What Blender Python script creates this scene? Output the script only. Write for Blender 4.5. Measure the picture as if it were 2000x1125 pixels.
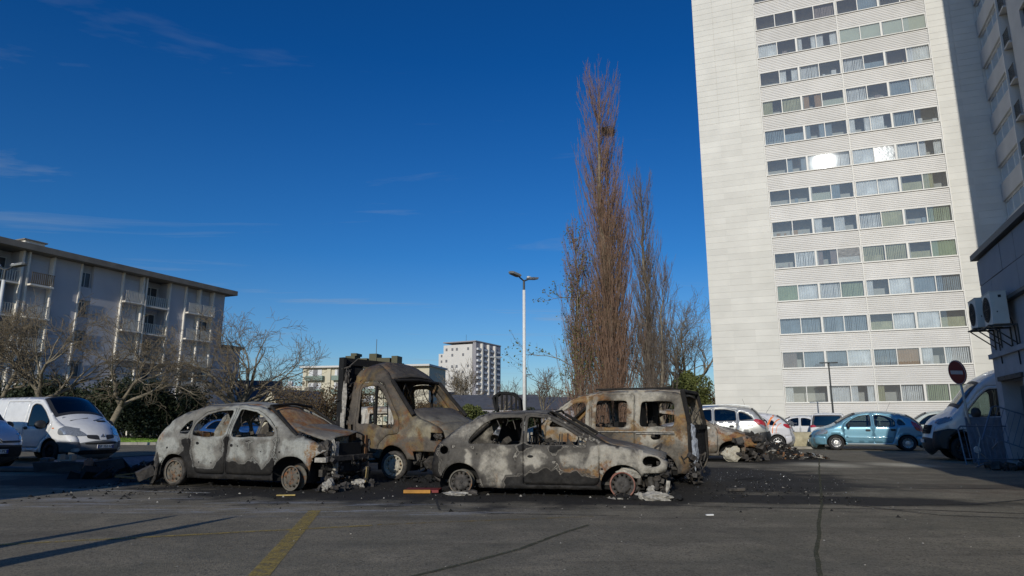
import bpy, bmesh, math, random
import numpy as np
from mathutils import Vector, Matrix
from mathutils.geometry import delaunay_2d_cdt
from mathutils.bvhtree import BVHTree
R = math.radians
sc = bpy.context.scene
for o in list(bpy.data.objects): bpy.data.objects.remove(o)
COL = sc.collection

# ---------------------------------------------------------------- camera
cam = bpy.data.cameras.new('camera'); camo = bpy.data.objects.new('camera', cam); COL.objects.link(camo)
cam.sensor_width = 36; cam.lens = 36*1298/2000
cam.clip_start = 0.05; cam.clip_end = 3000
camo.location = (0, 0, 1.2); camo.rotation_euler = (R(90+11.4), 0, 0)
sc.camera = camo

# ---------------------------------------------------------------- sky and sun
SUN_AZ, SUN_EL = 196.5, 20.0          # clockwise from +Y; the sun stands behind the camera, a little to its left
w = bpy.data.worlds.new('World'); sc.world = w; w.use_nodes = True
nt = w.node_tree; nt.nodes.clear(); N = nt.nodes.new; L = nt.links.new
out = N('ShaderNodeOutputWorld'); bg = N('ShaderNodeBackground')
sky = N('ShaderNodeTexSky'); sky.sky_type = 'NISHITA'; sky.sun_disc = False
sky.sun_elevation = R(SUN_EL); sky.sun_rotation = R(SUN_AZ)
sky.air_density = 1.0; sky.dust_density = 0.35; sky.ozone_density = 4.5; sky.altitude = 200
gm = N('ShaderNodeGamma'); gm.inputs[1].default_value = 1.12
tint = N('ShaderNodeMix'); tint.data_type = 'RGBA'; tint.blend_type = 'MULTIPLY'; tint.inputs[0].default_value = 1
L(sky.outputs[0], gm.inputs[0]); L(gm.outputs[0], tint.inputs[6])
tc = N('ShaderNodeTexCoord'); sx = N('ShaderNodeSeparateXYZ'); L(tc.outputs['Generated'], sx.inputs[0])
tr_ = N('ShaderNodeValToRGB'); L(sx.outputs[2], tr_.inputs[0]); tr_.color_ramp.elements[0].position = .02; tr_.color_ramp.elements[0].color = (.86,.86,.88,1)
tr_.color_ramp.elements[1].position = .50; tr_.color_ramp.elements[1].color = (.07,.56,.98,1)
e_ = tr_.color_ramp.elements.new(.24); e_.color = (.24,.66,.95,1); e_ = tr_.color_ramp.elements.new(.11); e_.color = (.55,.76,.90,1); L(tr_.outputs[0], tint.inputs[7])
def mth(op, a, b=None, c=None):
    n = N('ShaderNodeMath'); n.operation = op
    for i, v in enumerate((a, b, c)):
        if v is None: continue
        if isinstance(v, (int, float)): n.inputs[i].default_value = v
        else: L(v, n.inputs[i])
    return n.outputs[0]
zc = mth('MAXIMUM', sx.outputs[2], 0.03)
cx = mth('DIVIDE', sx.outputs[0], zc); cy = mth('DIVIDE', sx.outputs[1], zc)
cmb = N('ShaderNodeCombineXYZ'); L(mth('MULTIPLY', cx, .35), cmb.inputs[0]); L(mth('MULTIPLY', cy, 1.3), cmb.inputs[1])
nz = N('ShaderNodeTexNoise'); nz.inputs['Scale'].default_value = .95; nz.inputs['Detail'].default_value = 7
nz.inputs['Roughness'].default_value = .62; nz.inputs['Distortion'].default_value = .6; L(cmb.outputs[0], nz.inputs[0])
mr = N('ShaderNodeMapRange'); mr.inputs[1].default_value = .575; mr.inputs[2].default_value = .78; mr.inputs[4].default_value = .70; L(nz.outputs[0], mr.inputs[0])
cmask = mth('MULTIPLY', mr.outputs[0], mth('SUBTRACT', 1.15, mth('MULTIPLY', sx.outputs[2], 1.3)))
cm = N('ShaderNodeMix'); cm.data_type = 'RGBA'; L(cmask, cm.inputs[0]); L(tint.outputs[2], cm.inputs[6])
cm.inputs[7].default_value = (3.6, 4.4, 5.4, 1)
L(cm.outputs[2], bg.inputs[0]); bg.inputs[1].default_value = 0.085
L(bg.outputs[0], out.inputs[0])
sl = bpy.data.lights.new('sun', 'SUN'); sl.energy = 3.3; sl.angle = R(.5); sl.color = (1, .94, .83)
so = bpy.data.objects.new('sun', sl); COL.objects.link(so)
sd = Vector((math.sin(R(SUN_AZ))*math.cos(R(SUN_EL)), math.cos(R(SUN_AZ))*math.cos(R(SUN_EL)), math.sin(R(SUN_EL))))
so.rotation_euler = sd.to_track_quat('Z', 'Y').to_euler(); so.location = (0, 0, 60)
sc.view_settings.view_transform = 'Standard'; sc.view_settings.look = 'None'
sc.view_settings.exposure = -0.15; sc.view_settings.gamma = 1; sc.view_settings.use_curve_mapping = False

# ---------------------------------------------------------------- object helpers
def link(name, data, parent=None):
    o = bpy.data.objects.new(name, data); COL.objects.link(o)
    if parent is not None: o.parent = parent
    return o
def tag(o, label=None, cat=None, group=None, kind=None):
    if label: o['label'] = label
    if cat: o['category'] = cat
    if group: o['group'] = group
    if kind: o['kind'] = kind
    return o
def thing(name, label, cat, loc=(0,0,0), az=None, rotz=0, group=None):
    """Empty at the thing's base; az = heading of local +x, clockwise from +Y."""
    o = link(name, None); o.empty_display_size = .2
    o.location = loc; o.rotation_euler = (0, 0, R(90-az) if az is not None else rotz)
    return tag(o, label, cat, group)
def pyd(name, v, f, mat, parent=None, smooth=False, kind=None):
    me = bpy.data.meshes.new(name); me.from_pydata([tuple(map(float, p)) for p in v], [], [tuple(map(int, q)) for q in f])
    mats = mat if isinstance(mat, (list, tuple)) else [mat]
    for m in mats: me.materials.append(m)
    if smooth: me.polygons.foreach_set('use_smooth', [True]*len(me.polygons))
    me.update()
    o = link(name, me, parent)
    if kind: o['kind'] = kind
    return o
class MB:
    """collects simple shapes into one mesh"""
    def __init__(s): s.v = []; s.f = []
    def add(s, v, f):
        n = len(s.v); s.v += [tuple(p) for p in v]; s.f += [tuple(i+n for i in q) for q in f]; return s
    def box(s, x0, x1, y0, y1, z0, z1, M=None):
        v = [Vector(p) for p in ((x0,y0,z0),(x1,y0,z0),(x1,y1,z0),(x0,y1,z0),(x0,y0,z1),(x1,y0,z1),(x1,y1,z1),(x0,y1,z1))]
        if M is not None: v = [M @ p for p in v]
        return s.add(v, [(0,3,2,1),(4,5,6,7),(0,1,5,4),(1,2,6,5),(2,3,7,6),(3,0,4,7)])
    def bar(s, a, b, r, n=6, r2=None):
        a, b = Vector(a), Vector(b); r2 = r if r2 is None else r2
        d = (b-a); 
        if d.length < 1e-6: return s
        d.normalize(); u = d.orthogonal().normalized(); w_ = d.cross(u)
        v = []
        for i in range(n):
            t = 2*math.pi*i/n; q = u*math.cos(t)+w_*math.sin(t); v.append(a+q*r)
        for i in range(n):
            t = 2*math.pi*i/n; q = u*math.cos(t)+w_*math.sin(t); v.append(b+q*r2)
        f = [(i, (i+1) % n, n+(i+1) % n, n+i) for i in range(n)]
        f.append(tuple(range(n))[::-1]); f.append(tuple(range(n, 2*n)))
        return s.add(v, f)
    def path(s, pts, r, n=6):
        for a, b in zip(pts, pts[1:]): s.bar(a, b, r, n)
        return s
    def lathe(s, prof, n=32, axis='z', M=None):
        v = []; f = []; m = len(prof)
        for i in range(n):
            t = 2*math.pi*i/n; c, q = math.cos(t), math.sin(t)
            for r, h in prof:
                p = Vector((r*c, r*q, h)) if axis == 'z' else Vector((r*c, h, r*q))
                v.append(M @ p if M is not None else p)
        for i in range(n):
            for j in range(m-1):
                a = i*m+j; b = ((i+1) % n)*m+j
                f.append((a, b, b+1, a+1) if axis == 'z' else (a, a+1, b+1, b))
        return s.add(v, f)
    def build(s, name, mat, parent=None, smooth=False, bevel=0, kind=None):
        o = pyd(name, s.v, s.f, mat, parent, smooth, kind)
        if bevel:
            m = o.modifiers.new('b', 'BEVEL'); m.width = bevel; m.segments = 2; m.limit_method = 'ANGLE'
            m.harden_normals = False
        return o
def box(name, x0, x1, y0, y1, z0, z1, mat, parent=None, bevel=0):
    return MB().box(x0, x1, y0, y1, z0, z1).build(name, mat, parent, bevel=bevel)
def copies(src, parent, locs, scale=None):
    """cheap copies of one mesh part at other places under the same parent"""
    res = []
    for i, l in enumerate(locs):
        o = src.copy(); COL.objects.link(o); o.parent = parent; o.location = l
        if scale: o.scale = scale[i] if isinstance(scale, list) else scale
        res.append(o)
    return res
def dup(src, loc, az=None, label=None, group=None, scale=None):
    r = src.copy(); COL.objects.link(r); r.location = loc
    if az is not None: r.rotation_euler = (0, 0, R(90-az))
    if label: r['label'] = label
    if group: r['group'] = group
    if scale: r.scale = scale
    for ch in list(src.children):
        c = ch.copy(); COL.objects.link(c); c.parent = r
        for g in list(ch.children):
            d = g.copy(); COL.objects.link(d); d.parent = c
    return r

# ---------------------------------------------------------------- materials
MATS = {}
def newmat(name):
    m = bpy.data.materials.new(name); m.use_nodes = True; t = m.node_tree; t.nodes.clear(); MATS[name] = m
    return m, t, t.nodes.new, t.links.new
def plain(name, col, rough=.7, metal=0, var=.12, scale=6, bump=0, bscale=60, spec=.4, coat=0, dirt=0, dirtcol=(.05,.045,.035), coords='Object', var2=0):
    m, t, n, l = newmat(name)
    o = n('ShaderNodeOutputMaterial'); p = n('ShaderNodeBsdfPrincipled'); l(p.outputs[0], o.inputs[0])
    p.inputs['Roughness'].default_value = rough; p.inputs['Metallic'].default_value = metal
    p.inputs['Specular IOR Level'].default_value = spec; p.inputs['Coat Weight'].default_value = coat
    p.inputs['Coat Roughness'].default_value = .05
    c = n('ShaderNodeTexCoord')
    if coords == 'World': c = n('ShaderNodeNewGeometry'); coords = 'Position'
    nz = n('ShaderNodeTexNoise'); nz.inputs['Scale'].default_value = scale; nz.inputs['Detail'].default_value = 6
    l(c.outputs[coords], nz.inputs[0])
    a = n('ShaderNodeMapRange'); a.inputs[1].default_value = .3; a.inputs[2].default_value = .7
    a.inputs[3].default_value = 1-var; a.inputs[4].default_value = 1+var; l(nz.outputs[0], a.inputs[0])
    mu = n('ShaderNodeMix'); mu.data_type = 'RGBA'; mu.blend_type = 'MULTIPLY'; mu.inputs[0].default_value = 1
    mu.inputs[6].default_value = (*col, 1); l(a.outputs[0], mu.inputs[7])
    last = mu.outputs[2]
    if var2:
        oi = n('ShaderNodeObjectInfo'); rr_ = n('ShaderNodeMapRange'); rr_.inputs[3].default_value = 1-var2; rr_.inputs[4].default_value = 1+var2*.4; l(oi.outputs['Random'], rr_.inputs[0])
        mo = n('ShaderNodeMix'); mo.data_type = 'RGBA'; mo.blend_type = 'MULTIPLY'; mo.inputs[0].default_value = 1; l(last, mo.inputs[6]); l(rr_.outputs[0], mo.inputs[7]); last = mo.outputs[2]
    if dirt:
        n2 = n('ShaderNodeTexNoise'); n2.inputs['Scale'].default_value = scale*.37; n2.inputs['Detail'].default_value = 9; n2.inputs['Roughness'].default_value = .7
        l(c.outputs[coords], n2.inputs[0]); r2 = n('ShaderNodeMapRange'); r2.inputs[1].default_value = .48; r2.inputs[2].default_value = .75; r2.inputs[4].default_value = dirt
        l(n2.outputs[0], r2.inputs[0]); mx = n('ShaderNodeMix'); mx.data_type = 'RGBA'; l(r2.outputs[0], mx.inputs[0]); l(last, mx.inputs[6]); mx.inputs[7].default_value = (*dirtcol, 1)
        last = mx.outputs[2]
    l(last, p.inputs['Base Color'])
    if bump:
        n3 = n('ShaderNodeTexNoise'); n3.inputs['Scale'].default_value = bscale; n3.inputs['Detail'].default_value = 5; l(c.outputs[coords], n3.inputs[0])
        b = n('ShaderNodeBump'); b.inputs['Strength'].default_value = bump; b.inputs['Distance'].default_value = .02; l(n3.outputs[0], b.inputs['Height']); l(b.outputs[0], p.inputs['Normal'])
    return m
def glassmat(name, tintc=(.75,.8,.8), refl=(1,1,1), rough=.02, trans=.75, bump=0, bscale=8, veil=0):
    """thin glazing: a fresnel mix of a tinted see-through sheet and a mirror"""
    m, t, n, l = newmat(name)
    o = n('ShaderNodeOutputMaterial'); mx = n('ShaderNodeMixShader'); tr = n('ShaderNodeBsdfTransparent'); gl = n('ShaderNodeBsdfGlossy')
    tr.inputs[0].default_value = tuple(x*trans for x in tintc)+(1,); gl.inputs[0].default_value = (*refl, 1); gl.inputs['Roughness'].default_value = rough
    fr = n('ShaderNodeFresnel'); fr.inputs[0].default_value = 1.75
    l(fr.outputs[0], mx.inputs[0]); base_ = tr.outputs[0]
    if veil:
        df = n('ShaderNodeBsdfDiffuse'); df.inputs[0].default_value = (.6,.6,.6,1); mv = n('ShaderNodeMixShader'); mv.inputs[0].default_value = veil; l(tr.outputs[0], mv.inputs[1]); l(df.outputs[0], mv.inputs[2]); base_ = mv.outputs[0]
    l(base_, mx.inputs[1]); l(gl.outputs[0], mx.inputs[2]); l(mx.outputs[0], o.inputs[0])
    if bump:
        c = n('ShaderNodeNewGeometry'); n3 = n('ShaderNodeTexNoise'); n3.inputs['Scale'].default_value = bscale; n3.inputs['Detail'].default_value = 3; l(c.outputs['Position'], n3.inputs[0])
        b = n('ShaderNodeBump'); b.inputs['Strength'].default_value = bump; b.inputs['Distance'].default_value = .02; l(n3.outputs[0], b.inputs['Height']); l(b.outputs[0], gl.inputs['Normal']); l(b.outputs[0], fr.inputs['Normal'])
    return m
def emis(name, col, s):
    m, t, n, l = newmat(name); o = n('ShaderNodeOutputMaterial'); e = n('ShaderNodeEmission'); e.inputs[0].default_value = (*col,1); e.inputs[1].default_value = s; l(e.outputs[0], o.inputs[0]); return m

def burnt(name, rust=.3, pale=(.40,.375,.32), mid=(.17,.155,.135), lines=True, ochre=(.30,.17,.055), orange=(.24,.085,.025), bias=0., rscale=1.1, seed=0., soot=.6):
    """fire damaged sheet metal: char, burnt off primer with tide lines, pale oxide and rust, driven by the panel wear attribute"""
    m, t, n, l = newmat(name)
    def noise(sc_, det=6, vec=None, rg=.55, dist=0):
        q = n('ShaderNodeTexNoise'); q.inputs['Scale'].default_value = sc_; q.inputs['Detail'].default_value = det; q.inputs['Roughness'].default_value = rg; q.inputs['Distortion'].default_value = dist
        l(vec if vec is not None else mp.outputs[0], q.inputs[0]); return q
    def mt(op, a, b):
        q = n('ShaderNodeMath'); q.operation = op
        for i, v in enumerate((a, b)):
            if isinstance(v, (int, float)): q.inputs[i].default_value = v
            else: l(v, q.inputs[i])
        return q.outputs[0]
    def mix(fac, a, b, mode='MIX'):
        q = n('ShaderNodeMix'); q.data_type = 'RGBA'; q.blend_type = mode
        for i, v in ((0, fac), (6, a), (7, b)):
            if isinstance(v, (int, float)): q.inputs[i].default_value = v
            elif isinstance(v, tuple): q.inputs[i].default_value = (*v, 1)
            else: l(v, q.inputs[i])
        return q.outputs[2]
    def rng_(v, a, b, c=0, d=1):
        q = n('ShaderNodeMapRange'); q.interpolation_type = 'SMOOTHSTEP'
        for i, x in enumerate((v, a, b, c, d)):
            if isinstance(x, (int, float)): q.inputs[i].default_value = x
            else: l(x, q.inputs[i])
        return q.outputs[0]
    o = n('ShaderNodeOutputMaterial'); p = n('ShaderNodeBsdfPrincipled'); l(p.outputs[0], o.inputs[0])
    c = n('ShaderNodeTexCoord'); mp = n('ShaderNodeMapping'); mp.inputs['Location'].default_value = (seed, seed*.7, seed*.3); l(c.outputs['Object'], mp.inputs[0])
    at = n('ShaderNodeAttribute'); at.attribute_name = 'wear'
    n1 = noise(2.2, 5, dist=.5); n2 = noise(8, 6); n3 = noise(30, 5)
    f = mt('ADD', at.outputs['Fac'], mt('MULTIPLY', mt('SUBTRACT', n1.outputs[0], .5), .50))
    f = mt('ADD', f, mt('MULTIPLY', mt('SUBTRACT', n2.outputs[0], .5), .30))
    f = mt('ADD', f, bias)
    cr = n('ShaderNodeValToRGB'); el = cr.color_ramp.elements
    blk = (.016,.015,.014); dk = (.045,.04,.036); lt = tuple(x*.95 for x in pale)
    stops = [(0, blk), (.20, blk), (.25, dk)]
    if lines: stops += [(.272, lt), (.29, dk), (.325, mid), (.345, lt), (.362, dk), (.41, mid)]
    else: stops += [(.38, mid)]
    stops += [(.55, tuple(x*1.35 for x in mid)), (.66, pale), (.80, tuple(x*1.08 for x in pale)), (1, tuple(x*.62 for x in pale))]
    while len(el) < len(stops): el.new(.5)
    for e, (ps, cc) in zip(el, stops): e.position = ps; e.color = (*cc, 1)
    l(f, cr.inputs[0]); col = cr.outputs[0]
    if rust:
        r1 = noise(rscale, 7, rg=.62, dist=.8); r2 = noise(5, 6)
        rc = mix(rng_(r2.outputs[0], .42, .62), ochre, orange)
        rc = mix(rng_(n3.outputs[0], .45, .7, 0, .7), rc, (.07,.045,.03))
        rf = rng_(mt('ADD', r1.outputs[0], mt('MULTIPLY', mt('SUBTRACT', n3.outputs[0], .5), .25)), .62-rust*.34, .70-rust*.2, 0, .92)
        rf = mt('MULTIPLY', rf, rng_(f, .15, .45))
        col = mix(rf, col, rc)
    s1 = noise(3.2, 9, rg=.7)
    col = mix(rng_(s1.outputs[0], .60-.2*soot, .74, 0, soot), col, (.042,.038,.034))
    col = mix(.55, col, mix(1, col, mix(n3.outputs[0], (.35,.35,.35), (1.6,1.6,1.6)), 'MULTIPLY'))
    l(col, p.inputs['Base Color'])
    l(rng_(n2.outputs[0], .3, .7, .62, .95), p.inputs['Roughness']); p.inputs['Specular IOR Level'].default_value = .25
    b = n('ShaderNodeBump'); b.inputs['Strength'].default_value = .6; b.inputs['Distance'].default_value = .02
    n4 = noise(14, 8, rg=.65); l(mt('ADD', n4.outputs[0], mt('MULTIPLY', n1.outputs[0], 2.5)), b.inputs['Height']); l(b.outputs[0], p.inputs['Normal'])
    return m

M_conc = plain('concrete', (.30,.28,.24), .9, var=.2, scale=3, bump=.3, bscale=30, dirt=.5, dirtcol=(.10,.09,.05))
M_black = plain('char_black', (.018,.017,.016), .8, var=.5, scale=20, bump=.5, bscale=40)
M_soot = plain('soot_metal', (.05,.046,.042), .75, var=.6, scale=14, bump=.4, bscale=30, dirt=.6, dirtcol=(.16,.13,.10))
M_ash = plain('ash_pale', (.36,.34,.30), .95, var=.4, scale=18, bump=.8, bscale=40, dirt=.5)
M_rustm = plain('rust_metal', (.20,.10,.045), .85, var=.4, scale=9, bump=.5, bscale=40, dirt=.6, dirtcol=(.05,.035,.03))
M_rim = plain('wheel_silver', (.55,.55,.54), .35, .7, var=.05)
M_tyre = plain('tyre_rubber', (.022,.022,.022), .85, var=.3, scale=12)
M_plastic = plain('dark_plastic', (.030,.031,.033), .55, var=.1)
M_inter = plain('car_interior', (.035,.035,.038), .8)
M_under = plain('underbody', (.01,.01,.01), .9)
M_cglass = glassmat('car_glass', (.55,.66,.64), rough=.015, trans=.62)
M_cglassd = glassmat('dark_car_glass', (.25,.32,.32), rough=.02, trans=.35)
M_lens = plain('lamp_lens', (.30,.32,.33), .12, .35, var=.25, scale=30, spec=.8, coat=1)
M_red = plain('tail_lamp_red', (.42,.02,.02), .2, spec=.7, coat=1, var=.2, scale=30)
M_whitep = plain('white_van_paint', (.74,.74,.72), .3, var=.04, coat=.5, dirt=.18, dirtcol=(.30,.29,.26))
M_white = plain('white_paint', (.72,.72,.70), .5, var=.05)
M_galv = plain('galvanised_steel', (.40,.42,.42), .45, .6, var=.15)
M_pole = plain('white_pole_paint', (.74,.74,.70), .45, var=.06)
M_darkmetal = plain('dark_lamp_metal', (.06,.065,.065), .5, .3)
M_orange = plain('orange_vinyl', (.75,.19,.03), .4)
M_text = plain('black_print', (.02,.02,.02), .6)
M_chrome = plain('chrome_badge', (.6,.6,.6), .2, .9, var=0)
def text(name, s, size, mat, parent, M, ext=.002):
    cu = bpy.data.curves.new(name, 'FONT'); cu.body = s; cu.size = size; cu.extrude = ext; cu.align_x = 'CENTER'; cu.align_y = 'CENTER'
    cu.materials.append(mat); tmp = bpy.data.objects.new('t', cu)
    me = bpy.data.meshes.new_from_object(tmp); bpy.data.objects.remove(tmp); me.transform(M)
    if not me.materials: me.materials.append(mat)
    return link(name, me, parent)
# ================================================================ ground
def ground_mat():
    m, t, n, l = newmat('asphalt')
    def mt(op, a, b=0.):
        q = n('ShaderNodeMath'); q.operation = op
        for i, v in enumerate((a, b)):
            if isinstance(v, (int, float)): q.inputs[i].default_value = v
            else: l(v, q.inputs[i])
        return q.outputs[0]
    def mix(fac, a, b, mode='MIX'):
        q = n('ShaderNodeMix'); q.data_type = 'RGBA'; q.blend_type = mode
        for i, v in ((0, fac), (6, a), (7, b)):
            if isinstance(v, (int, float)): q.inputs[i].default_value = v
            elif isinstance(v, tuple): q.inputs[i].default_value = (*v, 1)
            else: l(v, q.inputs[i])
        return q.outputs[2]
    def sm(v, a, b, c=0, d=1):
        q = n('ShaderNodeMapRange'); q.interpolation_type = 'SMOOTHSTEP'
        for i, x in enumerate((v, a, b, c, d)):
            if isinstance(x, (int, float)): q.inputs[i].default_value = x
            else: l(x, q.inputs[i])
        return q.outputs[0]
    c = n('ShaderNodeTexCoord'); O = c.outputs['Object']
    def noise(s, det=6, rg=.55, sc3=None, dist=0):
        v = O
        if sc3:
            mp = n('ShaderNodeMapping'); mp.inputs['Scale'].default_value = sc3; l(O, mp.inputs[0]); v = mp.outputs[0]
        q = n('ShaderNodeTexNoise'); q.inputs['Scale'].default_value = s; q.inputs['Detail'].default_value = det; q.inputs['Roughness'].default_value = rg; q.inputs['Distortion'].default_value = dist
        l(v, q.inputs[0]); return q.outputs[0]
    def ell(cx, cy, rx, ry, az=0):
        mp = n('ShaderNodeMapping'); mp.vector_type = 'TEXTURE'; mp.inputs['Location'].default_value = (cx, cy, 0); mp.inputs['Rotation'].default_value = (0, 0, R(-az)); mp.inputs['Scale'].default_value = (rx, ry, 1)
        l(O, mp.inputs[0]); q = n('ShaderNodeVectorMath'); q.operation = 'LENGTH'; l(mp.outputs[0], q.inputs[0]); return q.outputs['Value']
    o = n('ShaderNodeOutputMaterial'); p = n('ShaderNodeBsdfPrincipled'); l(p.outputs[0], o.inputs[0])
    big = noise(.16, 5, dist=.6); med = noise(1.3, 6); fine = noise(28, 4, .7); grit = noise(110, 3, .8)
    base = mix(sm(big, .35, .65), (.275,.238,.165), (.205,.180,.132))
    base = mix(sm(med, .40, .68, 0, .55), base, (.37,.318,.228))
    streak = noise(.8, 6, .6, (.25, 2.2, 1)); base = mix(sm(streak, .46, .72, 0, .55), base, (.120,.104,.080))
    v = n('ShaderNodeTexVoronoi'); v.inputs['Scale'].default_value = 62; l(O, v.inputs[0])
    agg = sm(v.outputs['Distance'], .1, .55, 1.35, .62)
    base = mix(1, base, mix(fine, (.55,.55,.55), (1.45,1.45,1.45)), 'MULTIPLY')
    vc = n('ShaderNodeSeparateColor'); l(v.outputs['Color'], vc.inputs[0])
    base = mix(sm(vc.outputs[0], .86, .99, 0, .75), base, (.24,.22,.17))
    base = mix(sm(vc.outputs[1], .80, .99, 0, .6), base, (.03,.03,.028))
    base = mix(sm(noise(.55, 8, .72, None, .4), .44, .64, 0, .45), base, (.135,.128,.095)); base = mix(sm(noise(4.5, 8, .75), .50, .68, 0, .5), base, (.10,.092,.072))
    # square repair patches, slightly darker
    ptch = sm(ell(7.6, 13.2, 3.4, .55, 8), .92, 1.0, 1, 0)
    # moss in worn hollows to the right
    moss = mt('MULTIPLY', sm(noise(3.2, 7, .7), .55, .75), sm(ell(7, 9, 7, 6), .3, 1.1, .5, 0)); base = mix(moss, base, (.075,.078,.035))
    # burnt zone under and round the wrecks
    wob = mt('MULTIPLY', mt('SUBTRACT', noise(.9, 8, .65), .5), 1.5)
    d1 = mt('ADD', ell(-1.2, 12.9, 6.6, 2.9, 10), wob); d2 = mt('ADD', ell(4.2, 15.2, 3.4, 4.2, 0), wob); d3 = mt('ADD', ell(7.8, 22, 2.6, 2.2), wob)
    d4 = mt('ADD', ell(3.6, 11.1, 4.8, .75, 10), mt('MULTIPLY', wob, .8)); d5 = mt('ADD', ell(-8.5, 15.3, 3.0, 2.6), wob)
    bm_ = mt('MINIMUM', mt('MINIMUM', mt('MINIMUM', d1, d2), mt('MINIMUM', d3, d4)), d5)
    burn = sm(bm_, .72, 1.12, 1, 0)
    ashn = sm(noise(6, 9, .72), .56, .78)
    bc = mix(ashn, (.020,.019,.018), (.075,.070,.064)); bc = mix(sm(noise(30, 6, .7), .62, .8, 0, .8), bc, (.22,.21,.19))
    base = mix(mt('MULTIPLY', burn, .93), base, bc)
    # extinguisher powder: thin pale streaks
    pw = noise(1.5, 8, .68, (.45, 3.0, 1), .6); pz = noise(9, 6, .7)
    reg = sm(mt('MINIMUM', ell(-3.6, 9.9, 4.6, 1.1, 6), ell(-7.3, 10.6, 3.4, 1.2, 0)), .5, 1.0, 1, 0)
    pm = mt('MULTIPLY', mt('MULTIPLY', sm(pw, .50, .60), reg), sm(pz, .34, .52)); base = mix(mt('MULTIPLY', pm, .75), base, (.36,.37,.38))
    glint_reg = mt('MINIMUM', mt('ADD', ell(9.0, 19.6, 1.2, 1.5, 0), mt('MULTIPLY', wob, .35)), mt('ADD', ell(11.1, 19.6, 1.1, 1.4, 0), mt('MULTIPLY', wob, .35)))  # pale pools of sun thrown back by windows, painted into the asphalt colour
    base = mix(mt('MULTIPLY', sm(glint_reg, .1, 1.15, .8, 0), sm(noise(2.5, 7, .7), .25, .6, .5, 1)), base, (.72,.66,.50))
    reg3 = sm(ell(4.6, 16.6, 2.6, 1.0, 0), .4, 1.1, 1, 0)
    base = mix(mt('MULTIPLY', reg3, sm(noise(24, 5, .75), .58, .7, 0, .75)), base, (.33,.34,.33))
    # red brown rust wash at the right
    base = mix(mt('MULTIPLY', sm(ell(9.6, 12.4, 2.6, 1.9), .3, 1.1, .5, 0), sm(noise(2, 6), .35, .65)), base, (.13,.075,.05))
    base = mix(mt('MULTIPLY', ptch, .45), base, (.05,.047,.042))
    base = mix(1, base, mix(sm(agg, .5, 1.4), (.82,.82,.82), (1.18,1.18,1.18)), 'MULTIPLY')
    l(base, p.inputs['Base Color'])
    l(mt('SUBTRACT', .93, mt('MULTIPLY', burn, .1)), p.inputs['Roughness']); p.inputs['Specular IOR Level'].default_value = .22
    b = n('ShaderNodeBump'); b.inputs['Strength'].default_value = .7; b.inputs['Distance'].default_value = .008
    l(mt('ADD', mt('ADD', mt('MULTIPLY', agg, .6), mt('MULTIPLY', fine, 1.2)), mt('MULTIPLY', med, 4)), b.inputs['Height']); l(b.outputs[0], p.inputs['Normal'])
    return m
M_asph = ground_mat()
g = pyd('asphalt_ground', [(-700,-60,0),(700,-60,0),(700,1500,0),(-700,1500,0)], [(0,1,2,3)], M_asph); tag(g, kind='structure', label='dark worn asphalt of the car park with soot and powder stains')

def decalmat(name, col, lo, hi, scale=9, fine=60, mx=.9):
    """paint or moss worn through to the asphalt underneath"""
    m, t, n, l = newmat(name)
    o = n('ShaderNodeOutputMaterial'); p = n('ShaderNodeBsdfPrincipled'); tr = n('ShaderNodeBsdfTransparent'); ms = n('ShaderNodeMixShader')
    c = n('ShaderNodeTexCoord'); a = n('ShaderNodeTexNoise'); a.inputs['Scale'].default_value = scale; a.inputs['Detail'].default_value = 8; a.inputs['Roughness'].default_value = .7; l(c.outputs['Object'], a.inputs[0])
    b = n('ShaderNodeTexNoise'); b.inputs['Scale'].default_value = fine; b.inputs['Detail'].default_value = 3; l(c.outputs['Object'], b.inputs[0])
    ad = n('ShaderNodeMath'); ad.operation = 'MULTIPLY_ADD'; ad.inputs[1].default_value = .5; l(b.outputs[0], ad.inputs[0]); l(a.outputs[0], ad.inputs[2])
    r = n('ShaderNodeMapRange'); r.inputs[1].default_value = lo; r.inputs[2].default_value = hi; r.inputs[4].default_value = mx; l(ad.outputs[0], r.inputs[0])
    mu = n('ShaderNodeMix'); mu.data_type = 'RGBA'; l(b.outputs[0], mu.inputs[0]); mu.inputs[6].default_value = (*[x*.7 for x in col], 1); mu.inputs[7].default_value = (*[x*1.25 for x in col], 1)
    l(mu.outputs[2], p.inputs['Base Color']); p.inputs['Roughness'].default_value = .85
    l(r.outputs[0], ms.inputs[0]); l(tr.outputs[0], ms.inputs[1]); l(p.outputs[0], ms.inputs[2]); l(ms.outputs[0], o.inputs[0])
    return m
M_yel = decalmat('worn_yellow_paint', (.40,.29,.07), .56, .86)
M_yel2 = decalmat('very_worn_yellow_paint', (.36,.24,.06), .66, .95)
M_wht = decalmat('worn_white_paint', (.50,.50,.47), .60, .80)
M_crk = decalmat('mossy_crack', (.070,.070,.030), .55, .75, 14, 60, .75)
M_crkd = decalmat('tar_crack', (.035,.033,.03), .55, .74, 8, 60, .75)
M_dust = decalmat('pale_dust', (.34,.34,.33), .70, .95, 4, 40, .8)
random.seed(5)
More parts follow.
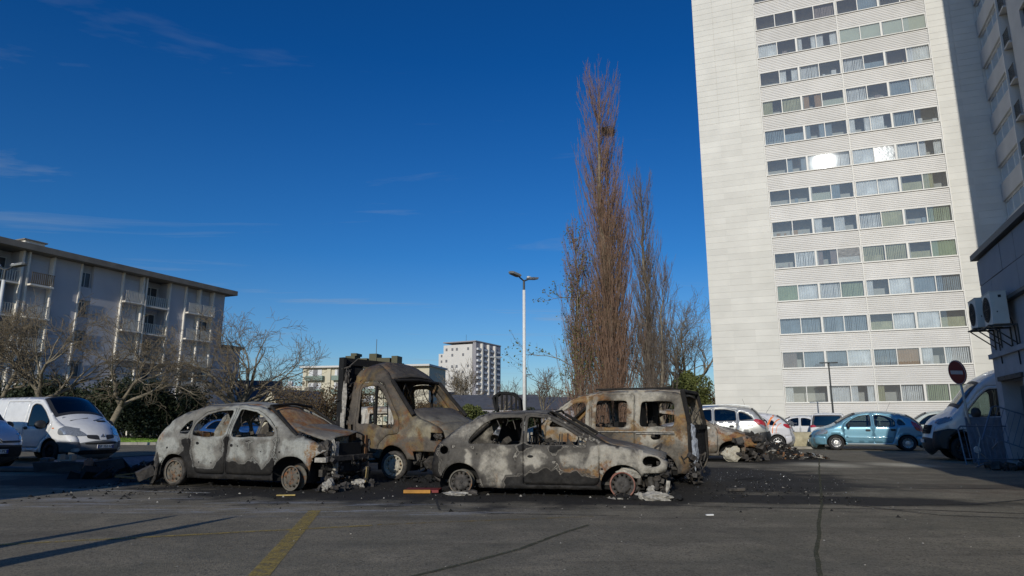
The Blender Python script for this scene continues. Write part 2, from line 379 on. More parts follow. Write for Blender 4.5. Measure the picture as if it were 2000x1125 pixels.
def strip(name, pts, wd, mat, z, jit=0., label=None):
    v = []; f = []
    P = []
    for a, b in zip(pts, pts[1:]):
        n_ = max(1, int(math.dist(a, b)/.12))
        P += [(a[0]+(b[0]-a[0])*i/n_, a[1]+(b[1]-a[1])*i/n_) for i in range(n_)]
    P.append(pts[-1]); off = 0
    for i, (x, y) in enumerate(P):
        q = P[min(i+1, len(P)-1)]; r = P[max(i-1, 0)]; d = Vector((q[0]-r[0], q[1]-r[1])).normalized()
        off = off*.8+random.uniform(-jit, jit)*.5; w_ = wd*(1+random.uniform(-jit, jit)*8 if jit else 1)
        v += [(x-d.y*(w_/2+off), y+d.x*(w_/2+off), z), (x+d.y*(w_/2-off), y-d.x*(w_/2-off), z)]
    for i in range(len(P)-1): f.append((2*i, 2*i+1, 2*i+3, 2*i+2))
    o = pyd(name, v, f, mat); tag(o, label, kind='structure'); return o
# bay line in the foreground, lane line crossing it, bay ends
strip('yellow_bay_line', [(-1.99,5.5),(-2.72,9.6)], .17, M_yel, .004, 0, 'broad worn yellow line running from the foreground to the wrecks')
strip('yellow_lane_line', [(-6.4,6.5),(-1.65,8.25)], .085, M_yel, .006, 0, 'thin worn yellow line crossing the left foreground')
strip('yellow_lane_line', [(-1.6,8.3),(1.05,9.0)], .07, M_yel2, .006, 0, 'faint yellow trace between the broad line and the hatchback')
strip('white_bay_line', [(-8.4,12.6),(-5.2,11.9)], .06, M_wht, .005, 0, 'thin white line beside the grey wreck')
strip('mossy_crack', [(2.35,5.4),(2.86,6.6),(3.35,7.6),(3.75,8.5),(4.4,9.9),(5.0,11.2),(5.85,13.1),(8.0,17.9),(11.9,26.5)], .042, M_crk, .006, .012, 'long mossy crack running away from the camera at the right')
strip('mossy_crack', [(-1.05,5.3),(-.4,6.1),(.1,6.8),(.55,7.7),(.9,8.3)], .05, M_crk, .006, .012, 'diagonal mossy crack in the middle of the foreground')
strip('tar_crack', [(1.6,10.3),(3.6,9.9),(5.6,9.7),(7.6,9.0),(8.9,8.6)], .07, M_crkd, .005, .02, 'dark tar seam running right from the hatchback')
strip('tar_crack', [(5.1,10.1),(6.9,10.3),(8.3,11.0)], .07, M_crkd, .007, .012, 'thin dark seam rising to the right')
strip('tar_crack', [(5.0,10.2),(5.6,9.1),(6.9,8.7)], .055, M_crkd, .008, .012, 'short dark diagonal seam at the right')
strip('tar_crack', [(7.3,12.6),(8.9,12.7),(10.5,11.4)], .06, M_crkd, .007, .012, 'dark seam near the shadow at the right')
strip('tar_crack', [(-1.2,10.9),(-1.0,9.6),(-.3,9.3),(1.4,9.05)], .035, M_crkd, .007, .012, 'fine dark crack in front of the hatchback')

# ================================================================ tower
M_clad = plain('tower_cladding', (.66,.65,.60), .6, var=.06, scale=.6, dirt=.30, dirtcol=(.42,.41,.36), coords='World', var2=.07)
M_span = plain('ribbed_sheet_white', (.66,.65,.63), .5, var=.05, scale=.8, dirt=.28, dirtcol=(.38,.37,.33), coords='World', var2=.06)
M_frame = plain('window_frame_white', (.70,.69,.65), .5, var=.03)
M_joint = plain('dark_joint', (.30,.29,.26), .9)
M_room = plain('loggia_interior', (.46,.45,.42), .9, var=.3, scale=1.2, coords='World')
M_pane = glassmat('window_glass', (.88,.93,.97), refl=(.9,.95,1), rough=.018, trans=.9, bump=.010, bscale=1.3, veil=.14)
M_panef = glassmat('window_glass_hazy', (.8,.9,.95), refl=(.35,.37,.4), rough=.13, trans=.8, bump=.2, bscale=4, veil=.25)
curt = [plain('curtain_white', (.72,.72,.71), .9, var=.15, scale=2), plain('curtain_cream', (.46,.45,.30), .9, var=.15, scale=2),
        plain('curtain_green', (.36,.42,.28), .9, var=.1, scale=2), plain('curtain_tan', (.42,.28,.16), .9, var=.1, scale=2),
        plain('curtain_bluegrey', (.30,.36,.40), .9, var=.15, scale=2), plain('curtain_mauve', (.33,.27,.25), .9, var=.1, scale=2),
        plain('blind_pale', (.50,.52,.44), .85, var=.04, scale=1)]
M_plant = plain('window_plant', (.05,.08,.03), .8, var=.4, scale=15)
rg = random.Random(11)
FL = 2.59; NF = 17
tw = thing('apartment_tower', 'tall white apartment tower with ribbed spandrels and long window bands', 'tower', (15.9, 52.8, 0), rotz=R(-21.5))
# facade plane y=0; +y goes into the building
ZT = 2.61+FL*NF+3.2
core = MB()
core.box(.03, 5.05, .06, 12, 0, ZT); core.box(17.50, 22, .06, 12, 0, ZT); core.box(5.05, 17.50, 1.25, 12, 0, ZT)
core.build('wall', plain('tower_wall_core', (.50,.49,.44), .8, var=.05), tw)
rm = MB()
for k in range(NF+2):
    z = 2.61+FL*k-.20
    if k: rm.box(5.05, 17.5, .10, 1.25, z-.16+.1-FL*0, z+.0)
for x in (5.05, 8.2, 11.24, 14.4, 17.38): rm.box(x, x+.1, .10, 1.25, 0, ZT)
rm.build('loggia_floor', M_room, tw)
# cladding panels: left field 3 columns, right field 2 columns
pw_, ph = 1.66, FL/5
pm_ = MB().box(.0012, pw_-.0012, 0, .058, .004, ph-.004).build('cladding_panel', M_clad, tw, bevel=0)
rows = int((ZT)/ph)
locs = []; rest = MB()
for r in range(rows):
    for c in range(3): locs.append((.03+c*pw_, 0, r*ph, 1))
for r in range(rows):
    for c in range(3): locs.append((17.52+c*1.5, 0, r*ph, .9036))
locs.sort(key=lambda q: q[2]); 
pm_.location = locs[0][:3]; pm_.scale = (locs[0][3], 1, 1)
for q in locs[1:296]:
    o = pm_.copy(); COL.objects.link(o); o.location = q[:3]; o.scale = (q[3], 1, 1); o.location.y += rg.uniform(0, .004)
for q in locs[296:]: rest.box(q[0]+.006, q[0]+pw_*q[3]-.006, 0, .058, q[2]+.008, q[2]+ph-.006)
rest.build('cladding_panels_upper', M_clad, tw, kind='stuff')
# pilasters beside the bands and between the halves
for x in (5.02, 17.44): box('trim_strip', x, x+.07, -.05, .06, 0, ZT, M_frame, tw)
# spandrel: ribbed sheet
def spandrel_mb(x0, x1, z0, z1):
    v = []; f = []; n_ = int(round((z1-z0)/.15))
    prof = []
    for i in range(n_):
        a = z0+(z1-z0)*i/n_; h = (z1-z0)/n_
        prof += [(0, a), (0, a+h*.60), (.05, a+h*.74), (.05, a+h*.95)]
    prof.append((0, z1))
    for y, z in prof: v += [(x0, y, z), (x1, y, z)]
    f = [(2*i, 2*i+1, 2*i+3, 2*i+2) for i in range(len(prof)-1)]
    m_ = MB().add(v, f); m_.box(x0, x1, .052, .10, z0, z1); return m_
HW = 6.17
sp0 = spandrel_mb(0, HW-.04, 0, FL-1.30).build('spandrel', M_span, tw)
sp0.location = (5.10, 0, 2.61-.04-(FL-1.30)); 
sill0 = box('window_sill', 0, HW-.02, -.10, .08, -.055, 0, M_frame, tw)
sill0.location = (5.09, 0, 2.61)
spl = []; 
for k in range(NF+1):
    for h in range(2):
        if k == 0 and h == 0: continue
        spl.append((5.10+h*(HW+.03), 0, 2.61-.04-(FL-1.30)+k*FL))
copies(sp0, tw, spl); copies(sill0, tw, [(x-.01, 0, z+.04+FL-1.30) for x, y, z in spl])
box('base_course', 5.10, 17.42, .0, .1, 0, 1.20, M_conc, tw)
box('trim_strip', 11.235, 11.30, -.04, .1, 0, ZT, M_frame, tw)
# window bands: per half floor one window with frame, four panes, curtains
def wavy(x0, x1, z0, z1, y, amp, per):
    n_ = max(4, int((x1-x0)/per*6)); v = []; 
    for i in range(n_+1):
        x = x0+(x1-x0)*i/n_; yy = y+amp*math.sin(2*math.pi*(x/per)+.7*math.sin(x*3))
        v += [(x, yy, z0), (x, yy, z1)]
    return v, [(2*i, 2*i+2, 2*i+3, 2*i+1) for i in range(n_)]
WH = 1.27
def frame_mb(open_pier):
    m_ = MB()
    m_.box(0, HW-.07, .0, .09, 0, .05); m_.box(0, HW-.07, .0, .09, WH-.06, WH)
    m_.box(0, .06, .001, .089, .05, WH-.06); m_.box(HW-.13, HW-.07, .001, .089, .05, WH-.06)
    x = 3.0; m_.box(x-.07, x+.07, -.004, .092, .05, WH-.06)
    for x in (1.52, 4.5): m_.box(x-.03, x+.03, .004, .086, .05, WH-.06)
    return m_
fr0 = frame_mb(0).build('window', M_frame, tw)
edges = [.06, 1.49, 1.55, 2.93, 3.07, 4.47, 4.53, HW-.13]
pn_mesh = {}
for w_ in range(4):
    for mt_ in (M_pane, M_panef):
        me = bpy.data.meshes.new('pane'); a, b = edges[2*w_], edges[2*w_+1]
        me.from_pydata([(a,.045,.05),(b,.045,.05),(b,.045,WH-.06),(a,.045,WH-.06)], [], [(0,1,2,3)]); me.materials.append(mt_); pn_mesh[(w_, mt_.name)] = me
themes = {(0,1):[1,0,2,2],(1,0):[5,4,4,0],(1,1):[4,3,0,0],(2,1):[1,0,0,1],(2,0):[4,4,4,4],(3,0):[2,0,0,2],(3,1):[0,0,4,4],(4,1):[1,1,1,2],(4,0):[-1,0,5,0],
          (5,0):[-1,-1,0,0],(5,1):[0,1,-1,2],(6,0):[-1,-1,6,4],(6,1):[0,0,1,1],(7,0):[-1,4,0,0],(7,1):[0,0,0,0],(8,0):[4,4,4,4],(8,1):[0,0,4,-1],(9,0):[1,1,3,6],(9,1):[0,-1,4,0],
          (10,0):[-1,0,0,-1],(10,1):[0,4,-1,0],(11,0):[0,-1,0,0],(11,1):[6,6,6,6],(12,0):[-1,-1,-1,5],(12,1):[-1,4,-1,-1]}
first = True
for k in range(NF+1):
    for h in range(2):
        x0 = 5.13+h*(HW+.03); z0 = 2.61+k*FL
        if first: fr = fr0; first = False
        else: fr = fr0.copy(); COL.objects.link(fr)
        fr.parent = tw; fr.location = (x0, 0, z0)
        th_ = themes.get((k, h), [rg.choice([-1,0,0,4,1,0,0]) for _ in range(4)])
        for w_ in range(4):
            hazy = (k, h, w_) in ((7,1,1),(4,0,3))
            p_ = link('pane', pn_mesh[(w_, M_panef.name if hazy else M_pane.name)], fr)
            if k > 12: continue
            a, b = edges[2*w_], edges[2*w_+1]; y = rg.uniform(.10, .30); c = th_[w_]
            if c >= 0:
                style = rg.random(); zb = .02 if rg.random() < .75 else .0
                if (k, h) in ((11,1),): v, f = wavy(a, b, .05, WH, .12, .0, .4)
                elif style < .25:
                    v = []; f = []
                    q = a
                    while q < b-.05:
                        n_ = len(v); v += [(q, y, .04), (q+.085, y+.03, .04), (q+.085, y+.03, WH), (q, y, WH)]; f.append((n_, n_+1, n_+2, n_+3)); q += rg.uniform(.095, .13)
                elif style < .6: v, f = wavy(a, b, zb, WH, y, .035, .17)
                elif style < .8:
                    e = (b-a)*rg.uniform(.3, .7); v, f = wavy(a, a+e, zb, WH, y, .04, .14)
                elif style < .9: v, f = wavy(a, b, zb, WH*rg.uniform(.45, .65), y, .02, .16)
                else:
                    e = (b-a)*rg.uniform(.25, .4); v, f = wavy(a, a+e, zb, WH, y, .03, .12); v2, f2 = wavy(b-e, b, zb, WH, y, .03, .12)
                    f += [tuple(i+len(v) for i in q) for q in f2]; v += v2
                pyd('curtain', v, f, curt[c], fr)
            elif rg.random() < .8:
                m_ = MB(); q = a+rg.uniform(0, .4)
                while q < b-.2:
                    hh = rg.uniform(.1, .6); ww = rg.uniform(.12, .4); m_.box(q, min(b, q+ww), .35, .6, 0, hh); q += ww+rg.uniform(.1, .5)
                if m_.v: m_.build('window_clutter', rg.choice([curt[0], curt[3], curt[4], M_plant, curt[5]]), fr)
box('roof', -.1, 22.0, -.15, 12, ZT, ZT+.5, M_clad, tw, )

# ================================================================ wing at the right (in shade)
M_wing = plain('wing_render', (.50,.50,.50), .8, var=.08, scale=.7, dirt=.2, dirtcol=(.30,.30,.29))
M_wdark = plain('window_dark', (.06,.07,.08), .3, var=.3, scale=2, spec=.6)
wg = thing('apartment_wing', 'shaded grey apartment wing with projecting balcony fronts at the right edge', 'apartment block', (35.02, 45.27, 0), rotz=math.atan2(-.9205, -.3907))
WL = 19.0
wl = MB()
wl.box(0, 4.85, 1.3, 10, 0, ZT); wl.box(5.95, 8.0, .25, 10, 0, ZT); wl.box(9.3, 12.4, .25, 10, 0, ZT); wl.box(4.85, 5.95, 1.4, 10, 0, ZT); wl.box(13.7, WL, .25, 10, 0, ZT)
for k in range(-9, 8):
    zt = 30.83+FL*k
    wl.box(8.0, 9.3, .25, 10, zt-4.05 if k > -9 else 0, zt-2.75); wl.box(12.4, 13.7, .25, 10, zt-4.05 if k > -9 else 0, zt-2.75)
wl.build('wall', M_wing, wg)
sp = MB().box(0, 4.75, 0, .12, 0, 1.27); spw = sp.build('balcony_front', M_wing, wg, bevel=.02)
slabm = MB().box(0, 4.80, .13, 1.3, -.14, .02).build('balcony_floor', M_wing, wg)
win = MB(); 
for x in (.05, 1.6, 3.15): win.box(x, x+.07, 0, .06, 0, 1.32)
win.box(4.64, 4.72, 0, .06, 0, 1.32); win.box(.05, 4.72, -.002, .062, 1.26, 1.33); wf = win.build('window', M_frame, wg)
pane = pyd('pane', [(.06,.03,0),(4.66,.03,0),(4.66,.03,1.27),(.06,.03,1.27)], [(0,3,2,1)], M_pane, wf)
rl = MB(); rl.box(0, 1.05, 0, .04, .95, 1.0); rl.box(0, 1.05, 0, .04, .05, .09)
for i in range(10): rl.box(.02+i*.11, .04+i*.11, .01, .03, .09, .95)
rail = rl.build('railing', M_darkmetal, wg); ledge = MB().box(0, 1.12, -.25, .9, -.12, 0).build('balcony_slab', M_wing, wg)
drw = box('balcony_door', 0, 1.0, .0, .05, .05, 2.15, M_wdark, wg)
sm_ = MB(); sm_.box(0, 1.25, 0, .05, 0, .06); sm_.box(0, 1.25, 0, .05, 1.24, 1.3); sm_.box(0, .05, .001, .049, .06, 1.24); sm_.box(1.2, 1.25, .001, .049, .06, 1.24); sm_.box(.6, .65, .001, .049, .06, 1.24); sm_.box(.05, 1.2, .02, .03, .06, 1.24)
sw = sm_.build('side_window', M_wdark, wg)
ks = list(range(-9, 8))
for src, fx in ((spw, lambda z: (0, 0, z-1.27)), (slabm, lambda z: (0, 0, z-1.27)), (rail, lambda z: (4.88, .10, z-2.35)), (ledge, lambda z: (4.84, .32, z-2.37)), (drw, lambda z: (4.92, 1.33, z-2.37))):
    src.location = fx(30.83+FL*ks[0]); copies(src, wg, [fx(30.83+FL*k) for k in ks[1:]])
wf.location = (0, .15, 30.83+FL*ks[0])
for k in ks[1:]:
    a = wf.copy(); COL.objects.link(a); a.location = (0, .15, 30.83+FL*k); b = pane.copy(); COL.objects.link(b); b.parent = a
sw.location = (8.02, .45, 30.83+FL*ks[0]-2.75); copies(sw, wg, [(x, .45, 30.83+FL*k-2.75) for k in ks for x in (8.02, 12.42) if not (k == ks[0] and x < 9)])
box('wall_pier', 4.76, 4.86, -.02, 1.3, 0, ZT, M_frame, wg)
box('roof', -.1, WL+.1, -.2, 10, ZT, ZT+.4, M_wing, wg)

# ================================================================ low building at the right
M_lowp = plain('grey_cladding', (.33,.33,.34), .7, var=.08, scale=1, dirt=.3, dirtcol=(.16,.16,.16))
M_lowr = plain('grubby_render', (.42,.42,.43), .85, var=.15, scale=1.5, dirt=.45, dirtcol=(.2,.2,.2))
lb = thing('low_building', 'low grey flat roofed building cut by the right edge with a dark doorway', 'building', (13.72, 19.00, 0), rotz=math.atan2(-.9205, -.3907))
LL = 20.5; LH = 5.86
wb = MB(); wb.box(0, .55, 0, 14, 0, LH); wb.box(.55, 2.5, .45, 14, 0, LH); wb.box(2.5, LL, .0, 14, 0, LH); wb.box(.55, 2.5, 0, .45, 2.30, LH)
wb.build('wall', M_lowr, lb)
box('door', .75, 2.3, .36, .42, .02, 2.15, M_wdark, lb); 
box('door_lintel', .45, 2.6, -.06, .05, 2.30, 2.42, M_soot, lb)
pnl = MB().box(0, 1.18, -.05, -.004, 0, .72).build('facade_panel', M_lowp, lb); pnl.location = (.0, 0, 4.34)
pl = []
for i in range(17):
    for j in range(2): pl.append((i*1.20, rg.uniform(-.012, 0), 4.34+j*.74))
copies(pnl, lb, pl[1:])
box('ledge', -.05, LL, -.16, -.003, 4.23, 4.32, M_darkmetal, lb); box('roof_edge', -.12, LL+.1, -.18, 14.1, LH, LH+.16, M_darkmetal, lb)
box('wall_band', -.02, LL, -.09, -.002, 2.95, 3.08, M_lowr, lb)
box('window', 4.2, 6.2, -.03, .0-.002, 1.0, 2.3, M_wdark, lb)
box('upper_storey', 15.5, LL, .02, 14, LH+.16, 9.2, M_lowr, lb)  # unseen storey added past the right edge to shade the high roof van

# air conditioners on brackets
M_acw = plain('ac_casing', (.66,.65,.58), .5, var=.05, scale=3, dirt=.15, dirtcol=(.4,.38,.33))
def aircon(x, z, label, sc_=1):
    rot = math.atan2(-.9205, -.3907); Mr = Matrix.Rotation(rot, 4, 'Z')
    p = Vector((13.72, 19.00, 0))+Mr @ Vector((x, 0, z))
    t = thing('air_conditioner', label, 'air conditioner', p, rotz=rot, group='air conditioners on the right wall')
    t.scale = (sc_,)*3
    MB().box(0, .95, -.62, -.20, 0, .98).build('casing', M_acw, t, bevel=.015)
    MB().box(-.01, .96, -.63, -.19, .98, 1.0).build('lid', M_acw, t)
    g_ = MB()
    for r in (.08, .16, .24, .32, .38):
        pr = [(r*math.cos(a*math.pi/12)+.42, -.635, r*math.sin(a*math.pi/12)+.50) for a in range(25)]; g_.path(pr, .008, 4)
    for a in range(8):
        c, s = math.cos(a*math.pi/4), math.sin(a*math.pi/4); g_.bar((.42, -.635, .5), (.42+.4*c, -.635, .5+.4*s), .007, 4)
    g_.build('fan_grille', M_plastic, t)
    MB().lathe([(0, -.622), (.39, -.622)], 24, 'y', Matrix.Translation((.42, 0, .5))).build('fan_opening', M_black, t)
    box('badge', .951, .957, -.42, -.34, .80, .88, M_plastic, t)
    box('handle_recess', .951, .956, -.50, -.47, .35, .39, M_plastic, t)
    b_ = MB()
    for xx in (.1, .85): b_.box(xx-.02, xx+.02, -.75, 0, -.06, -.005); b_.bar((xx, -.70, -.04), (xx, -.03, -.62), .022); b_.box(xx-.02, xx+.02, -.04, -.0, -.7, -.06)
    b_.bar((0, -.72, -.03), (.95, -.72, -.03), .02)
    b_.build('wall_bracket', M_darkmetal, t)
    c_ = MB().path([(.5, -.2, .3), (.55, -.08, .2), (.6, -.03, -.1), (.62, -.02, -1.2)], .02); c_.build('pipe', M_plastic, t)
aircon(2.05, 3.62, 'large pale air conditioner, the nearer one with a sunlit side', .84)
aircon(.48, 3.74, 'shaded air conditioner behind the larger sunlit one', .82)

# ================================================================ left apartment block
M_lrend = plain('left_block_render', (.50,.49,.50), .85, var=.07, scale=.5, dirt=.18, dirtcol=(.34,.33,.34))
M_lpier = plain('left_block_pier', (.74,.70,.62), .7, var=.05)
M_shut = plain('roller_shutter', (.50,.52,.55), .6, var=.05)
M_roof = plain('roof_edge_brown', (.20,.18,.15), .8, var=.2, scale=1)
M_rail2 = plain('balcony_rail_pale', (.56,.54,.47), .6, var=.08)
M_raild = plain('balcony_rail_wood', (.16,.12,.07), .7, var=.2)
bl = thing('left_apartment_block', 'long five storey pale apartment block with flat overhanging roof at the left', 'apartment block', (-31.63, 72, 0), rotz=math.atan2(-.9205, -.3907))
FH = 2.68; ZB = [12.25-FH*i for i in range(5)]   # balcony slab levels
wb = MB(); T = 14.9
for a, b in ((0,1.62),(5.2,7.0),(12.2,15.0),(16.2,18.6),(25.6,28),(29.5,33)): wb.box(a, b, -11, 0, 0, T)
for a, b in ((1.62,5.2),(10.1,12.2),(15.0,16.2),(18.6,20.6),(23.5,25.6),(28,29.5)):
    wb.box(a, b, -11, -.35, 0, T); 
for a, b in ((7.0,9.75),(21.1,23.5)): wb.box(a, b, -11, -1.5, 0, T)
for a, b in ((9.8,10.1),(20.6,21.1)): wb.box(a, b, -11, -.1, 0, T)
for a, b in ((15.0,16.2),(28,29.5)):
    for zb in ZB: wb.box(a, b, -.35, -.06, zb-FH+2.15, zb+.65)
wb.build('wall', M_lrend, bl)
for x in (1.58, 3.32, 5.10, 6.95, 9.68, 10.02, 12.14, 16.10, 18.55, 20.55, 21.02, 23.45, 25.5): box('pier', x, x+.14, -.34, .22 if x not in (6.95, 16.10) else .12, 0, T-.01, M_lpier, bl)
box('roof', -.9, 33.5, -11.5, .9, 14.92, 15.42, M_roof, bl)
slab0 = MB().box(0, 1, -.02, .62, -.14, 0).build('balcony_slab', M_lpier, bl)
def railmb():
    m_ = MB(); m_.box(0, 1, .56, .60, .93, .98); m_.box(0, 1, .56, .60, .06, .10)
    for i in range(12): m_.box(.02+i/12, .06+i/12, .57, .59, .10, .93)
    return m_
rail0 = railmb().build('railing', M_rail2, bl); raild0 = railmb().build('railing', M_raild, bl)
sh0 = MB().box(0, 1, -.345, -.30, .02, 2.2); 
for i in range(14): sh0.box(0, 1, -.30, -.285, .05+i*.155, .155+i*.155)
sh0 = sh0.build('roller_shutter', M_shut, bl)
dk0 = MB().box(0, 1, -.345, -.31, .02, 2.15).build('window', M_wdark, bl)
fr_ = MB(); fr_.box(0, .04, -.31, -.27, .02, 2.15); fr_.box(.96, 1, -.31, -.27, .02, 2.15); fr_.box(.48, .52, -.31, -.27, .02, 2.15); fr_.box(.04, .96, -.308, -.272, 2.08, 2.15)
fr_.build('window_frame', M_frame, dk0)
def put(src, x, z, w_, dy=0):
    o = src.copy(); COL.objects.link(o); o.location = (x, dy, z); o.scale = (w_, 1, 1)
    for ch in src.children: c = ch.copy(); COL.objects.link(c); c.parent = o
    return o
for i, zb in enumerate(ZB):
    for a, b in ((1.72,3.32),(3.46,5.1),(10.2,12.14),(18.7,20.55),(23.6,25.5)):
        put(slab0, a-.02, zb, b-a+.04); put(raild0 if (i == 0 and 18 < a < 20) else rail0, a, zb, b-a)
        put(sh0 if rg.random() < (.95 if i == 0 else .55) else dk0, a+.1, zb, b-a-.2)
    for a, b in ((7.0,9.68),(21.16,23.45)):
        o = put(slab0, a, zb, b-a, -.6); o.scale = (b-a, 1.45, 1); o.location.y = -.75
        put(rail0, a, zb, b-a, -.62); put(dk0, a+.3, zb, 1.5, -1.16); 
    for a in (15.0, 28.0): put(dk0, a+.1, zb+.68 if 1 else 0, 1.0, 0).scale = (1.0, 1, .62)
for s_ in (slab0, rail0, raild0, sh0, dk0): s_.location = (30.2, -.05, ZB[1]); s_.scale = (1.2, 1, 1)
ch = MB().box(18.9, 20.5, -2.2, -1.0, 15.42, 16.1); ch.build('chimney', M_lpier, bl); box('chimney_cap', 18.75, 20.65, -2.35, -.85, 16.1, 16.2, M_roof, bl)
box('chimney', 22.0+4, 22.9+4, -3, -2.2, 15.42, 15.9, M_soot, bl)
# lower stair tower behind the right corner
box('annexe', -6, -.2, -7.5, -3.2, 0, 9.6, M_lrend, bl); box('annexe_roof', -6.3, -.1, -7.8, -2.8, 9.6, 9.9, M_roof, bl)

# unseen low block added outside the left edge to shade the vans
sb = thing('added_shade_block', 'plain low rendered block added unseen beyond the left edge to shade the vans', 'building', (-9.9, 4.6, 0), rotz=R(-23))
box('wall', -9.5, 0, -6, 0, 0, 5.2, M_lowr, sb); box('roof', -9.7, .15, -6.2, .15, 5.2, 5.4, M_darkmetal, sb)
box('door', -4.2, -1.2, .0, .05, 0, 2.4, M_galv, sb)

# ================================================================ far buildings
M_fw = plain('far_white_wall', (.62,.60,.56), .8, var=.05, scale=.1)
M_fs = plain('far_grey_wall', (.30,.29,.31), .8, var=.1, scale=.1)
M_cream = plain('cream_wall', (.56,.52,.40), .8, var=.05, scale=.3)
M_slate = plain('slate_roof', (.075,.08,.095), .7, var=.15, scale=1.5)
M_farwin = plain('far_window', (.17,.17,.18), .5)
M_farsh = plain('far_shutter', (.60,.61,.62), .6)
def building(name, label, cat, x, y, az, wd, dp, h, mat):
    t = thing(name, label, cat, (x, y, 0), rotz=R(-az)); return t    # local x along the front, y into it
t = building('far_tower', 'distant white tower block with balconies on its shaded right side', 'tower', -34.0, 330, 27, 0, 0, 0, None)
box('wall', 0, 16.5, 0, 15, 0, 38.5, M_fw, t); box('stair_shaft', -3.2, -.02, .6, 13, 0, 34.5, M_fw, t)
box('side_wall', 16.52, 18.3, .5, 26, 0, 39.6, M_fs, t); box('roof_edge', -.2, 18.6, -.3, 26, 39.6, 40.1, M_fs, t)
wn = box('window', 0, 1.1, -.06, 0-.01, 0, 1.35, M_farwin, t); wn.location = (1.2, 0, 2)
ws = []
for f_ in range(13):
    for x in (1.2, 4.6, 7.2, 10.8, 13.6):
        if not (f_ == 0 and x == 1.2): ws.append((x, 0, 2+f_*2.8))
copies(wn, t, [q for q in ws if rg.random() < .45]); wn2 = box('window', 0, .9, .52, .59, 0, 1.2, M_farwin, t); wn2.location = (-1.9, 0, 2); copies(wn2, t, [(-1.9, 0, 2+f_*2.8) for f_ in range(1, 12)])
bc = MB().box(18.32, 19.3, 0, 3.1, 0, 1.0).build('balcony', M_farsh, t); bc.location = (0, 1, 2)
copies(bc, t, [(0, yy, 2+f_*2.8) for f_ in range(13) for yy in (1, 7.5, 14, 20.5) if not (f_ == 0 and yy == 1)])
for yy in (4.6, 11.2, 17.7): box('pier', 18.32, 19.6, yy, yy+1.2, 0, 39, M_fw, t)
for f_ in (1,): box('antenna', 9.9, 10.0, 5, 5.1, 40.1, 44, M_darkmetal, t)

t = building('cream_apartments', 'distant cream apartment block with white shutters and roof plant behind the cab', 'apartment block', -47.5, 152, 12, 0, 0, 0, None)
box('wall', 0, 30, .3, 12, 0, 13.2, M_cream, t); box('roof', -.5, 30.4, -.9, 12.4, 13.2, 13.6, M_fw, t)
sh = box('shutter', 0, 3.2, .2, .29, 0, 2.1, M_farsh, t); sh.location = (1.3, 0, 1.8)
bcn = MB().box(0, 4.2, -.8, .28, -.15, .9).build('balcony', plain('green_balcony', (.20,.26,.22), .7), t); bcn.location = (1, 0, 1.5); wnn = box('window', 0, 1.1, .17, .19, 0, 1.5, M_farwin, t); wnn.location = (1.4, 0, 2.6)
pos = [(x, f_) for f_ in range(4) for x in (1.0, 7.4, 13.8, 20.2)]
copies(sh, t, [(x+.3, 0, 1.8+f_*3.0) for x, f_ in pos[1:]]); copies(bcn, t, [(x, 0, 1.5+f_*3.0) for x, f_ in pos[1:]]); copies(wnn, t, [(x+.4+rg.uniform(0, 1.4), 0, 2.4+f_*3.0) for x, f_ in pos[1:]])
for x in (.0, 5.9, 12.3, 18.7, 25): box('pier', x, x+.9, -.1, .28, 0, 13.18, M_cream, t)
M_olive = plain('roof_plant_olive', (.09,.085,.05), .8)
for a, b, z0, z1 in ((9.2,11.5,13.62,16.0),(10.5,11.9,16.0,16.6),(12.2,14.5,13.62,15.4),(15.0,16.8,13.62,16.4),(16.9,20,14.2,15.4),(20.4,21.8,13.62,15.8),(8.3,8.6,13.62,15.6)): box('roof_plant', a, b, 2, 5, z0, z1, M_olive, t)
box('antenna', 16.2, 16.3, 3, 3.1, 16.4, 19.8, M_darkmetal, t)

def house(label, x, y, az, w_, d, h, rh, wall, gable=True):
    t = thing('house', label, 'house', (x, y, 0), rotz=R(-az))
    MB().add([(0,0,0),(w_,0,0),(w_,d,0),(0,d,0),(0,0,h),(w_,0,h),(w_,d,h),(0,d,h),(w_/2,0,h+rh),(w_/2,d,h+rh)],
             [(0,1,5,8,4),(1,2,6,5),(2,3,7,9,6),(3,0,4,7)]).build('wall', wall, t)
    e = .25
    MB().add([(-e,-.15,h-e*rh*2/w_+.06),(w_/2,-.15,h+rh+.06),(w_/2,d+.2,h+rh+.06),(-e,d+.2,h-e*rh*2/w_+.06),(w_+e,-.15,h-e*rh*2/w_+.06),(w_+e,d+.2,h-e*rh*2/w_+.06),
              (-e,-.15,h-e*rh*2/w_+.2),(w_/2,-.15,h+rh+.22),(w_/2,d+.2,h+rh+.22),(-e,d+.2,h-e*rh*2/w_+.2),(w_+e,-.15,h-e*rh*2/w_+.2),(w_+e,d+.2,h-e*rh*2/w_+.2)],
             [(0,1,7,6),(1,4,10,7),(6,7,8,9),(7,10,11,8),(0,6,9,3),(4,5,11,10)]).build('roof', M_slate, t)
    return t
t = house('small house with a cream gable and dark slate roof behind the grey wreck', -28.3, 76, 35, 3.5, 6.5, 2.9, 1.7, M_cream)
box('chimney', 1.2, 1.9, 5, 5.6, 3.6, 5.3, M_conc, t)
t = house('dark roofed white house right of the left apartment block', -35.6, 84, 66, 6, 6, 3.4, 2.6, M_fw)
for xx in (1.5, 4.8): box('window', xx, xx+1.2, -.05, -.01, 1, 2.4, M_farwin, t)
t = house('dark house behind the bare tree with a low shed roof', -34.6, 93, 20, 4.5, 6, 2.6, 1.7, M_fs)
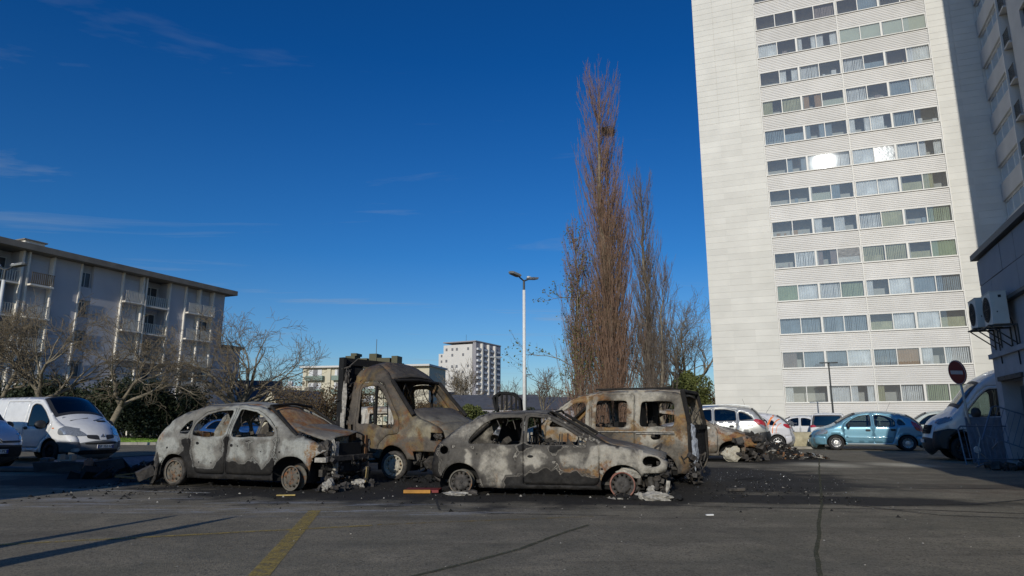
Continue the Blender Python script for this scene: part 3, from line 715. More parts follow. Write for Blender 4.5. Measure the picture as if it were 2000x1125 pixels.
t = thing('grey_hall', 'flat roofed grey hall behind the burnt cab', 'building', (-31, 190, 0), rotz=R(-20)); box('wall', 0, 12, 0, 10, 0, 9, M_fs, t); box('roof', -.4, 12.4, -.4, 10.4, 9, 9.6, M_slate, t); box('window', 2, 5, -.06, -.01, 5, 7, M_farwin, t)
t = thing('long_white_block', 'long low white building in the distance at the left', 'building', (-95, 205, 0), rotz=R(-8)); box('wall', 0, 42, 0, 9, 0, 11.2, M_cream, t); box('roof', -.3, 42.3, -.3, 9.3, 11.2, 11.7, M_fw, t)
for i, (a, z) in enumerate(((22.0, 11.7), (27, 11.7), (34, 11.7))): box('roof_vent', a, a+1.3, 2, 3.2, z, z+1.6, M_farsh, t)
for (lab, x, y, w_, h, rh) in (('long slate roof left of the white lamp post', -12, 118, 16, 3.4, 2.6), ('long slate roof right of the white lamp post', 2, 112, 11, 3.2, 2.2)):
    t = thing('low_hall', lab, 'building', (x, y, 0), rotz=R(-6)); box('wall', 0, w_, 0, 8, 0, h, M_fs, t)
    MB().add([(-.3,-.4,h),(w_+.3,-.4,h),(w_+.3,4,h+rh),(-.3,4,h+rh),(w_+.3,8.4,h),(-.3,8.4,h)], [(0,1,2,3),(3,2,4,5),(0,3,5),(1,4,2)]).build('roof', M_slate, t)

# ================================================================ trees
def tubes(name, segs, mat, parent, sides=4, kind=None):
    S = np.array([(*a, *b, r0, r1) for a, b, r0, r1 in segs], dtype=float); n_ = len(S)
    if not n_: return None
    A = S[:, :3]; B = S[:, 3:6]; D = B-A; D /= np.maximum(np.linalg.norm(D, axis=1, keepdims=True), 1e-9)
    up = np.where(np.abs(D[:, 2:3]) < .9, np.array([[0, 0, 1.]]), np.array([[1., 0, 0]])); U = np.cross(D, up); U /= np.linalg.norm(U, axis=1, keepdims=True); W_ = np.cross(D, U)
    V = np.zeros((n_, 2*sides, 3))
    for i in range(sides):
        t = 2*math.pi*i/sides; q = U*math.cos(t)+W_*math.sin(t)
        V[:, i] = A+q*S[:, 6:7]; V[:, sides+i] = B+q*S[:, 7:8]
    F = np.array([(i, (i+1) % sides, sides+(i+1) % sides, sides+i) for i in range(sides)])
    FF = (F[None]+(np.arange(n_)*2*sides)[:, None, None]).reshape(-1, 4)
    me = bpy.data.meshes.new(name); V = V.reshape(-1, 3)
    me.vertices.add(len(V)); me.vertices.foreach_set('co', V.ravel()); me.loops.add(FF.size); me.loops.foreach_set('vertex_index', FF.ravel())
    me.polygons.add(len(FF)); me.polygons.foreach_set('loop_start', np.arange(0, FF.size, 4)); me.polygons.foreach_set('loop_total', np.full(len(FF), 4))
    me.update(); me.validate(); me.materials.append(mat); o = link(name, me, parent)
    if kind: o['kind'] = kind
    return o
def grow(out, p, d, Ln, r, lv, mx, rn, spread, up, nch, wander=.16, shrink=.66, rmin=.004, nseg=4):
    d = Vector(d).normalized(); p = Vector(p); L_ = Ln/nseg; rr = r
    for i in range(nseg):
        d = (d+Vector((rn.gauss(0, wander), rn.gauss(0, wander), rn.gauss(0, wander)+up*.12))).normalized()
        q = p+d*L_; r1 = max(rmin, rr*(.86 if i < nseg-1 else .7)); out.append((lv, tuple(p), tuple(q), rr, r1)); p = q; rr = r1
        if lv < mx and (i >= 1 or lv > 0):
            for _ in range(nch if i == nseg-1 else (1 if rn.random() < .8 else 0)):
                ax = d.orthogonal().normalized(); ax.rotate(Matrix.Rotation(rn.uniform(0, 6.283), 3, d)); c = d.copy(); c.rotate(Matrix.Rotation(R(rn.uniform(.55, 1.25)*spread), 3, ax))
                grow(out, p, c, Ln*shrink*rn.uniform(.75, 1.15), max(rmin, rr*.72), lv+1, mx, rn, spread, up, nch, wander*1.1, shrink, rmin, nseg)
M_bark = plain('bark_brown', (.21,.18,.13), .9, var=.4, scale=5, dirt=.4, dirtcol=(.09,.09,.04))
M_twig = plain('twig_brown', (.18,.145,.095), .9, var=.3, scale=3)
M_twigr = plain('twig_red_brown', (.225,.140,.095), .9, var=.35, scale=1.2, dirt=.5, dirtcol=(.11,.10,.05))
M_twigd = plain('twig_dark', (.15,.12,.095), .9, var=.4, scale=1.5)
M_leafd = plain('leaf_dark_green', (.022,.032,.012), .7, var=.5, scale=4)
M_leafy = plain('leaf_yellow_green', (.10,.115,.03), .7, var=.5, scale=3)
M_leafb = plain('leaf_bronze', (.10,.065,.03), .8, var=.5, scale=3)
def bare_tree(label, x, y, h, seed, spread=38, up=.5, lean=(0,0), trunk=.25, forks=4, mx=5, L0=None, tw=None, r=.16, group=None, wander=.16, nch=2, minr=.006):
    rn = random.Random(seed); t = thing('bare_tree', label, 'tree', (x, y, 0), group=group)
    out = []; L0 = L0 or h*.34; base = Vector((0, 0, 0)); top = Vector((lean[0]*h*.2, lean[1]*h*.2, h*trunk))
    tr = [(0, (0, 0, -.1), tuple(top*.5), r*1.25, r*1.05), (0, tuple(top*.5), tuple(top), r*1.05, r)]
    for i in range(forks):
        a = 2*math.pi*(i+rn.random()*.6)/forks; s_ = R(spread*rn.uniform(.6, 1.25)); d = (math.sin(s_)*math.cos(a)+lean[0]*.4, math.sin(s_)*math.sin(a)+lean[1]*.4, math.cos(s_))
        grow(out, top, d, L0*rn.uniform(.85, 1.1), r*.68, 1, mx, rn, spread, up, nch, wander, .68, minr)
    zmax = max(s[2][2] for s in out); k = h/zmax
    sc3 = lambda p: tuple(c*k for c in p)
    big = [(sc3(a), sc3(b), r0, r1) for lv, a, b, r0, r1 in tr+[s for s in out if s[0] <= 2]]
    sm2 = [(sc3(a), sc3(b), r0, r1) for lv, a, b, r0, r1 in out if lv > 2]
    tubes('trunk', [(sc3(a), sc3(b), r0, r1) for lv, a, b, r0, r1 in tr], M_bark, t, 8)
    tubes('limbs', [s for s in big[2:]], M_bark, t, 6); tubes('crown', sm2, tw or M_twig, t, 3)
    return t
def leaves(name, pts, size, mat, parent, seed=1, kind=None, flat=.0):
    rn = np.random.RandomState(seed); n_ = len(pts); P = np.array(pts)
    a = rn.normal(size=(n_, 3)); a /= np.linalg.norm(a, axis=1, keepdims=True); b = np.cross(a, rn.normal(size=(n_, 3))); b /= np.linalg.norm(b, axis=1, keepdims=True)
    s_ = size*rn.uniform(.6, 1.4, (n_, 1)); V = np.stack([P-a*s_, P+b*s_*.5, P+a*s_, P-b*s_*.5], 1).reshape(-1, 3); F = np.arange(n_*4)
    me = bpy.data.meshes.new(name); me.vertices.add(len(V)); me.vertices.foreach_set('co', V.ravel()); me.loops.add(len(F)); me.loops.foreach_set('vertex_index', F)
    me.polygons.add(n_); me.polygons.foreach_set('loop_start', np.arange(0, n_*4, 4)); me.polygons.foreach_set('loop_total', np.full(n_, 4)); me.update(); me.materials.append(mat)
    o = link(name, me, parent)
    if kind: o['kind'] = kind
    return o

# poplars
def poplar(label, x, y, h, seed, wbase, wtop, nprim, mat, r=.30, leafy=0, z0=1.0, stems=1, sw_=.8):
    rn = random.Random(seed); t = thing('poplar_tree', label, 'tree', (x, y, 0), group='poplars beside the tower')
    tr = []; seg = []; lf = []
    for s_ in range(stems):
        bx, by = (rn.uniform(-sw_, sw_), rn.uniform(-sw_, sw_)) if stems > 1 else (0, 0)
        hh = h*(1 if s_ == 0 else rn.uniform(.45, .85)); p = Vector((bx, by, 0)); n_ = 14; pts = [p.copy()]
        for i in range(n_): p = Vector((bx+(p.x-bx)*.7+rn.gauss(0, .09), by+(p.y-by)*.7+rn.gauss(0, .09), p.z+hh/n_)); pts.append(p.copy())
        for i in range(n_): tr.append((tuple(pts[i]), tuple(pts[i+1]), r*(1-i/n_)**.8*(1 if s_ == 0 else .6)+.012, r*(1-(i+1)/n_)**.8*(1 if s_ == 0 else .6)+.012))
        for b in range(int(nprim*(1 if s_ == 0 else .55))):
            u = rn.random()**1.15; z = z0+u*(hh-z0)*.97; i = min(n_-1, int(z/hh*n_)); q = pts[i].lerp(pts[i+1], z/hh*n_-i)
            a = rn.uniform(0, 6.283); wd = (wbase*(1-u)+wtop*u)*rn.uniform(.45, 1.1)*(1 if s_ == 0 else .8); ln = min(wd*rn.uniform(1.5, 3.6)+.6, (hh*1.03-z)+.9)
            # rises outward first, then turns upright
            cur = q.copy(); ns = 7; br = []
            for j in range(ns):
                f_ = (j+1)/ns; out_ = wd*(1-(1-f_)**2.0); nxt = q+Vector((math.cos(a)*out_+rn.gauss(0, .05), math.sin(a)*out_+rn.gauss(0, .05), ln*f_)); br.append((cur.copy(), nxt)); cur = nxt
            rb = .012+.012*(1-u)*min(1, ln/4)
            for j, (c0, c1) in enumerate(br): seg.append((tuple(c0), tuple(c1), rb*(1-j/ns)+.005, rb*(1-(j+1)/ns)+.004))
            for j in range(1, ns):
                for _ in range(rn.choice((1, 2, 3))):
                    c0 = br[j][0]; a2 = a+rn.uniform(-1.4, 1.4); l2 = rn.uniform(.4, 1.3)*(1.1-.35*u); tilt = rn.uniform(.12, .42)
                    d = Vector((math.cos(a2)*tilt, math.sin(a2)*tilt, 1)).normalized(); c1 = c0+d*l2*.5; c2 = c1+(d+Vector((rn.gauss(0,.1), rn.gauss(0,.1), .3))).normalized()*l2*.5
                    seg.append((tuple(c0), tuple(c1), .008, .006)); seg.append((tuple(c1), tuple(c2), .006, .004))
                    if rn.random() < .5:
                        d3 = (d+Vector((rn.gauss(0,.35), rn.gauss(0,.35), .1))).normalized(); seg.append((tuple(c1), tuple(c1+d3*l2*.45), .005, .0035))
                    if leafy and rn.random() < leafy: lf += [tuple(c1+Vector((rn.gauss(0,.22), rn.gauss(0,.22), rn.gauss(0,.25)))) for _ in range(7)]
    tubes('trunk', tr, M_bark, t, 7); tubes('crown', seg, mat, t, 3)
    if lf: leaves('ivy_leaves', lf, .07, M_leafy, t, seed)
    return t
poplar('tallest red brown leafless poplar with a bird nest near the top', 6.75, 45, 25.2, 3, 2.25, 1.3, 360, M_twigr, .34, stems=4, sw_=.75)
poplar('shorter poplar at the right of the tall one, darker and narrow', 9.45, 44.2, 17.4, 8, 1.35, .9, 190, M_twigd, .24, stems=3, sw_=.45)
poplar('bushy poplar at the left of the tall one with ivy leaves', 4.7, 44.5, 13.6, 21, 1.35, .8, 120, M_twigr, .16, leafy=.16, stems=3, sw_=.6)
rn = random.Random(77); seg = []
for i in range(260):
    a = rn.uniform(0, 6.28); e = rn.uniform(-.5, .5); c = Vector((math.cos(a)*.33, math.sin(a)*.33, e*.5)); d = Vector((-math.sin(a)*.3+rn.gauss(0,.12), math.cos(a)*.3+rn.gauss(0,.12), rn.gauss(0,.12))); seg.append((tuple(c-d), tuple(c+d), .012, .006))
nst = tubes('bird_nest', seg, M_twigd, None, 3); nst.location = (6.95, 44.9, 21.8); tag(nst, 'round twig nest high in the tallest poplar', 'nest')
# suckers / thicket at the poplars' feet
seg = []
for i in range(1200):
    x = 6.2+rn.gauss(0, 1.5); y = 44.2+rn.gauss(0, .9); z = rn.uniform(0, 1.2); hh = rn.uniform(1.0, 4.8)*max(.35, 1-abs(x-6.3)/6); q = Vector((x, y, z)); d = Vector((rn.gauss(0,.16)+(x-6.2)*.05, rn.gauss(0,.16), 1)).normalized()
    m_ = q+d*hh*.5; d2 = (d+Vector((rn.gauss(0,.2), rn.gauss(0,.2), .1))).normalized(); seg += [(tuple(q), tuple(m_), .012, .008), (tuple(m_), tuple(m_+d2*hh*.5), .008, .004), (tuple(m_), tuple(m_+(d+Vector((rn.gauss(0,.4), rn.gauss(0,.4), 0))).normalized()*hh*.3), .006, .004)]
tag(tubes('sucker_thicket', seg, M_twigr, None, 3), 'dense thicket of upright reddish shoots at the foot of the poplars', 'shrub', kind='stuff')
seg = []; out = []
for sgn, z0_, l_ in ((-1, 4.5, 3.4), (-1, 2.8, 3.6), (-1, 9.5, 1.8)):
    grow(out, (4.6, 44.6, z0_), (sgn*1, rn.uniform(-.3,.3), .15), l_, .04, 1, 3, rn, 35, .3, 2, .2, .5, .006)
lfp = [tuple(Vector(s[2])+Vector((rn.gauss(0,.1), rn.gauss(0,.1), rn.gauss(0,.1)))) for s in out if s[0] >= 2 for _ in range(2) if rn.random() < .3]
t = thing('leafy_sapling', 'thin spreading sapling with a few green leaves left of the poplars', 'tree', (4.6, 44.6, 0))
tubes('crown', [(tuple(Vector(s[1])-Vector((4.6,44.6,0))), tuple(Vector(s[2])-Vector((4.6,44.6,0))), s[3], s[4]) for s in out], M_twig, t, 3); tubes('trunk', [((0,0,0),(0,0,5),.07,.05),((0,0,5),(0,0,9.6),.05,.03)], M_bark, t, 6)
leaves('leaf', [tuple(Vector(p)-Vector((4.6,44.6,0))) for p in lfp], .09, M_leafy, t, 4)

# bare trees
GT = 'bare trees before the left apartment block'
bare_tree('wide bare tree before the right corner of the left block', -18.8, 46, 9.3, 5, 42, .40, (.05,0), .18, 6, 5, r=.24, minr=.010)
bare_tree('bare tree leaning right above the white van', -22.6, 37.5, 8.8, 12, 44, .3, (.55,0), .26, 4, 5, r=.17, group=GT, minr=.009)
bare_tree('bare tree behind the roof of the white van', -24.4, 35, 8.2, 23, 44, .35, (-.1,0), .3, 4, 5, r=.17, group=GT, minr=.009)
bare_tree('leaning bare tree at the left edge by the lamp post', -26.5, 35.5, 7.4, 31, 46, .25, (-.3,0), .3, 3, 5, r=.17, group=GT, minr=.009)
bare_tree('tall bare tree before the distant white tower', -9.3, 135, 14.5, 61, 30, .9, (0,0), .3, 5, 5, r=.24, minr=.018)
GF = 'distant bare trees'
for i, (x, y, h, lab) in enumerate(((-12.8, 120, 8, 'small bare tree left of the tree before the white tower'), (-4.6, 125, 8, 'small bare tree just right of the distant white tower'), (-1.5, 110, 8.5, 'small bare tree left of the white lamp post'), (4.2, 90, 8.5, 'small bare tree right of the white lamp post'), (-19.5, 128, 10.5, 'bare tree beside the grey hall'), (-22.8, 135, 9.5, 'bare tree left of the grey hall'))):
    bare_tree(lab, x, y, h, 70+i, 34, .6, (0,0), .25, 4, 4, r=.14, minr=.02, group=GF, tw=M_twigd)
bare_tree('tall bare tree against the left edge of the tower', 17.2, 64, 15.5, 91, 34, .7, (-.1,0), .25, 5, 5, r=.24, minr=.010)
bare_tree('bare tree half hidden by the poplars at the right', 13.8, 60, 12.0, 93, 34, .6, (0,0), .25, 4, 5, r=.18, minr=.010)

def bush(name, label, cat, x, y, rx, ry, h, n_, mat, seed, size=.12, kind=None, core=True, group=None):
    rn = np.random.RandomState(seed); t = thing(name, label, cat, (x, y, 0), group=group); k = max(5, int(rx*ry*h/1.5)+6)
    cs = np.stack([rn.uniform(-rx, rx, k)*.75, rn.uniform(-ry, ry, k)*.7, h*rn.uniform(.25, .8, k)], 1); rs = rn.uniform(.28, .45, k)*min(h, rx*1.2)
    idx = rn.randint(0, k, n_); d = rn.normal(size=(n_, 3)); d /= np.linalg.norm(d, axis=1, keepdims=True)
    P = cs[idx]+d*rs[idx][:, None]*rn.uniform(.55, 1.08, (n_, 1)); P[:, 2] = np.abs(P[:, 2])+.02
    leaves('foliage', P, size, mat, t, seed)
    if core:
        st = [((cs[i][0]*.3, cs[i][1]*.3, 0), tuple(cs[i]), .04, .02) for i in range(k)]; tubes('stem', st, M_twigd, t, 5)
    return t
bush('evergreen_shrub', 'dark evergreen shrub right behind the white van', 'shrub', -22.2, 44.5, 2.6, 1.5, 3.2, 17000, M_leafd, 1, .10, group='dark shrubs along the lawn')
bush('evergreen_shrub', 'dark evergreen shrub next to the rear of the grey wreck', 'shrub', -25.6, 45.5, 2.8, 1.5, 4.0, 16000, M_leafd, 2, .10, group='dark shrubs along the lawn')
bush('evergreen_shrub', 'dark evergreen shrub above the white van roof', 'shrub', -30.5, 46.5, 2.9, 1.5, 4.6, 15000, M_leafd, 3, .11, group='dark shrubs along the lawn')
bush('evergreen_shrub', 'dark evergreen shrub at the left edge behind the vans', 'shrub', -35.0, 46.5, 2.9, 1.5, 4.2, 12000, M_leafd, 4, .11, group='dark shrubs along the lawn')
bush('evergreen_shrub', 'low dark shrub between lawn and grey wreck', 'shrub', -19.0, 46, 2.2, 1.2, 1.9, 9000, M_leafd, 5, .09, group='dark shrubs along the lawn')
bush('round_shrub', 'bright green shrub left of the white lamp post', 'shrub', -5.6, 82, 2.0, 1.4, 3.1, 9000, M_leafy, 6, .13)
bush('hedge', 'long dark green hedge before the slate roofs', 'hedge', -3.5, 90, 9, 1.2, 2.6, 26000, M_leafd, 7, .15, core=False)
bush('conifer', 'rounded green conifer between poplars and tower', 'tree', 14.6, 56.5, 1.9, 1.6, 6.0, 15000, M_leafy, 8, .11)
bush('scrub', 'bronze brown scrub behind the roof of the grey wreck', 'shrub', -17.5, 62, 5.5, 2, 4.4, 18000, M_leafb, 9, .09)
bush('scrub', 'brown scrub between the cab and the distant tower', 'shrub', -14, 105, 6, 2, 4.5, 16000, M_leafb, 10, .13)
bush('scrub', 'brown scrub below the bare trees by the tower', 'shrub', 16.5, 60, 3.5, 2, 4.0, 14000, M_leafb, 12, .11)
# distant tree belt
seg = []
for i in range(5200):
    a = R(rn.uniform(-42, 20)); d = rn.uniform(165, 215); x, y = math.sin(a)*d/math.cos(a)*.999, d; h = 5+3.0*math.sin(a*31)+2*math.sin(a*13+1)+rn.uniform(-1, 1.5)
    p = Vector((x, y, rn.uniform(0, h*.5))); q = p+Vector((rn.gauss(0, .9), rn.gauss(0, .9), h*.45)); seg += [(tuple(p), tuple(q), .09, .05), (tuple(q), tuple(q+Vector((rn.gauss(0,1.2), 0, rn.uniform(.6,1.8)))), .05, .03)]
tag(tubes('tree_belt', seg, M_twigd, None, 3), 'far brown belt of bare trees on the horizon', 'wood', kind='stuff')
P = []
for i in range(26000):
    a = R(rn.uniform(-60, 50)); d = rn.uniform(220, 232); P.append((math.tan(a)*d, d, abs(rn.gauss(0, 2.6))))
tag(leaves('hedge_belt', P, .8, M_leafb, None, 3), 'far brown undergrowth on the horizon', 'wood', kind='stuff')

# lawn strip with kerb at the left
lawn = pyd('lawn', [(-60,36.6,.10),(-18.6,36.6,.10),(-20.5,49,.10),(-70,49,.10)], [(0,1,2,3)], plain('lawn_soil', (.14,.19,.045), .95, var=.4, scale=2)); tag(lawn, kind='structure')
kb = MB().box(0, .98, 0, .16, 0, .14).build('kerb_stone', M_conc, None); lawn_k = link('kerb', None); tag(lawn_k, 'grey concrete kerb along the lawn', kind='structure'); lawn_k.location = (-60, 36.42, 0); kb.parent = lawn_k
copies(kb, lawn_k, [(i*1.0, 0, 0) for i in range(1, 41)])
P = np.stack([np.random.RandomState(2).uniform(-36, -18.8, 90000), np.random.RandomState(3).uniform(36.7, 48, 90000), np.full(90000, .13)], 1)
tag(leaves('grass', P, .05, plain('grass_green', (.20,.32,.05), .8, var=.5, scale=1.5), None, 5), 'short green grass on the lawn strip', 'grass', kind='stuff')
# ================================================================ vehicle builder
# car space: +x to the front, +y to the left, z up, origin on the ground midway between the axles
def chaikin(p, n=2, closed=True):
    for _ in range(n):
        q = []
        m = len(p)
        for i in range(m if closed else m-1):
            a, b = p[i], p[(i+1) % m]
            q += [tuple(.75*a[k]+.25*b[k] for k in range(2)), tuple(.25*a[k]+.75*b[k] for k in range(2))]
        if not closed: q = [tuple(p[0][:2])]+q+[tuple(p[-1][:2])]
        p = q
    return p
def rounded(p, r=.07, n=4):
    """rounds the corners of a closed polygon with a fixed radius"""
    out = []; m = len(p)
    for i in range(m):
        a, b, c = Vector(p[i-1]), Vector(p[i]), Vector(p[(i+1) % m]); d1 = min(r, .45*(a-b).length); d2 = min(r, .45*(c-b).length)
        if (a-b).length < 1e-6 or (c-b).length < 1e-6: out.append(tuple(b)); continue
        s_ = b+(a-b).normalized()*d1; e_ = b+(c-b).normalized()*d2
        for k in range(n+1):
            t = k/n; q = s_*(1-t)**2+b*2*t*(1-t)+e_*t*t; out.append((q.x, q.y))
    return out
def smooth_prof(cp, n=2):
    """open tagged polyline, corner cutting; tag belongs to the segment that starts at the point"""
    pts = [(x, z) for x, z, t in cp]; tags = [t for *_, t in cp][:-1]
    for _ in range(n):
        q = [pts[0]]; tg = []
        for i in range(len(pts)-1):
            a, b = pts[i], pts[i+1]
            q += [(.75*a[0]+.25*b[0], .75*a[1]+.25*b[1]), (.25*a[0]+.75*b[0], .25*a[1]+.75*b[1])]
            tg += [tags[i], tags[i], tags[i+1] if i+1 < len(tags) else tags[i]]
            if i == 0: pass
        q.append(pts[-1]); 
        # tags per segment of q: first, then (Q-R, R-nextQ) pairs
        seg = [tags[0]]
        for i in range(len(pts)-1): seg += [tags[i], tags[min(i+1, len(tags)-1)]]
        pts, tags = q, seg[:len(q)-1]
    return pts, tags
def pip(P, poly):
    """points in polygon (numpy)"""
    x, y = P[:, 0], P[:, 1]; ins = np.zeros(len(P), bool); n_ = len(poly)
    for i in range(n_):
        x1, y1 = poly[i]; x2, y2 = poly[(i+1) % n_]
        c = ((y1 > y) != (y2 > y)); 
        if y1 != y2: ins ^= c & (x < (x2-x1)*(y-y1)/(y2-y1)+x1)
    return ins
def offset_poly(p, d):
    n_ = len(p); A = sum(p[i][0]*p[(i+1) % n_][1]-p[(i+1) % n_][0]*p[i][1] for i in range(n_)); s_ = 1 if A > 0 else -1
    out = []
    for i in range(n_):
        a, b, c = p[i-1], p[i], p[(i+1) % n_]
        t1 = Vector((b[0]-a[0], b[1]-a[1])); t2 = Vector((c[0]-b[0], c[1]-b[1]))
        if t1.length < 1e-7 or t2.length < 1e-7: out.append(tuple(b)); continue
        t1.normalize(); t2.normalize(); n1 = Vector((t1.y, -t1.x))*s_; n2 = Vector((t2.y, -t2.x))*s_; m = n1+n2
        m = n1 if m.length < .1 else m.normalized()/max(.4, m.normalized().dot(n1)); out.append((b[0]+m.x*d, b[1]+m.y*d))
    return out
def dens(poly, step):
    o = []
    for i, a in enumerate(poly):
        b = poly[(i+1) % len(poly)]; n_ = max(1, int(math.dist(a, b)/step))
        o += [(a[0]+(b[0]-a[0])*k/n_, a[1]+(b[1]-a[1])*k/n_) for k in range(n_)]
    return o
def cdt(outline, polys, step):
    """triangulates the outline with all polys as edges; returns verts, faces, centroids"""
    V = []; E = []
    for pl in [outline]+polys:
        q = dens(pl, step*1.2); n0 = len(V); V += q; E += [(n0+i, n0+(i+1) % len(q)) for i in range(len(q))]
    xs = [p[0] for p in outline]; zs = [p[1] for p in outline]
    gx = np.arange(min(xs), max(xs), step); gz = np.arange(min(zs), max(zs), step)
    G_ = np.array([(x+(step/2 if j % 2 else 0), z) for j, z in enumerate(gz) for x in gx]); G_ = G_[pip(G_, outline)]
    # keep grid points away from edges
    VE = np.array(V); keep = []
    for g_ in G_:
        if ((VE-g_)**2).sum(1).min() > (step*.45)**2: keep.append(tuple(g_))
    V += keep
    r = delaunay_2d_cdt([Vector(p) for p in V], E, [], 0, 1e-5)
    vv = np.array([(p.x, p.y) for p in r[0]]); ff = [tuple(f) for f in r[2]]
    cc = np.array([vv[list(f)].mean(0) for f in ff])
    k = pip(cc, outline)
    return vv, [f for f, m in zip(ff, k) if m], cc[k]
def sub_mesh(vv, ff):
    used = sorted({i for f in ff for i in f}); mp = {u: i for i, u in enumerate(used)}
    return vv[used], [tuple(mp[i] for i in f) for f in ff]

from mathutils import noise as mnoise
class Car:
    def __init__(s, name, label, cat, spec, loc, az, mats, burnt=False, wear=None, scale=(1,1,1), dz=0, roll=0, pitch=0, step=.09, detail=True, group=None, nowheel=()):
        s.sp = sp = spec; s.k = scale; s.burnt = burnt; s.wearf = wear; s.mats = mats; s.dz = dz; s.step = step; s.detail = detail
        s.root = thing(name, label, cat, (loc[0], loc[1], 0), az=az, group=group)
        s.body = []; s.rn = random.Random(hash(label) % 1000 if False else len(label)*7+len(name))
        s.pts, s.tags = smooth_prof(sp['prof'], 2)
        P = np.array(s.pts); d = np.linalg.norm(np.diff(P, axis=0), axis=1); s.cum = np.r_[0, np.cumsum(d)]
        # dense resample for the fillet distance
        t = np.linspace(0, s.cum[-1], 260); s.DP = np.stack([np.interp(t, s.cum, P[:, 0]), np.interp(t, s.cum, P[:, 1])], 1)
        rf = np.array([sp['fil'].get(tg, .07) for tg in s.tags]+[sp['fil'].get(s.tags[-1], .07)]); rf = np.convolve(np.pad(rf, 2, 'edge'), np.ones(5)/5, 'valid')
        s.DR = np.interp(t, s.cum, rf); s.rf = rf
        cr = np.array([sp['crown'].get(tg, .05) for tg in s.tags]+[sp['crown'].get(s.tags[-1], .05)]); s.cr = np.convolve(np.pad(cr, 2, 'edge'), np.ones(5)/5, 'valid')
        s.xmin, s.xmax = P[:, 0].min(), P[:, 0].max()
        s.roll, s.pitch = roll, pitch
        s.build(nowheel)
    def W(s, x, z, fil=True):
        sp = s.sp; x = np.asarray(x, float); z = np.asarray(z, float)
        w_ = np.full(x.shape, sp['W'], float)
        u = np.clip((x-sp['xf'])/(s.xmax-sp['xf']), 0, 1.1); w_ -= sp['af']*u**2
        u = np.clip((sp['xr']-x)/(sp['xr']-s.xmin), 0, 1.1); w_ -= sp['ar']*u**2
        up = np.clip(z-sp['zb'], 0, 9); w_ -= sp['tum']*up+sp.get('tum2', 0)*up**2
        lo = np.clip(sp['zb']-z, 0, 9); w_ -= sp['low']*np.clip(lo-.15, 0, 9)**2; 
        w_ += sp.get('crease', .012)*np.exp(-((z-sp.get('zc', sp['zb']-.22))/.05)**2)
        for ax in (sp['ax_r'], sp['ax_f']):     # flared arches
            rr = np.sqrt((x-ax)**2+(z-sp['R'])**2); w_ += .022*np.exp(-((rr-sp['Ra'])/.05)**2)*(z < sp['zb'])
        if fil:
            Q = np.stack([x.ravel(), z.ravel()], 1); A_ = s.DP[:-1]; B_ = s.DP[1:]-A_; tt = np.clip(((Q[:, None, :]-A_[None])*B_[None]).sum(2)/(B_**2).sum(1)[None], 0, 1); D = np.sqrt(((Q[:, None, :]-A_[None]-tt[..., None]*B_[None])**2).sum(2)); j = D.argmin(1); k_ = np.arange(len(Q)); d = D[k_, j]; d = np.where(d < 2e-3, 0, d); r = s.DR[j]*(1-tt[k_, j])+s.DR[j+1]*tt[k_, j]
            t = np.clip(1-d/r, 0, 1); w_ = w_-(r*(1-np.sqrt(np.clip(1-t**2, 0, 1)))).reshape(x.shape)
        return w_
    def T(s, P):
        P = np.array(P, float)*np.array(s.k); 
        if s.pitch: P[:, 2] += P[:, 0]*s.pitch
        if s.roll: P[:, 2] += P[:, 1]*s.roll
        P[:, 2] += s.dz; return P
    def emit(s, name, V3, F, mat, solid=0, smooth=True, parent=None, deform=True, label=None):
        V0 = np.array(V3, float); V = s.T(V0)
        if s.burnt and deform and s.sp.get('dent', .012):
            for i in range(len(V)):
                x, y, z = V0[i]; a = s.sp.get('dent', .012)
                q = (1 if y > 0 else -1); d1 = mnoise.noise((x*2.2, y*1.5+q, z*2.6)); d2 = mnoise.noise((x*6.5+3, y*4, z*6.5)); V[i, 1] += a*q*(2.2*d1+1.1*d2); V[i, 2] += a*(1.6*mnoise.noise((x*3+9, y*2.5, 1.))+.8*mnoise.noise((x*9, y*8, 5.)))*(1 if z > .8 else .3)
        o = pyd(name, V, F, mat, parent or s.root, smooth)
        if s.burnt and s.wearf:
            at = o.data.attributes.new('wear', 'FLOAT', 'POINT'); at.data.foreach_set('value', [float(s.wearf(*p)) for p in V0])
        if solid:
            m = o.modifiers.new('s', 'SOLIDIFY'); m.thickness = solid; m.offset = -1
        if label: o['label'] = label
        s.body.append((V, F)); return o
    def build(s, nowheel):
        sp = s.sp; st = s.step; sk = sp.get('skip', ())
        top = s.pts; x0, xe = top[0], top[-1]
        sill = sp['sill']; outline = list(top)+[(xe[0]-.05, sill), (x0[0]+.05, sill)] if True else None
        outline = [p for i, p in enumerate(outline) if i == 0 or math.dist(p, outline[i-1]) > 1e-4]
        Ra, R_ = sp['Ra'], sp['R']
        arch = {}
        for nm, ax in (('r', sp['ax_r']), ('f', sp['ax_f'])):
            arch[nm] = [(ax+Ra*math.cos(a), R_+Ra*math.sin(a)) for a in np.linspace(0, 2*math.pi, 36, endpoint=False)]
        wins = {k: rounded(v, sp.get('wr', .075)) for k, v in sp['wins'].items()}
        doors = {k: rounded(v, .06) for k, v in sp.get('doors', {}).items()}
        doors_in = {k: offset_poly(v, -.012 if s.burnt else -.006) for k, v in doors.items()}
        frames = {k: offset_poly(v, -.022) for k, v in wins.items()} if not s.burnt else {}
        vv, ff, cc = cdt(outline, list(arch.values())+list(wins.values())+list(doors.values())+list(doors_in.values())+list(frames.values())+list(sp.get('zones', {}).values())+[c for c in sp.get('cut', []) if max(abs(q[0]) for q in c) < 9], st)
        cls = np.array(['side_panel']*len(ff), dtype=object)
        for k in doors: 
            cls[pip(cc, doors[k])] = 'GAP'; 
        for k in doors: cls[pip(cc, doors_in[k])] = k
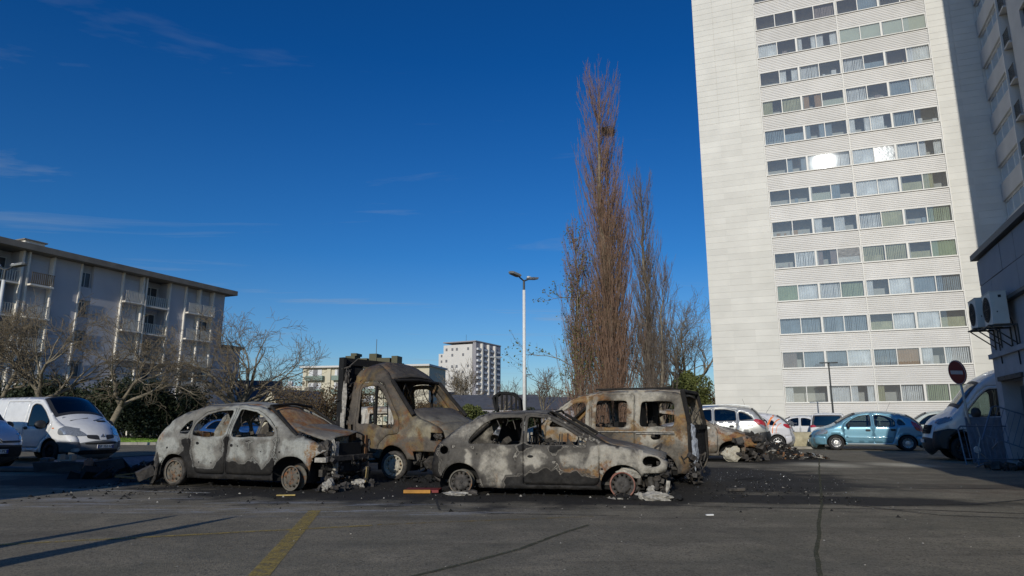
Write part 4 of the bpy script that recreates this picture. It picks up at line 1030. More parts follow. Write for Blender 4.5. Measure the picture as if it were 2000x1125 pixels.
        for k, pl in sp.get('zones', {}).items():
            m = pip(cc, pl) & (cls == 'side_panel'); cls[m] = k
        for k in wins: cls[pip(cc, wins[k])] = 'WF|'+k
        for k in frames: cls[pip(cc, frames[k])] = 'W|'+k
        if s.burnt: cls[[str(c).startswith('WF|') for c in cls]] = 'HOLE'
        for a in arch.values(): cls[pip(cc, a)] = 'HOLE'
        if sp.get('cut'):
            for pl in sp['cut']: cls[pip(cc, pl)] = 'HOLE'
        Wd = s.W(vv[:, 0], vv[:, 1])
        for c in sorted(set(cls)):
            if c in ('HOLE', 'GAP') or c in sk: continue
            F = [ff[i] for i in range(len(ff)) if cls[i] == c]
            used = sorted({i for f in F for i in f}); mp = {u: i for i, u in enumerate(used)}; F = [tuple(mp[i] for i in f) for f in F]
            q = vv[used]; wy = Wd[used].copy(); nm = c; mat = s.mats.get(c, s.mats['body'])
            if c.startswith('WF|'): nm = 'window_seal'; wy = wy-.004; mat = M_plastic
            elif c.startswith('W|'): nm = 'window_glass'; wy = wy-.014; mat = s.mats.get('glass', M_cglass)
            for sg in (1, -1):
                V = np.stack([q[:, 0], sg*wy, q[:, 1]], 1); FF = [f[::-1] for f in F] if sg > 0 else F
                s.emit(nm, V, FF, mat, solid=(.024 if s.burnt else (.02 if nm not in ('window_glass',) and s.detail else 0)))
        # fold in normals: side faces from the cdt are ccw in (x,z) -> normal -y, correct for the right side
        # centre strips
        NY = 13; t = s.tags; i = 0; P = np.array(top); n_ = len(P)
        tg = np.gradient(P, axis=0); tg /= np.maximum(np.linalg.norm(tg, axis=1, keepdims=True), 1e-9); nr = np.stack([-tg[:, 1], tg[:, 0]], 1)
        we = s.W(P[:, 0], P[:, 1], False)-s.rf
        vs = np.linspace(-1, 1, NY); vs = np.sign(vs)*np.abs(vs)**.8
        s.strips = {}
        while i < len(t):
            j = i
            while j < len(t) and t[j] == t[i]: j += 1
            tag_ = t[i]
            V = []
            for a in range(i, j+1):
                for v in vs:
                    c = s.cr[a]*(1-abs(v)**2.3); V.append((P[a, 0]+nr[a, 0]*c, we[a]*v, P[a, 1]+nr[a, 1]*c))
            m = j-i; F = [(a*NY+b+1, a*NY+b, (a+1)*NY+b, (a+1)*NY+b+1) for a in range(m) for b in range(NY-1)]
            s.strips[tag_] = (V, F, NY)
            hole = sp.get('hole', {}).get(tag_)
            if tag_ in sk: pass
            else:
                if hole:   # opening framed by the strip: keep a border only
                    b0, r0, r1 = hole
                    F = [f for f in F if not (b0 <= (f[1] % NY) < NY-1-b0 and r0 <= (f[1]//NY)/m < r1)]
                gl_ = tag_ in ('windshield', 'rear_window')
                if F: s.emit(tag_, V, F, s.mats.get('glass', M_cglass) if gl_ else s.mats.get(tag_, s.mats['body']), solid=0 if gl_ else (.03 if s.burnt else 0))
                if gl_ and not s.burnt:
                    me = [f for f in F if (f[1] % NY) in (0, NY-2) or f[1]//NY in (0, m-1)]
                    V2 = [(x, y, z+.004) for x, y, z in V]
                    if s.detail: s.emit('window_seal', V2, me, M_plastic)
            i = j
        # floor, wheel housings
        zf = sill+.05; W_ = sp['W']-.12
        fl = MB(); fl.box(sp['ax_r']-.35, sp['ax_f']+.35, -W_+.18, W_-.18, zf, zf+.05); fl.box(sp['ax_r']+Ra+.02, sp['ax_f']-Ra-.02, -W_, W_, zf-.02, zf+.03)
        s.emit('floor_pan', fl.v, fl.f, M_under if not s.burnt else M_soot, smooth=False, deform=False)
        for ax in (sp['ax_r'], sp['ax_f']):
            for sg in (1, -1):
                V = []; a_ = np.linspace(-.25, math.pi+.25, 15); yo = float(s.W(np.array([ax]), np.array([R_+Ra]))[0])-.03
                for a in a_: V += [(ax+(Ra+.01)*math.cos(a), sg*yo, R_+(Ra+.01)*math.sin(a)), (ax+(Ra+.01)*math.cos(a), sg*(yo-.34), R_+(Ra+.01)*math.sin(a))]
                F = [(2*i, 2*i+1, 2*i+3, 2*i+2) for i in range(14)]; V.append((ax, sg*(yo-.34), R_-.1)); c = len(V)-1; F += [(2*i+1, c, 2*i+3) for i in range(14)]
                s.emit('wheel_arch', V, F, M_under if not s.burnt else M_char, deform=False)
        if not s.burnt: s.interior()
        # wheels
        for ax, nm in ((sp['ax_r'], 'r'), (sp['ax_f'], 'f')):
            for sg in (1, -1):
                if (nm, sg) in nowheel: continue
                s.wheel(ax, sg, nm)
        s.bvh()
    def bvh(s):
        V = []; F = []
        for a, f in s.body:
            n_ = len(V); V += [tuple(p) for p in a]; F += [tuple(i+n_ for i in q) for q in f]
        s.tree = BVHTree.FromPolygons(V, F)
    def wheel(s, ax, sg, nm):
        sp = s.sp; R_ = sp['R']; kx = s.k[0]; kz = s.k[2]; style = s.mats.get('wheel', 'steel'); r = sp.get('rim', R_*.62)
        cx = ax*s.k[0]; cy = sg*(sp['W']-.03)*s.k[1]; Rw = R_*(kx+kz)/2; r = r*(kx+kz)/2
        if s.burnt: 
            Rt = sp.get('rest_f' if nm == 'f' else 'rest_r', r); cz = Rt
        else: Rt = Rw; cz = Rw
        s_ = sg; wd = .19
        M = Matrix.Translation((cx, cy, cz)) @ Matrix.Rotation(s.sp.get('steer', 0) if nm == 'f' else 0, 4, 'Z')
        if s_ < 0: M = M @ Matrix.Rotation(math.pi, 4, 'Z')
        # profile from outside (y=0) to inside (-wd) ; lathe about y
        if not s.burnt:
            pr = [(r*.98, -.015), (r*1.04, .0), (Rt*.93, .0), (Rt*.985, -.02), (Rt, -.05), (Rt, -wd+.04), (Rt*.97, -wd+.01), (r, -wd)]
            wh = MB().lathe(pr, 40, 'y', M).build('wheel', M_tyre, s.root, smooth=True)
        else:
            pr = [(r*.90, -.01), (r, .0), (r*1.0, -.012), (r*.93, -.03), (r*.90, -.06), (r*.84, -.09), (r*.84, -.13), (r*.93, -.16), (r, -.17), (r*.98, -.19)]
            wh = MB().lathe(pr, 40, 'y', M).build('wheel', s.mats.get('rim'+nm, M_soot), s.root, smooth=True)
            if Rt > r*1.08:
                pr = [(r*.98, -.02), (r*1.02, -.005), (Rt*.95, -.012), (Rt, -.05), (Rt, -.14), (r, -.17)]; MB().lathe(pr, 40, 'y', M).build('tyre_remains', M_soot, wh, smooth=True)
        # disc with holes
        nh = {'steel': 10, 'alloy': 8, 'multi': 20, 'kango': 12}.get(style, 10); cir = lambda rr, n_=40, o=(0, 0): [(o[0]+rr*math.cos(2*math.pi*i/n_), o[1]+rr*math.sin(2*math.pi*i/n_)) for i in range(n_)]
        holes = []
        for i in range(nh):
            a = 2*math.pi*i/nh
            if style == 'alloy' or style == 'multi':
                h = math.pi/nh*(.62 if style == 'alloy' else .55); r0, r1 = (.36, .88) if style == 'alloy' else (.42, .90)
                holes.append([(r*q*math.cos(a+e), r*q*math.sin(a+e)) for q, e in ((r0, -h*.7), (r1, -h), (r1, h), (r0, h*.7))])
            else: holes.append(cir(r*.085, 8, (r*.70*math.cos(a), r*.70*math.sin(a))))
        ol = cir(r*.93); vv, ff, cc = cdt(ol, holes+[cir(r*.5, 20), cir(r*.22, 12)], r*.22)
        k = np.ones(len(ff), bool)
        for h in holes: k &= ~pip(cc, h)
        ff = [f for f, m in zip(ff, k) if m]; vv, ff = sub_mesh(vv, ff); rr = np.hypot(vv[:, 0], vv[:, 1])/r
        if style in ('alloy', 'multi'): yy = -.03-.02*np.clip(1-rr, 0, 1)
        else: yy = -.035-.035*np.clip((rr-.5)*4, 0, 1)+.03*np.clip((rr-.8)*6, 0, 1)-.02*(rr < .2)
        V = [M @ Vector((p[0], y, p[1])) for p, y in zip(vv, yy)]
        rm = s.mats.get('rim'+nm, s.mats.get('rim', M_rim)) if not s.burnt else s.mats.get('disc'+nm, s.mats.get('rim'+nm, M_soot))
        d = pyd('rim', V, ff, rm, wh, True); md = d.modifiers.new('s', 'SOLIDIFY'); md.thickness = .008
        if not s.burnt: MB().lathe([(0, -.10), (r*.98, -.10), (r*.98, -.02)], 24, 'y', M).build('brake_backing', M_under, wh)
        else: MB().lathe([(0, -.11), (r*.62, -.11)], 20, 'y', M).build('brake_disc', M_rustm, wh)
        hb = MB().lathe([(0, -.018), (r*.12, -.02), (r*.15, -.04)], 14, 'y', M)
        for i in range(4 if style != 'alloy' else 5):
            a = 2*math.pi*i/4+.4; hb.bar(M @ Vector((r*.28*math.cos(a), -.01, r*.28*math.sin(a))), M @ Vector((r*.28*math.cos(a), -.05, r*.28*math.sin(a))), r*.035, 6)
        hb.build('hub_cap', rm, wh)
    def interior(s):
        sp = s.sp; W_ = sp['W']*s.k[1]; kx, _, kz = s.k; m = MB(); zf = sp['sill']+.1
        for x in sp.get('seats', (.15, -.75)):
            for sg in (1, -1):
                y = sg*.37; m.box((x-.25)*kx, (x+.25)*kx, y-.24, y+.24, (zf+.15)*kz, (zf+.35)*kz)
                M = Matrix.Translation(((x-.25)*kx, y, (zf+.35)*kz)) @ Matrix.Rotation(R(-14), 4, 'Y'); m.box(-.06, .07, -.23, .23, 0, .55*kz, M); m.box(-.05, .04, -.12, .12, .60*kz, .76*kz, M); m.box(-.01, .01, -.05, .05, .52*kz, .62*kz, M)
        o = m.build('seat', M_inter, s.root, bevel=.02); xd = sp.get('dash', .85)
        d = MB().box((xd-.25)*kx, (xd+.1)*kx, -W_+.15, W_-.15, (sp['zb']-.35)*kz, (sp['zb']-.08)*kz).build('dashboard', M_inter, s.root, bevel=.04)
        c = Matrix.Translation(((xd-.38)*kx, .37, (sp['zb']-.08)*kz)) @ Matrix.Rotation(R(-62), 4, 'Y'); st_ = MB()
        st_.path([c @ Vector((.18*math.cos(a), .18*math.sin(a), 0)) for a in np.linspace(0, 2*math.pi, 17)], .013, 5); st_.bar(c @ Vector((-.18, 0, 0)), c @ Vector((.18, 0, 0)), .012); st_.bar(c @ Vector((0, 0, 0)), c @ Vector((0, 0, -.3)), .02)
        st_.build('steering_wheel', M_plastic, s.root)
    # ---- conformal pieces
    def patch(s, name, poly, view, mat, off=.006, step=.06, parent=None, rnd=1, side=None, thick=0, label=None):
        """polygon in car coordinates (unscaled) laid onto the body along a view direction"""
        if rnd: poly = rounded(poly, .05)
        vv, ff, cc = cdt(poly, [], step); V = []; bad = set(); kx, ky, kz = s.k
        for i, (a, b) in enumerate(vv):
            if view in ('left', 'right'):
                sg = 1 if view == 'left' else -1; o_ = s.T([(a, 0, b)])[0]; o_ = Vector((o_[0], sg*5, o_[2])); d = Vector((0, -sg, 0))
            elif view == 'front': p = s.T([(0, a, b)])[0]; o_ = Vector((9, p[1], p[2])); d = Vector((-1, 0, 0))
            elif view == 'rear': p = s.T([(0, a, b)])[0]; o_ = Vector((-9, p[1], p[2])); d = Vector((1, 0, 0))
            else: o_ = Vector((a*kx, b*ky, 6)); d = Vector((0, 0, -1))
            h = s.tree.ray_cast(o_, d)
            if h[0] is None: bad.add(i); V.append(o_); continue
            nn = h[1] if h[1].dot(d) < 0 else -h[1]; V.append(h[0]+nn*off*.5-d*off)
        ff = [f for f in ff if not any(i in bad for i in f)]
        if not ff: return None
        v2, f2 = sub_mesh(np.array([tuple(p) for p in V]), ff)
        o = pyd(name, v2, f2, mat, parent or s.root, True)
        if thick: m = o.modifiers.new('s', 'SOLIDIFY'); m.thickness = thick; m.offset = 1; m.use_even_offset = False
        if label: o['label'] = label
        return o
    def hit(s, a, b, view):
        sg = {'left': 1, 'right': -1}.get(view)
        if sg: o_ = s.T([(a, 0, b)])[0]; o_ = Vector((o_[0], sg*5, o_[2])); d = Vector((0, -sg, 0))
        elif view == 'front': p = s.T([(0, a, b)])[0]; o_ = Vector((9, p[1], p[2])); d = Vector((-1, 0, 0))
        else: p = s.T([(0, a, b)])[0]; o_ = Vector((-9, p[1], p[2])); d = Vector((1, 0, 0))
        h = s.tree.ray_cast(o_, d); return h[0]
    def plate(s, view, z, txt, mat=None, ya=0):
        h = s.hit(ya, z, view)
        if h is None: return
        sg = 1 if view == 'front' else -1
        p = MB().box(h.x+sg*.006 if sg > 0 else h.x-.03, h.x+.03 if sg > 0 else h.x-.006, ya-.26, ya+.26, h.z-.055, h.z+.055).build('number_plate', M_white, s.root, bevel=.004)
        for yy in (-.235, .235): MB().box(h.x+sg*.031-.001, h.x+sg*.031+.001, ya+yy-.022, ya+yy+.022, h.z-.05, h.z+.05).build('plate_band', M_blue, p)
        Mx = Matrix.Translation((h.x+sg*.033, ya, h.z)) @ Matrix.Rotation(R(90*sg), 4, 'Z') @ Matrix.Rotation(R(90), 4, 'X')
        if txt: text('plate_text', txt, .105, M_text, p, Mx)
    def handle(s, x, z, view):
        h = s.hit(x, z, view)
        if h is None: return
        sg = 1 if view == 'left' else -1
        MB().box(h.x-.09, h.x+.09, min(h.y, h.y+sg*.035), max(h.y, h.y+sg*.035), h.z-.018, h.z+.02).build('door_handle', s.mats.get('handle', M_plastic), s.root, bevel=.01)
        s.patch('handle_recess', [(x-.09, z-.045), (x+.09, z-.045), (x+.09, z+.045), (x-.09, z+.045)], view, M_plastic, .003, .05)
    def mirror(s, x, z, view, mat=None, big=1):
        h = s.hit(x, z, view)
        if h is None: return
        sg = 1 if view == 'left' else -1; m = Matrix.Translation((h.x+.02, h.y+sg*.16, h.z+.05))
        bmx = bmesh.new(); bmesh.ops.create_uvsphere(bmx, u_segments=12, v_segments=8, radius=1); bmesh.ops.scale(bmx, vec=(.07*big, .12*big, .085*big*1.1), verts=bmx.verts); bmesh.ops.transform(bmx, matrix=m, verts=bmx.verts)
        me = bpy.data.meshes.new('mirror'); bmx.to_mesh(me); bmx.free(); me.materials.append(mat or M_plastic); me.polygons.foreach_set('use_smooth', [True]*len(me.polygons)); o = link('mirror', me, s.root)
        MB().bar((h.x+.02, h.y-sg*.01, h.z), (h.x+.02, h.y+sg*.1, h.z+.03), .025).build('mirror_arm', M_plastic, o)
M_char = plain('char_flat', (.012,.012,.012), .95, var=.3, scale=10)
M_blue = plain('plate_blue', (.02,.06,.30), .5)

# ---- shapes ----------------------------------------------------------------
FIL = dict(nose=.16, bumper_front=.15, bumper_rear=.14, roof=.09, windshield=.06, hood=.10, tailgate=.09, rear_window=.07, rear_doors=.05)
def spec_round():   # rounded small five door
    return dict(prof=[(-1.70,.20,'bumper_rear'),(-1.84,.30,'bumper_rear'),(-1.87,.52,'bumper_rear'),(-1.80,.66,'tailgate'),(-1.78,.86,'tailgate'),(-1.69,1.06,'rear_window'),(-1.42,1.32,'rear_window'),(-1.18,1.43,'roof'),(-.75,1.51,'roof'),(-.2,1.535,'roof'),(.25,1.50,'roof'),(.58,1.42,'windshield'),(1.0,1.17,'windshield'),(1.30,.98,'hood'),(1.62,.88,'hood'),(1.90,.72,'nose'),(2.02,.56,'nose'),(2.06,.42,'bumper_front'),(2.02,.22,'bumper_front'),(1.90,.17,'bumper_front')],
        crown=dict(roof=.05, windshield=.09, hood=.07, nose=.13, bumper_front=.16, bumper_rear=.12, tailgate=.10, rear_window=.09), fil=FIL,
        W=.83, zb=.92, tum=.34, tum2=.12, low=.10, af=.13, ar=.10, xf=.9, xr=-.8, sill=.22, R=.295, Ra=.345, rim=.20, ax_r=-1.23, ax_f=1.23, zc=.50, crease=.008,
        wins={'front_window': [(-.04,.95),(.86,.95),(.84,1.05),(.62,1.24),(.36,1.38),(.05,1.43),(-.04,1.42)],
              'rear_window_side': [(-.86,.98),(-.82,.95),(-.16,.95),(-.16,1.42),(-.42,1.415),(-.68,1.34),(-.88,1.18)],
              'quarter_window': [(-1.24,1.02),(-.96,.99),(-.93,1.10),(-.98,1.25),(-1.10,1.20)]},
        doors={'front_door': [(-.09,.30),(.86,.30),(.93,.42),(.95,.92),(.90,1.06),(.66,1.28),(.38,1.425),(.05,1.475),(-.09,1.47)],
               'rear_door': [(-.11,.30),(-.11,1.47),(-.42,1.46),(-.72,1.38),(-.93,1.20),(-.92,.90),(-.86,.66),(-.76,.42),(-.72,.30)]},
        zones={'front_bumper_side': [(1.52,.10),(2.2,.10),(2.2,.60),(1.60,.56)], 'rear_bumper_side': [(-2.1,.10),(-1.50,.10),(-1.55,.56),(-2.1,.60)]},
        dash=.95, seats=(.12, -.72))
def spec_hatch():   # older three door hatchback
    return dict(prof=[(-1.66,.26,'bumper_rear'),(-1.80,.36,'bumper_rear'),(-1.82,.54,'bumper_rear'),(-1.78,.62,'tailgate'),(-1.74,.80,'tailgate'),(-1.62,.93,'rear_window'),(-1.30,1.20,'rear_window'),(-1.02,1.345,'roof'),(-.6,1.395,'roof'),(-.1,1.405,'roof'),(.20,1.365,'windshield'),(.62,1.13,'windshield'),(.98,.92,'hood'),(1.35,.86,'hood'),(1.75,.76,'hood'),(2.02,.62,'nose'),(2.10,.48,'bumper_front'),(2.10,.30,'bumper_front'),(2.0,.22,'bumper_front')],
        crown=dict(roof=.04, windshield=.07, hood=.05, nose=.10, bumper_front=.12, bumper_rear=.10, tailgate=.08, rear_window=.07), fil={**FIL, 'roof': .06, 'windshield': .04, 'hood': .07, 'tailgate': .08, 'rear_window': .06},
        W=.83, zb=.86, tum=.36, tum2=.1, low=.14, af=.10, ar=.09, xf=1.1, xr=-.9, sill=.20, R=.285, Ra=.325, rim=.195, ax_r=-1.27, ax_f=1.27, zc=.56, crease=.012,
        wins={'front_window': [(-.20,.885),(.74,.885),(.74,.94),(.40,1.14),(.12,1.30),(-.16,1.325),(-.20,1.30)],
              'quarter_window': [(-1.16,.90),(-.33,.885),(-.30,.92),(-.28,1.30),(-.34,1.325),(-.72,1.305),(-.94,1.20),(-1.14,1.0)]},
        doors={'front_door': [(-.26,.26),(.88,.26),(.93,.34),(.94,.86),(.86,.95),(.44,1.18),(.14,1.35),(-.2,1.375),(-.26,1.34)]},
        zones={}, dash=.7, seats=(.0, -.85))
def spec_ludo():    # small high roofed van with side windows
    return dict(prof=[(-1.90,.28,'bumper_rear'),(-1.98,.36,'bumper_rear'),(-1.98,.55,'rear_doors'),(-1.95,.80,'rear_doors'),(-1.92,1.10,'rear_window'),(-1.86,1.55,'rear_window'),(-1.80,1.76,'roof'),(-1.4,1.80,'roof'),(-.6,1.82,'roof'),(.1,1.77,'roof'),(.50,1.66,'windshield'),(.9,1.36,'windshield'),(1.15,1.16,'hood'),(1.5,1.04,'hood'),(1.82,.88,'hood'),(1.98,.72,'nose'),(2.04,.50,'bumper_front'),(2.02,.26,'bumper_front'),(1.92,.2,'bumper_front')],
        crown=dict(roof=.05, windshield=.08, hood=.07, nose=.12, bumper_front=.14, bumper_rear=.05, rear_doors=.03, rear_window=.03), fil={**FIL, 'rear_window': .06, 'rear_doors': .05, 'roof': .08},
        W=.85, zb=1.02, tum=.14, tum2=.05, low=.07, af=.12, ar=.02, xf=1.1, xr=-1.2, sill=.26, R=.30, Ra=.345, rim=.19, ax_r=-1.34, ax_f=1.34, zc=.72, crease=.010,
        wins={'front_window': [(.13,1.08),(.92,1.10),(.92,1.16),(.66,1.40),(.38,1.58),(.13,1.60)],
              'side_window': [(-.72,1.10),(-.10,1.10),(-.08,1.14),(-.10,1.62),(-.70,1.62),(-.74,1.58)],
              'rear_side_window': [(-1.66,1.12),(-1.02,1.12),(-.98,1.16),(-1.02,1.60),(-1.58,1.60),(-1.66,1.54)]},
        doors={'front_door': [(.04,.36),(.86,.36),(.98,.50),(1.02,1.10),(.98,1.20),(.68,1.46),(.38,1.68),(.04,1.72)], 'sliding_door': [(.02,.34),(.02,1.74),(-.88,1.75),(-.88,.34)]},
        zones={}, dash=.95, seats=(.15, -.75))
def spec_suv():
    return dict(prof=[(-2.0,.34,'bumper_rear'),(-2.14,.44,'bumper_rear'),(-2.16,.66,'bumper_rear'),(-2.10,.80,'tailgate'),(-2.06,1.02,'tailgate'),(-1.98,1.14,'rear_window'),(-1.70,1.50,'rear_window'),(-1.50,1.61,'roof'),(-.9,1.68,'roof'),(-.2,1.70,'roof'),(.35,1.64,'roof'),(.62,1.56,'windshield'),(1.0,1.28,'windshield'),(1.25,1.10,'hood'),(1.7,1.02,'hood'),(2.0,.90,'nose'),(2.16,.70,'nose'),(2.20,.5,'bumper_front'),(2.14,.32,'bumper_front'),(2.0,.26,'bumper_front')],
        crown=dict(roof=.05, windshield=.08, hood=.06, nose=.12, bumper_front=.14, bumper_rear=.12, tailgate=.09, rear_window=.08), fil={**FIL, 'bumper_rear': .18, 'tailgate': .14},
        W=.92, zb=1.06, tum=.34, tum2=.1, low=.06, af=.14, ar=.10, xf=1.1, xr=-1.1, sill=.32, R=.345, Ra=.40, rim=.225, ax_r=-1.31, ax_f=1.31, zc=.86, crease=.014,
        wins={'front_window': [(-.05,1.12),(.86,1.10),(.84,1.18),(.55,1.44),(.25,1.56),(-.05,1.57)], 'rear_window_side': [(-1.0,1.14),(-.15,1.12),(-.15,1.57),(-.6,1.57),(-.98,1.50)], 'quarter_window': [(-1.66,1.20),(-1.10,1.145),(-1.08,1.48),(-1.26,1.45),(-1.46,1.36)]},
        doors={'front_door': [(-.10,.40),(.9,.40),(.95,1.10),(.86,1.24),(.56,1.50),(.25,1.61),(-.10,1.62)], 'rear_door': [(-.12,.40),(-.12,1.62),(-.6,1.62),(-1.04,1.54),(-1.05,1.0),(-.92,.70),(-.80,.40)]},
        zones={'rear_bumper_side': [(-2.4,.2),(-1.68,.2),(-1.72,.5),(-1.86,.72),(-2.4,.78)], 'sill_trim': [(-.86,.2),(.86,.2),(.86,.40),(-.86,.40)]}, dash=.95, seats=(.15, -.75))
def spec_bus():     # medium panel van with short sloping nose
    return dict(prof=[(-2.95,.32,'bumper_rear'),(-3.02,.45,'bumper_rear'),(-3.0,.62,'rear_doors'),(-2.96,1.2,'rear_doors'),(-2.90,1.80,'rear_doors'),(-2.80,1.90,'roof'),(-1.6,1.925,'roof'),(-.3,1.925,'roof'),(.30,1.90,'roof'),(.50,1.86,'windshield'),(.95,1.50,'windshield'),(1.34,1.20,'hood'),(1.72,1.03,'hood'),(1.98,.84,'nose'),(2.14,.68,'nose'),(2.22,.50,'bumper_front'),(2.22,.32,'bumper_front'),(2.10,.24,'bumper_front')],
        crown=dict(roof=.04, windshield=.14, hood=.14, nose=.17, bumper_front=.18, bumper_rear=.03, rear_doors=.03), fil={**FIL, 'hood': .12, 'windshield': .08, 'nose': .18, 'rear_doors': .05, 'roof': .09, 'bumper_front': .18},
        W=.95, zb=1.02, tum=.13, tum2=.06, low=.06, af=.16, ar=.01, xf=.9, xr=-2.0, sill=.30, R=.325, Ra=.39, rim=.205, ax_r=-1.75, ax_f=1.28, zc=.60, crease=.012,
        wins={'front_window': [(.10,1.06),(.82,1.02),(1.12,1.10),(1.14,1.20),(.82,1.50),(.50,1.70),(.22,1.74),(.08,1.66)]},
        doors={'front_door': [(-.02,.42),(.72,.42),(.86,.62),(1.12,.80),(1.24,1.06),(1.20,1.22),(.86,1.54),(.50,1.78),(.18,1.82),(-.02,1.74)], 'sliding_door': [(-.05,.40),(-.05,1.80),(-1.15,1.80),(-1.15,.40)]},
        zones={'front_bumper_side': [(1.60,.1),(2.5,.1),(2.5,.60),(1.58,.60)]}, dash=1.15, seats=(.35,))
def spec_hightop():  # large high roof panel van
    return dict(prof=[(-3.1,.35,'bumper_rear'),(-3.16,.5,'bumper_rear'),(-3.12,.7,'rear_doors'),(-3.06,1.6,'rear_doors'),(-3.0,2.38,'rear_doors'),(-2.9,2.50,'roof'),(-1.6,2.52,'roof'),(-.2,2.52,'roof'),(.35,2.46,'roof'),(.80,2.28,'roof'),(1.16,2.0,'windshield'),(1.50,1.62,'windshield'),(1.86,1.26,'hood'),(2.20,1.12,'hood'),(2.42,.96,'nose'),(2.50,.76,'nose'),(2.56,.5,'bumper_front'),(2.54,.34,'bumper_front'),(2.42,.26,'bumper_front')],
        crown=dict(roof=.05, windshield=.12, hood=.12, nose=.14, bumper_front=.16, rear_doors=.03, bumper_rear=.03), fil={**FIL, 'roof': .14, 'hood': .12, 'nose': .16, 'bumper_front': .18, 'windshield': .10},
        W=1.02, zb=1.15, tum=.10, tum2=.03, low=.05, af=.16, ar=.01, xf=1.2, xr=-2.2, sill=.32, R=.35, Ra=.43, rim=.21, ax_r=-1.75, ax_f=1.70, zc=.62, crease=.012,
        wins={'front_window': [(.36,1.20),(1.12,1.18),(1.50,1.26),(1.48,1.36),(1.10,1.74),(.84,1.92),(.46,1.94),(.36,1.86)]},
        doors={'front_door': [(.24,.45),(1.14,.45),(1.26,.70),(1.48,.92),(1.58,1.24),(1.56,1.42),(1.14,1.82),(.86,2.01),(.30,2.02),(.24,1.9)], 'sliding_door': [(.20,.42),(.20,2.1),(-1.1,2.1),(-1.1,.42)]},
        zones={'front_bumper_side': [(1.78,.1),(2.8,.1),(2.8,.72),(2.1,.86),(1.74,.84),(1.4,.72),(1.36,.3)], 'side_moulding': [(-3.2,.50),(1.2,.50),(1.2,.64),(-3.2,.64)]}, dash=1.5, seats=(.6,))
def spec_cab():      # chassis cab, origin at the front axle; the rear axle is far back
    return dict(prof=[(-1.42,.62,'back_wall'),(-1.44,1.2,'back_wall'),(-1.42,2.0,'back_wall'),(-1.36,2.38,'roof'),(-1.0,2.48,'roof'),(-.72,2.42,'roof'),(-.45,2.26,'roof'),(-.22,2.04,'windshield'),(.16,1.64,'windshield'),(.48,1.33,'hood'),(.84,1.20,'hood'),(1.12,1.06,'nose'),(1.20,.86,'nose'),(1.22,.66,'bumper_front'),(1.20,.50,'bumper_front')],
        crown=dict(roof=.09, windshield=.10, hood=.10, nose=.13, bumper_front=.15, back_wall=.01), fil={**FIL, 'roof': .16, 'windshield': .08, 'back_wall': .05, 'hood': .12},
        W=.97, zb=1.18, tum=.11, tum2=.03, low=.03, af=.13, ar=.0, xf=-.2, xr=-1.2, sill=.46, R=.33, Ra=.41, rim=.215, ax_r=-3.4, ax_f=0., zc=.78, crease=.012,
        wins={'front_window': [(-1.08,1.17),(-.52,1.17),(-.30,1.06),(-.06,1.06),(.02,1.18),(-.10,1.42),(-.50,1.90),(-.62,1.97),(-1.04,1.97),(-1.10,1.92)]},
        doors={'front_door': [(-1.16,.56),(-.52,.56),(-.44,.74),(-.18,.92),(.14,.98),(.16,1.18),(.02,1.44),(-.44,2.0),(-.58,2.08),(-1.10,2.08),(-1.16,1.9)]},
        zones={}, dash=.2, seats=(-.7,))
# ================================================================ burnt vehicles
from mathutils import noise as mnoise
def blobfield(bl, edge=.24, amp=.52, hi=.74, warp=.13):
    def g_(x, y, z):
        o_ = 3. if y > 0 else 0.
        x0, z0 = x, z; x = x+warp*mnoise.noise((x0*3+o_, z0*3, 1.7))+warp*.5*mnoise.noise((x0*8, z0*6+o_, 4.)); z = z+warp*.8*mnoise.noise((x0*4+o_, z0*3, 7.1))+warp*.6*mnoise.noise((x0*11, z0*7+o_, 2.))
        f = math.log(sum(math.exp(5*(1-abs((x-cx)/rx)**2.6-abs((z-cz)/rz)**2.6)) for cx, cz, rx, rz in bl))/5
        f += .35*mnoise.noise((x0*2.3, z0*2.3+o_, 9.))
        return max(-.1, min(hi, edge+amp*f))
    return g_
def junk(name, parent, bounds, n_, seed, mat, smin=.04, smax=.22, kind=None):
    """torn metal, hoses and lumps filling a volume"""
    rn = random.Random(seed); m = MB(); x0, x1, y0, y1, z0, z1 = bounds
    for _ in range(n_):
        c = Vector((rn.uniform(x0, x1), rn.uniform(y0, y1), rn.uniform(z0, z1))); M = Matrix.Translation(c) @ Matrix.Rotation(rn.uniform(0, 6.28), 4, 'Z') @ Matrix.Rotation(rn.gauss(0, .5), 4, 'X') @ Matrix.Rotation(rn.gauss(0, .4), 4, 'Y')
        s_ = rn.uniform(smin, smax); k = rn.random()
        if k < .35: m.box(-s_/2, s_/2, -s_*.35, s_*.35, -s_*.3, s_*.3, M)
        elif k < .6:
            p = [M @ Vector((rn.gauss(0, s_*.5)+i*s_*.3, rn.gauss(0, s_*.3), rn.gauss(0, s_*.3))) for i in range(4)]; m.path(p, s_*.08, 5)
        elif k < .8:
            v = [M @ Vector((i*s_/2-s_/2, j*s_/2-s_/2, rn.gauss(0, s_*.14))) for i in range(3) for j in range(3)]
            m.add(v, [(i*3+j, i*3+j+1, i*3+j+4, i*3+j+3) for i in range(2) for j in range(2)])
        else: m.bar(M @ Vector((-s_*.4, 0, 0)), M @ Vector((s_*.4, 0, 0)), s_*rn.uniform(.15, .35), 9)
    return m.build(name, mat, parent, kind=kind)
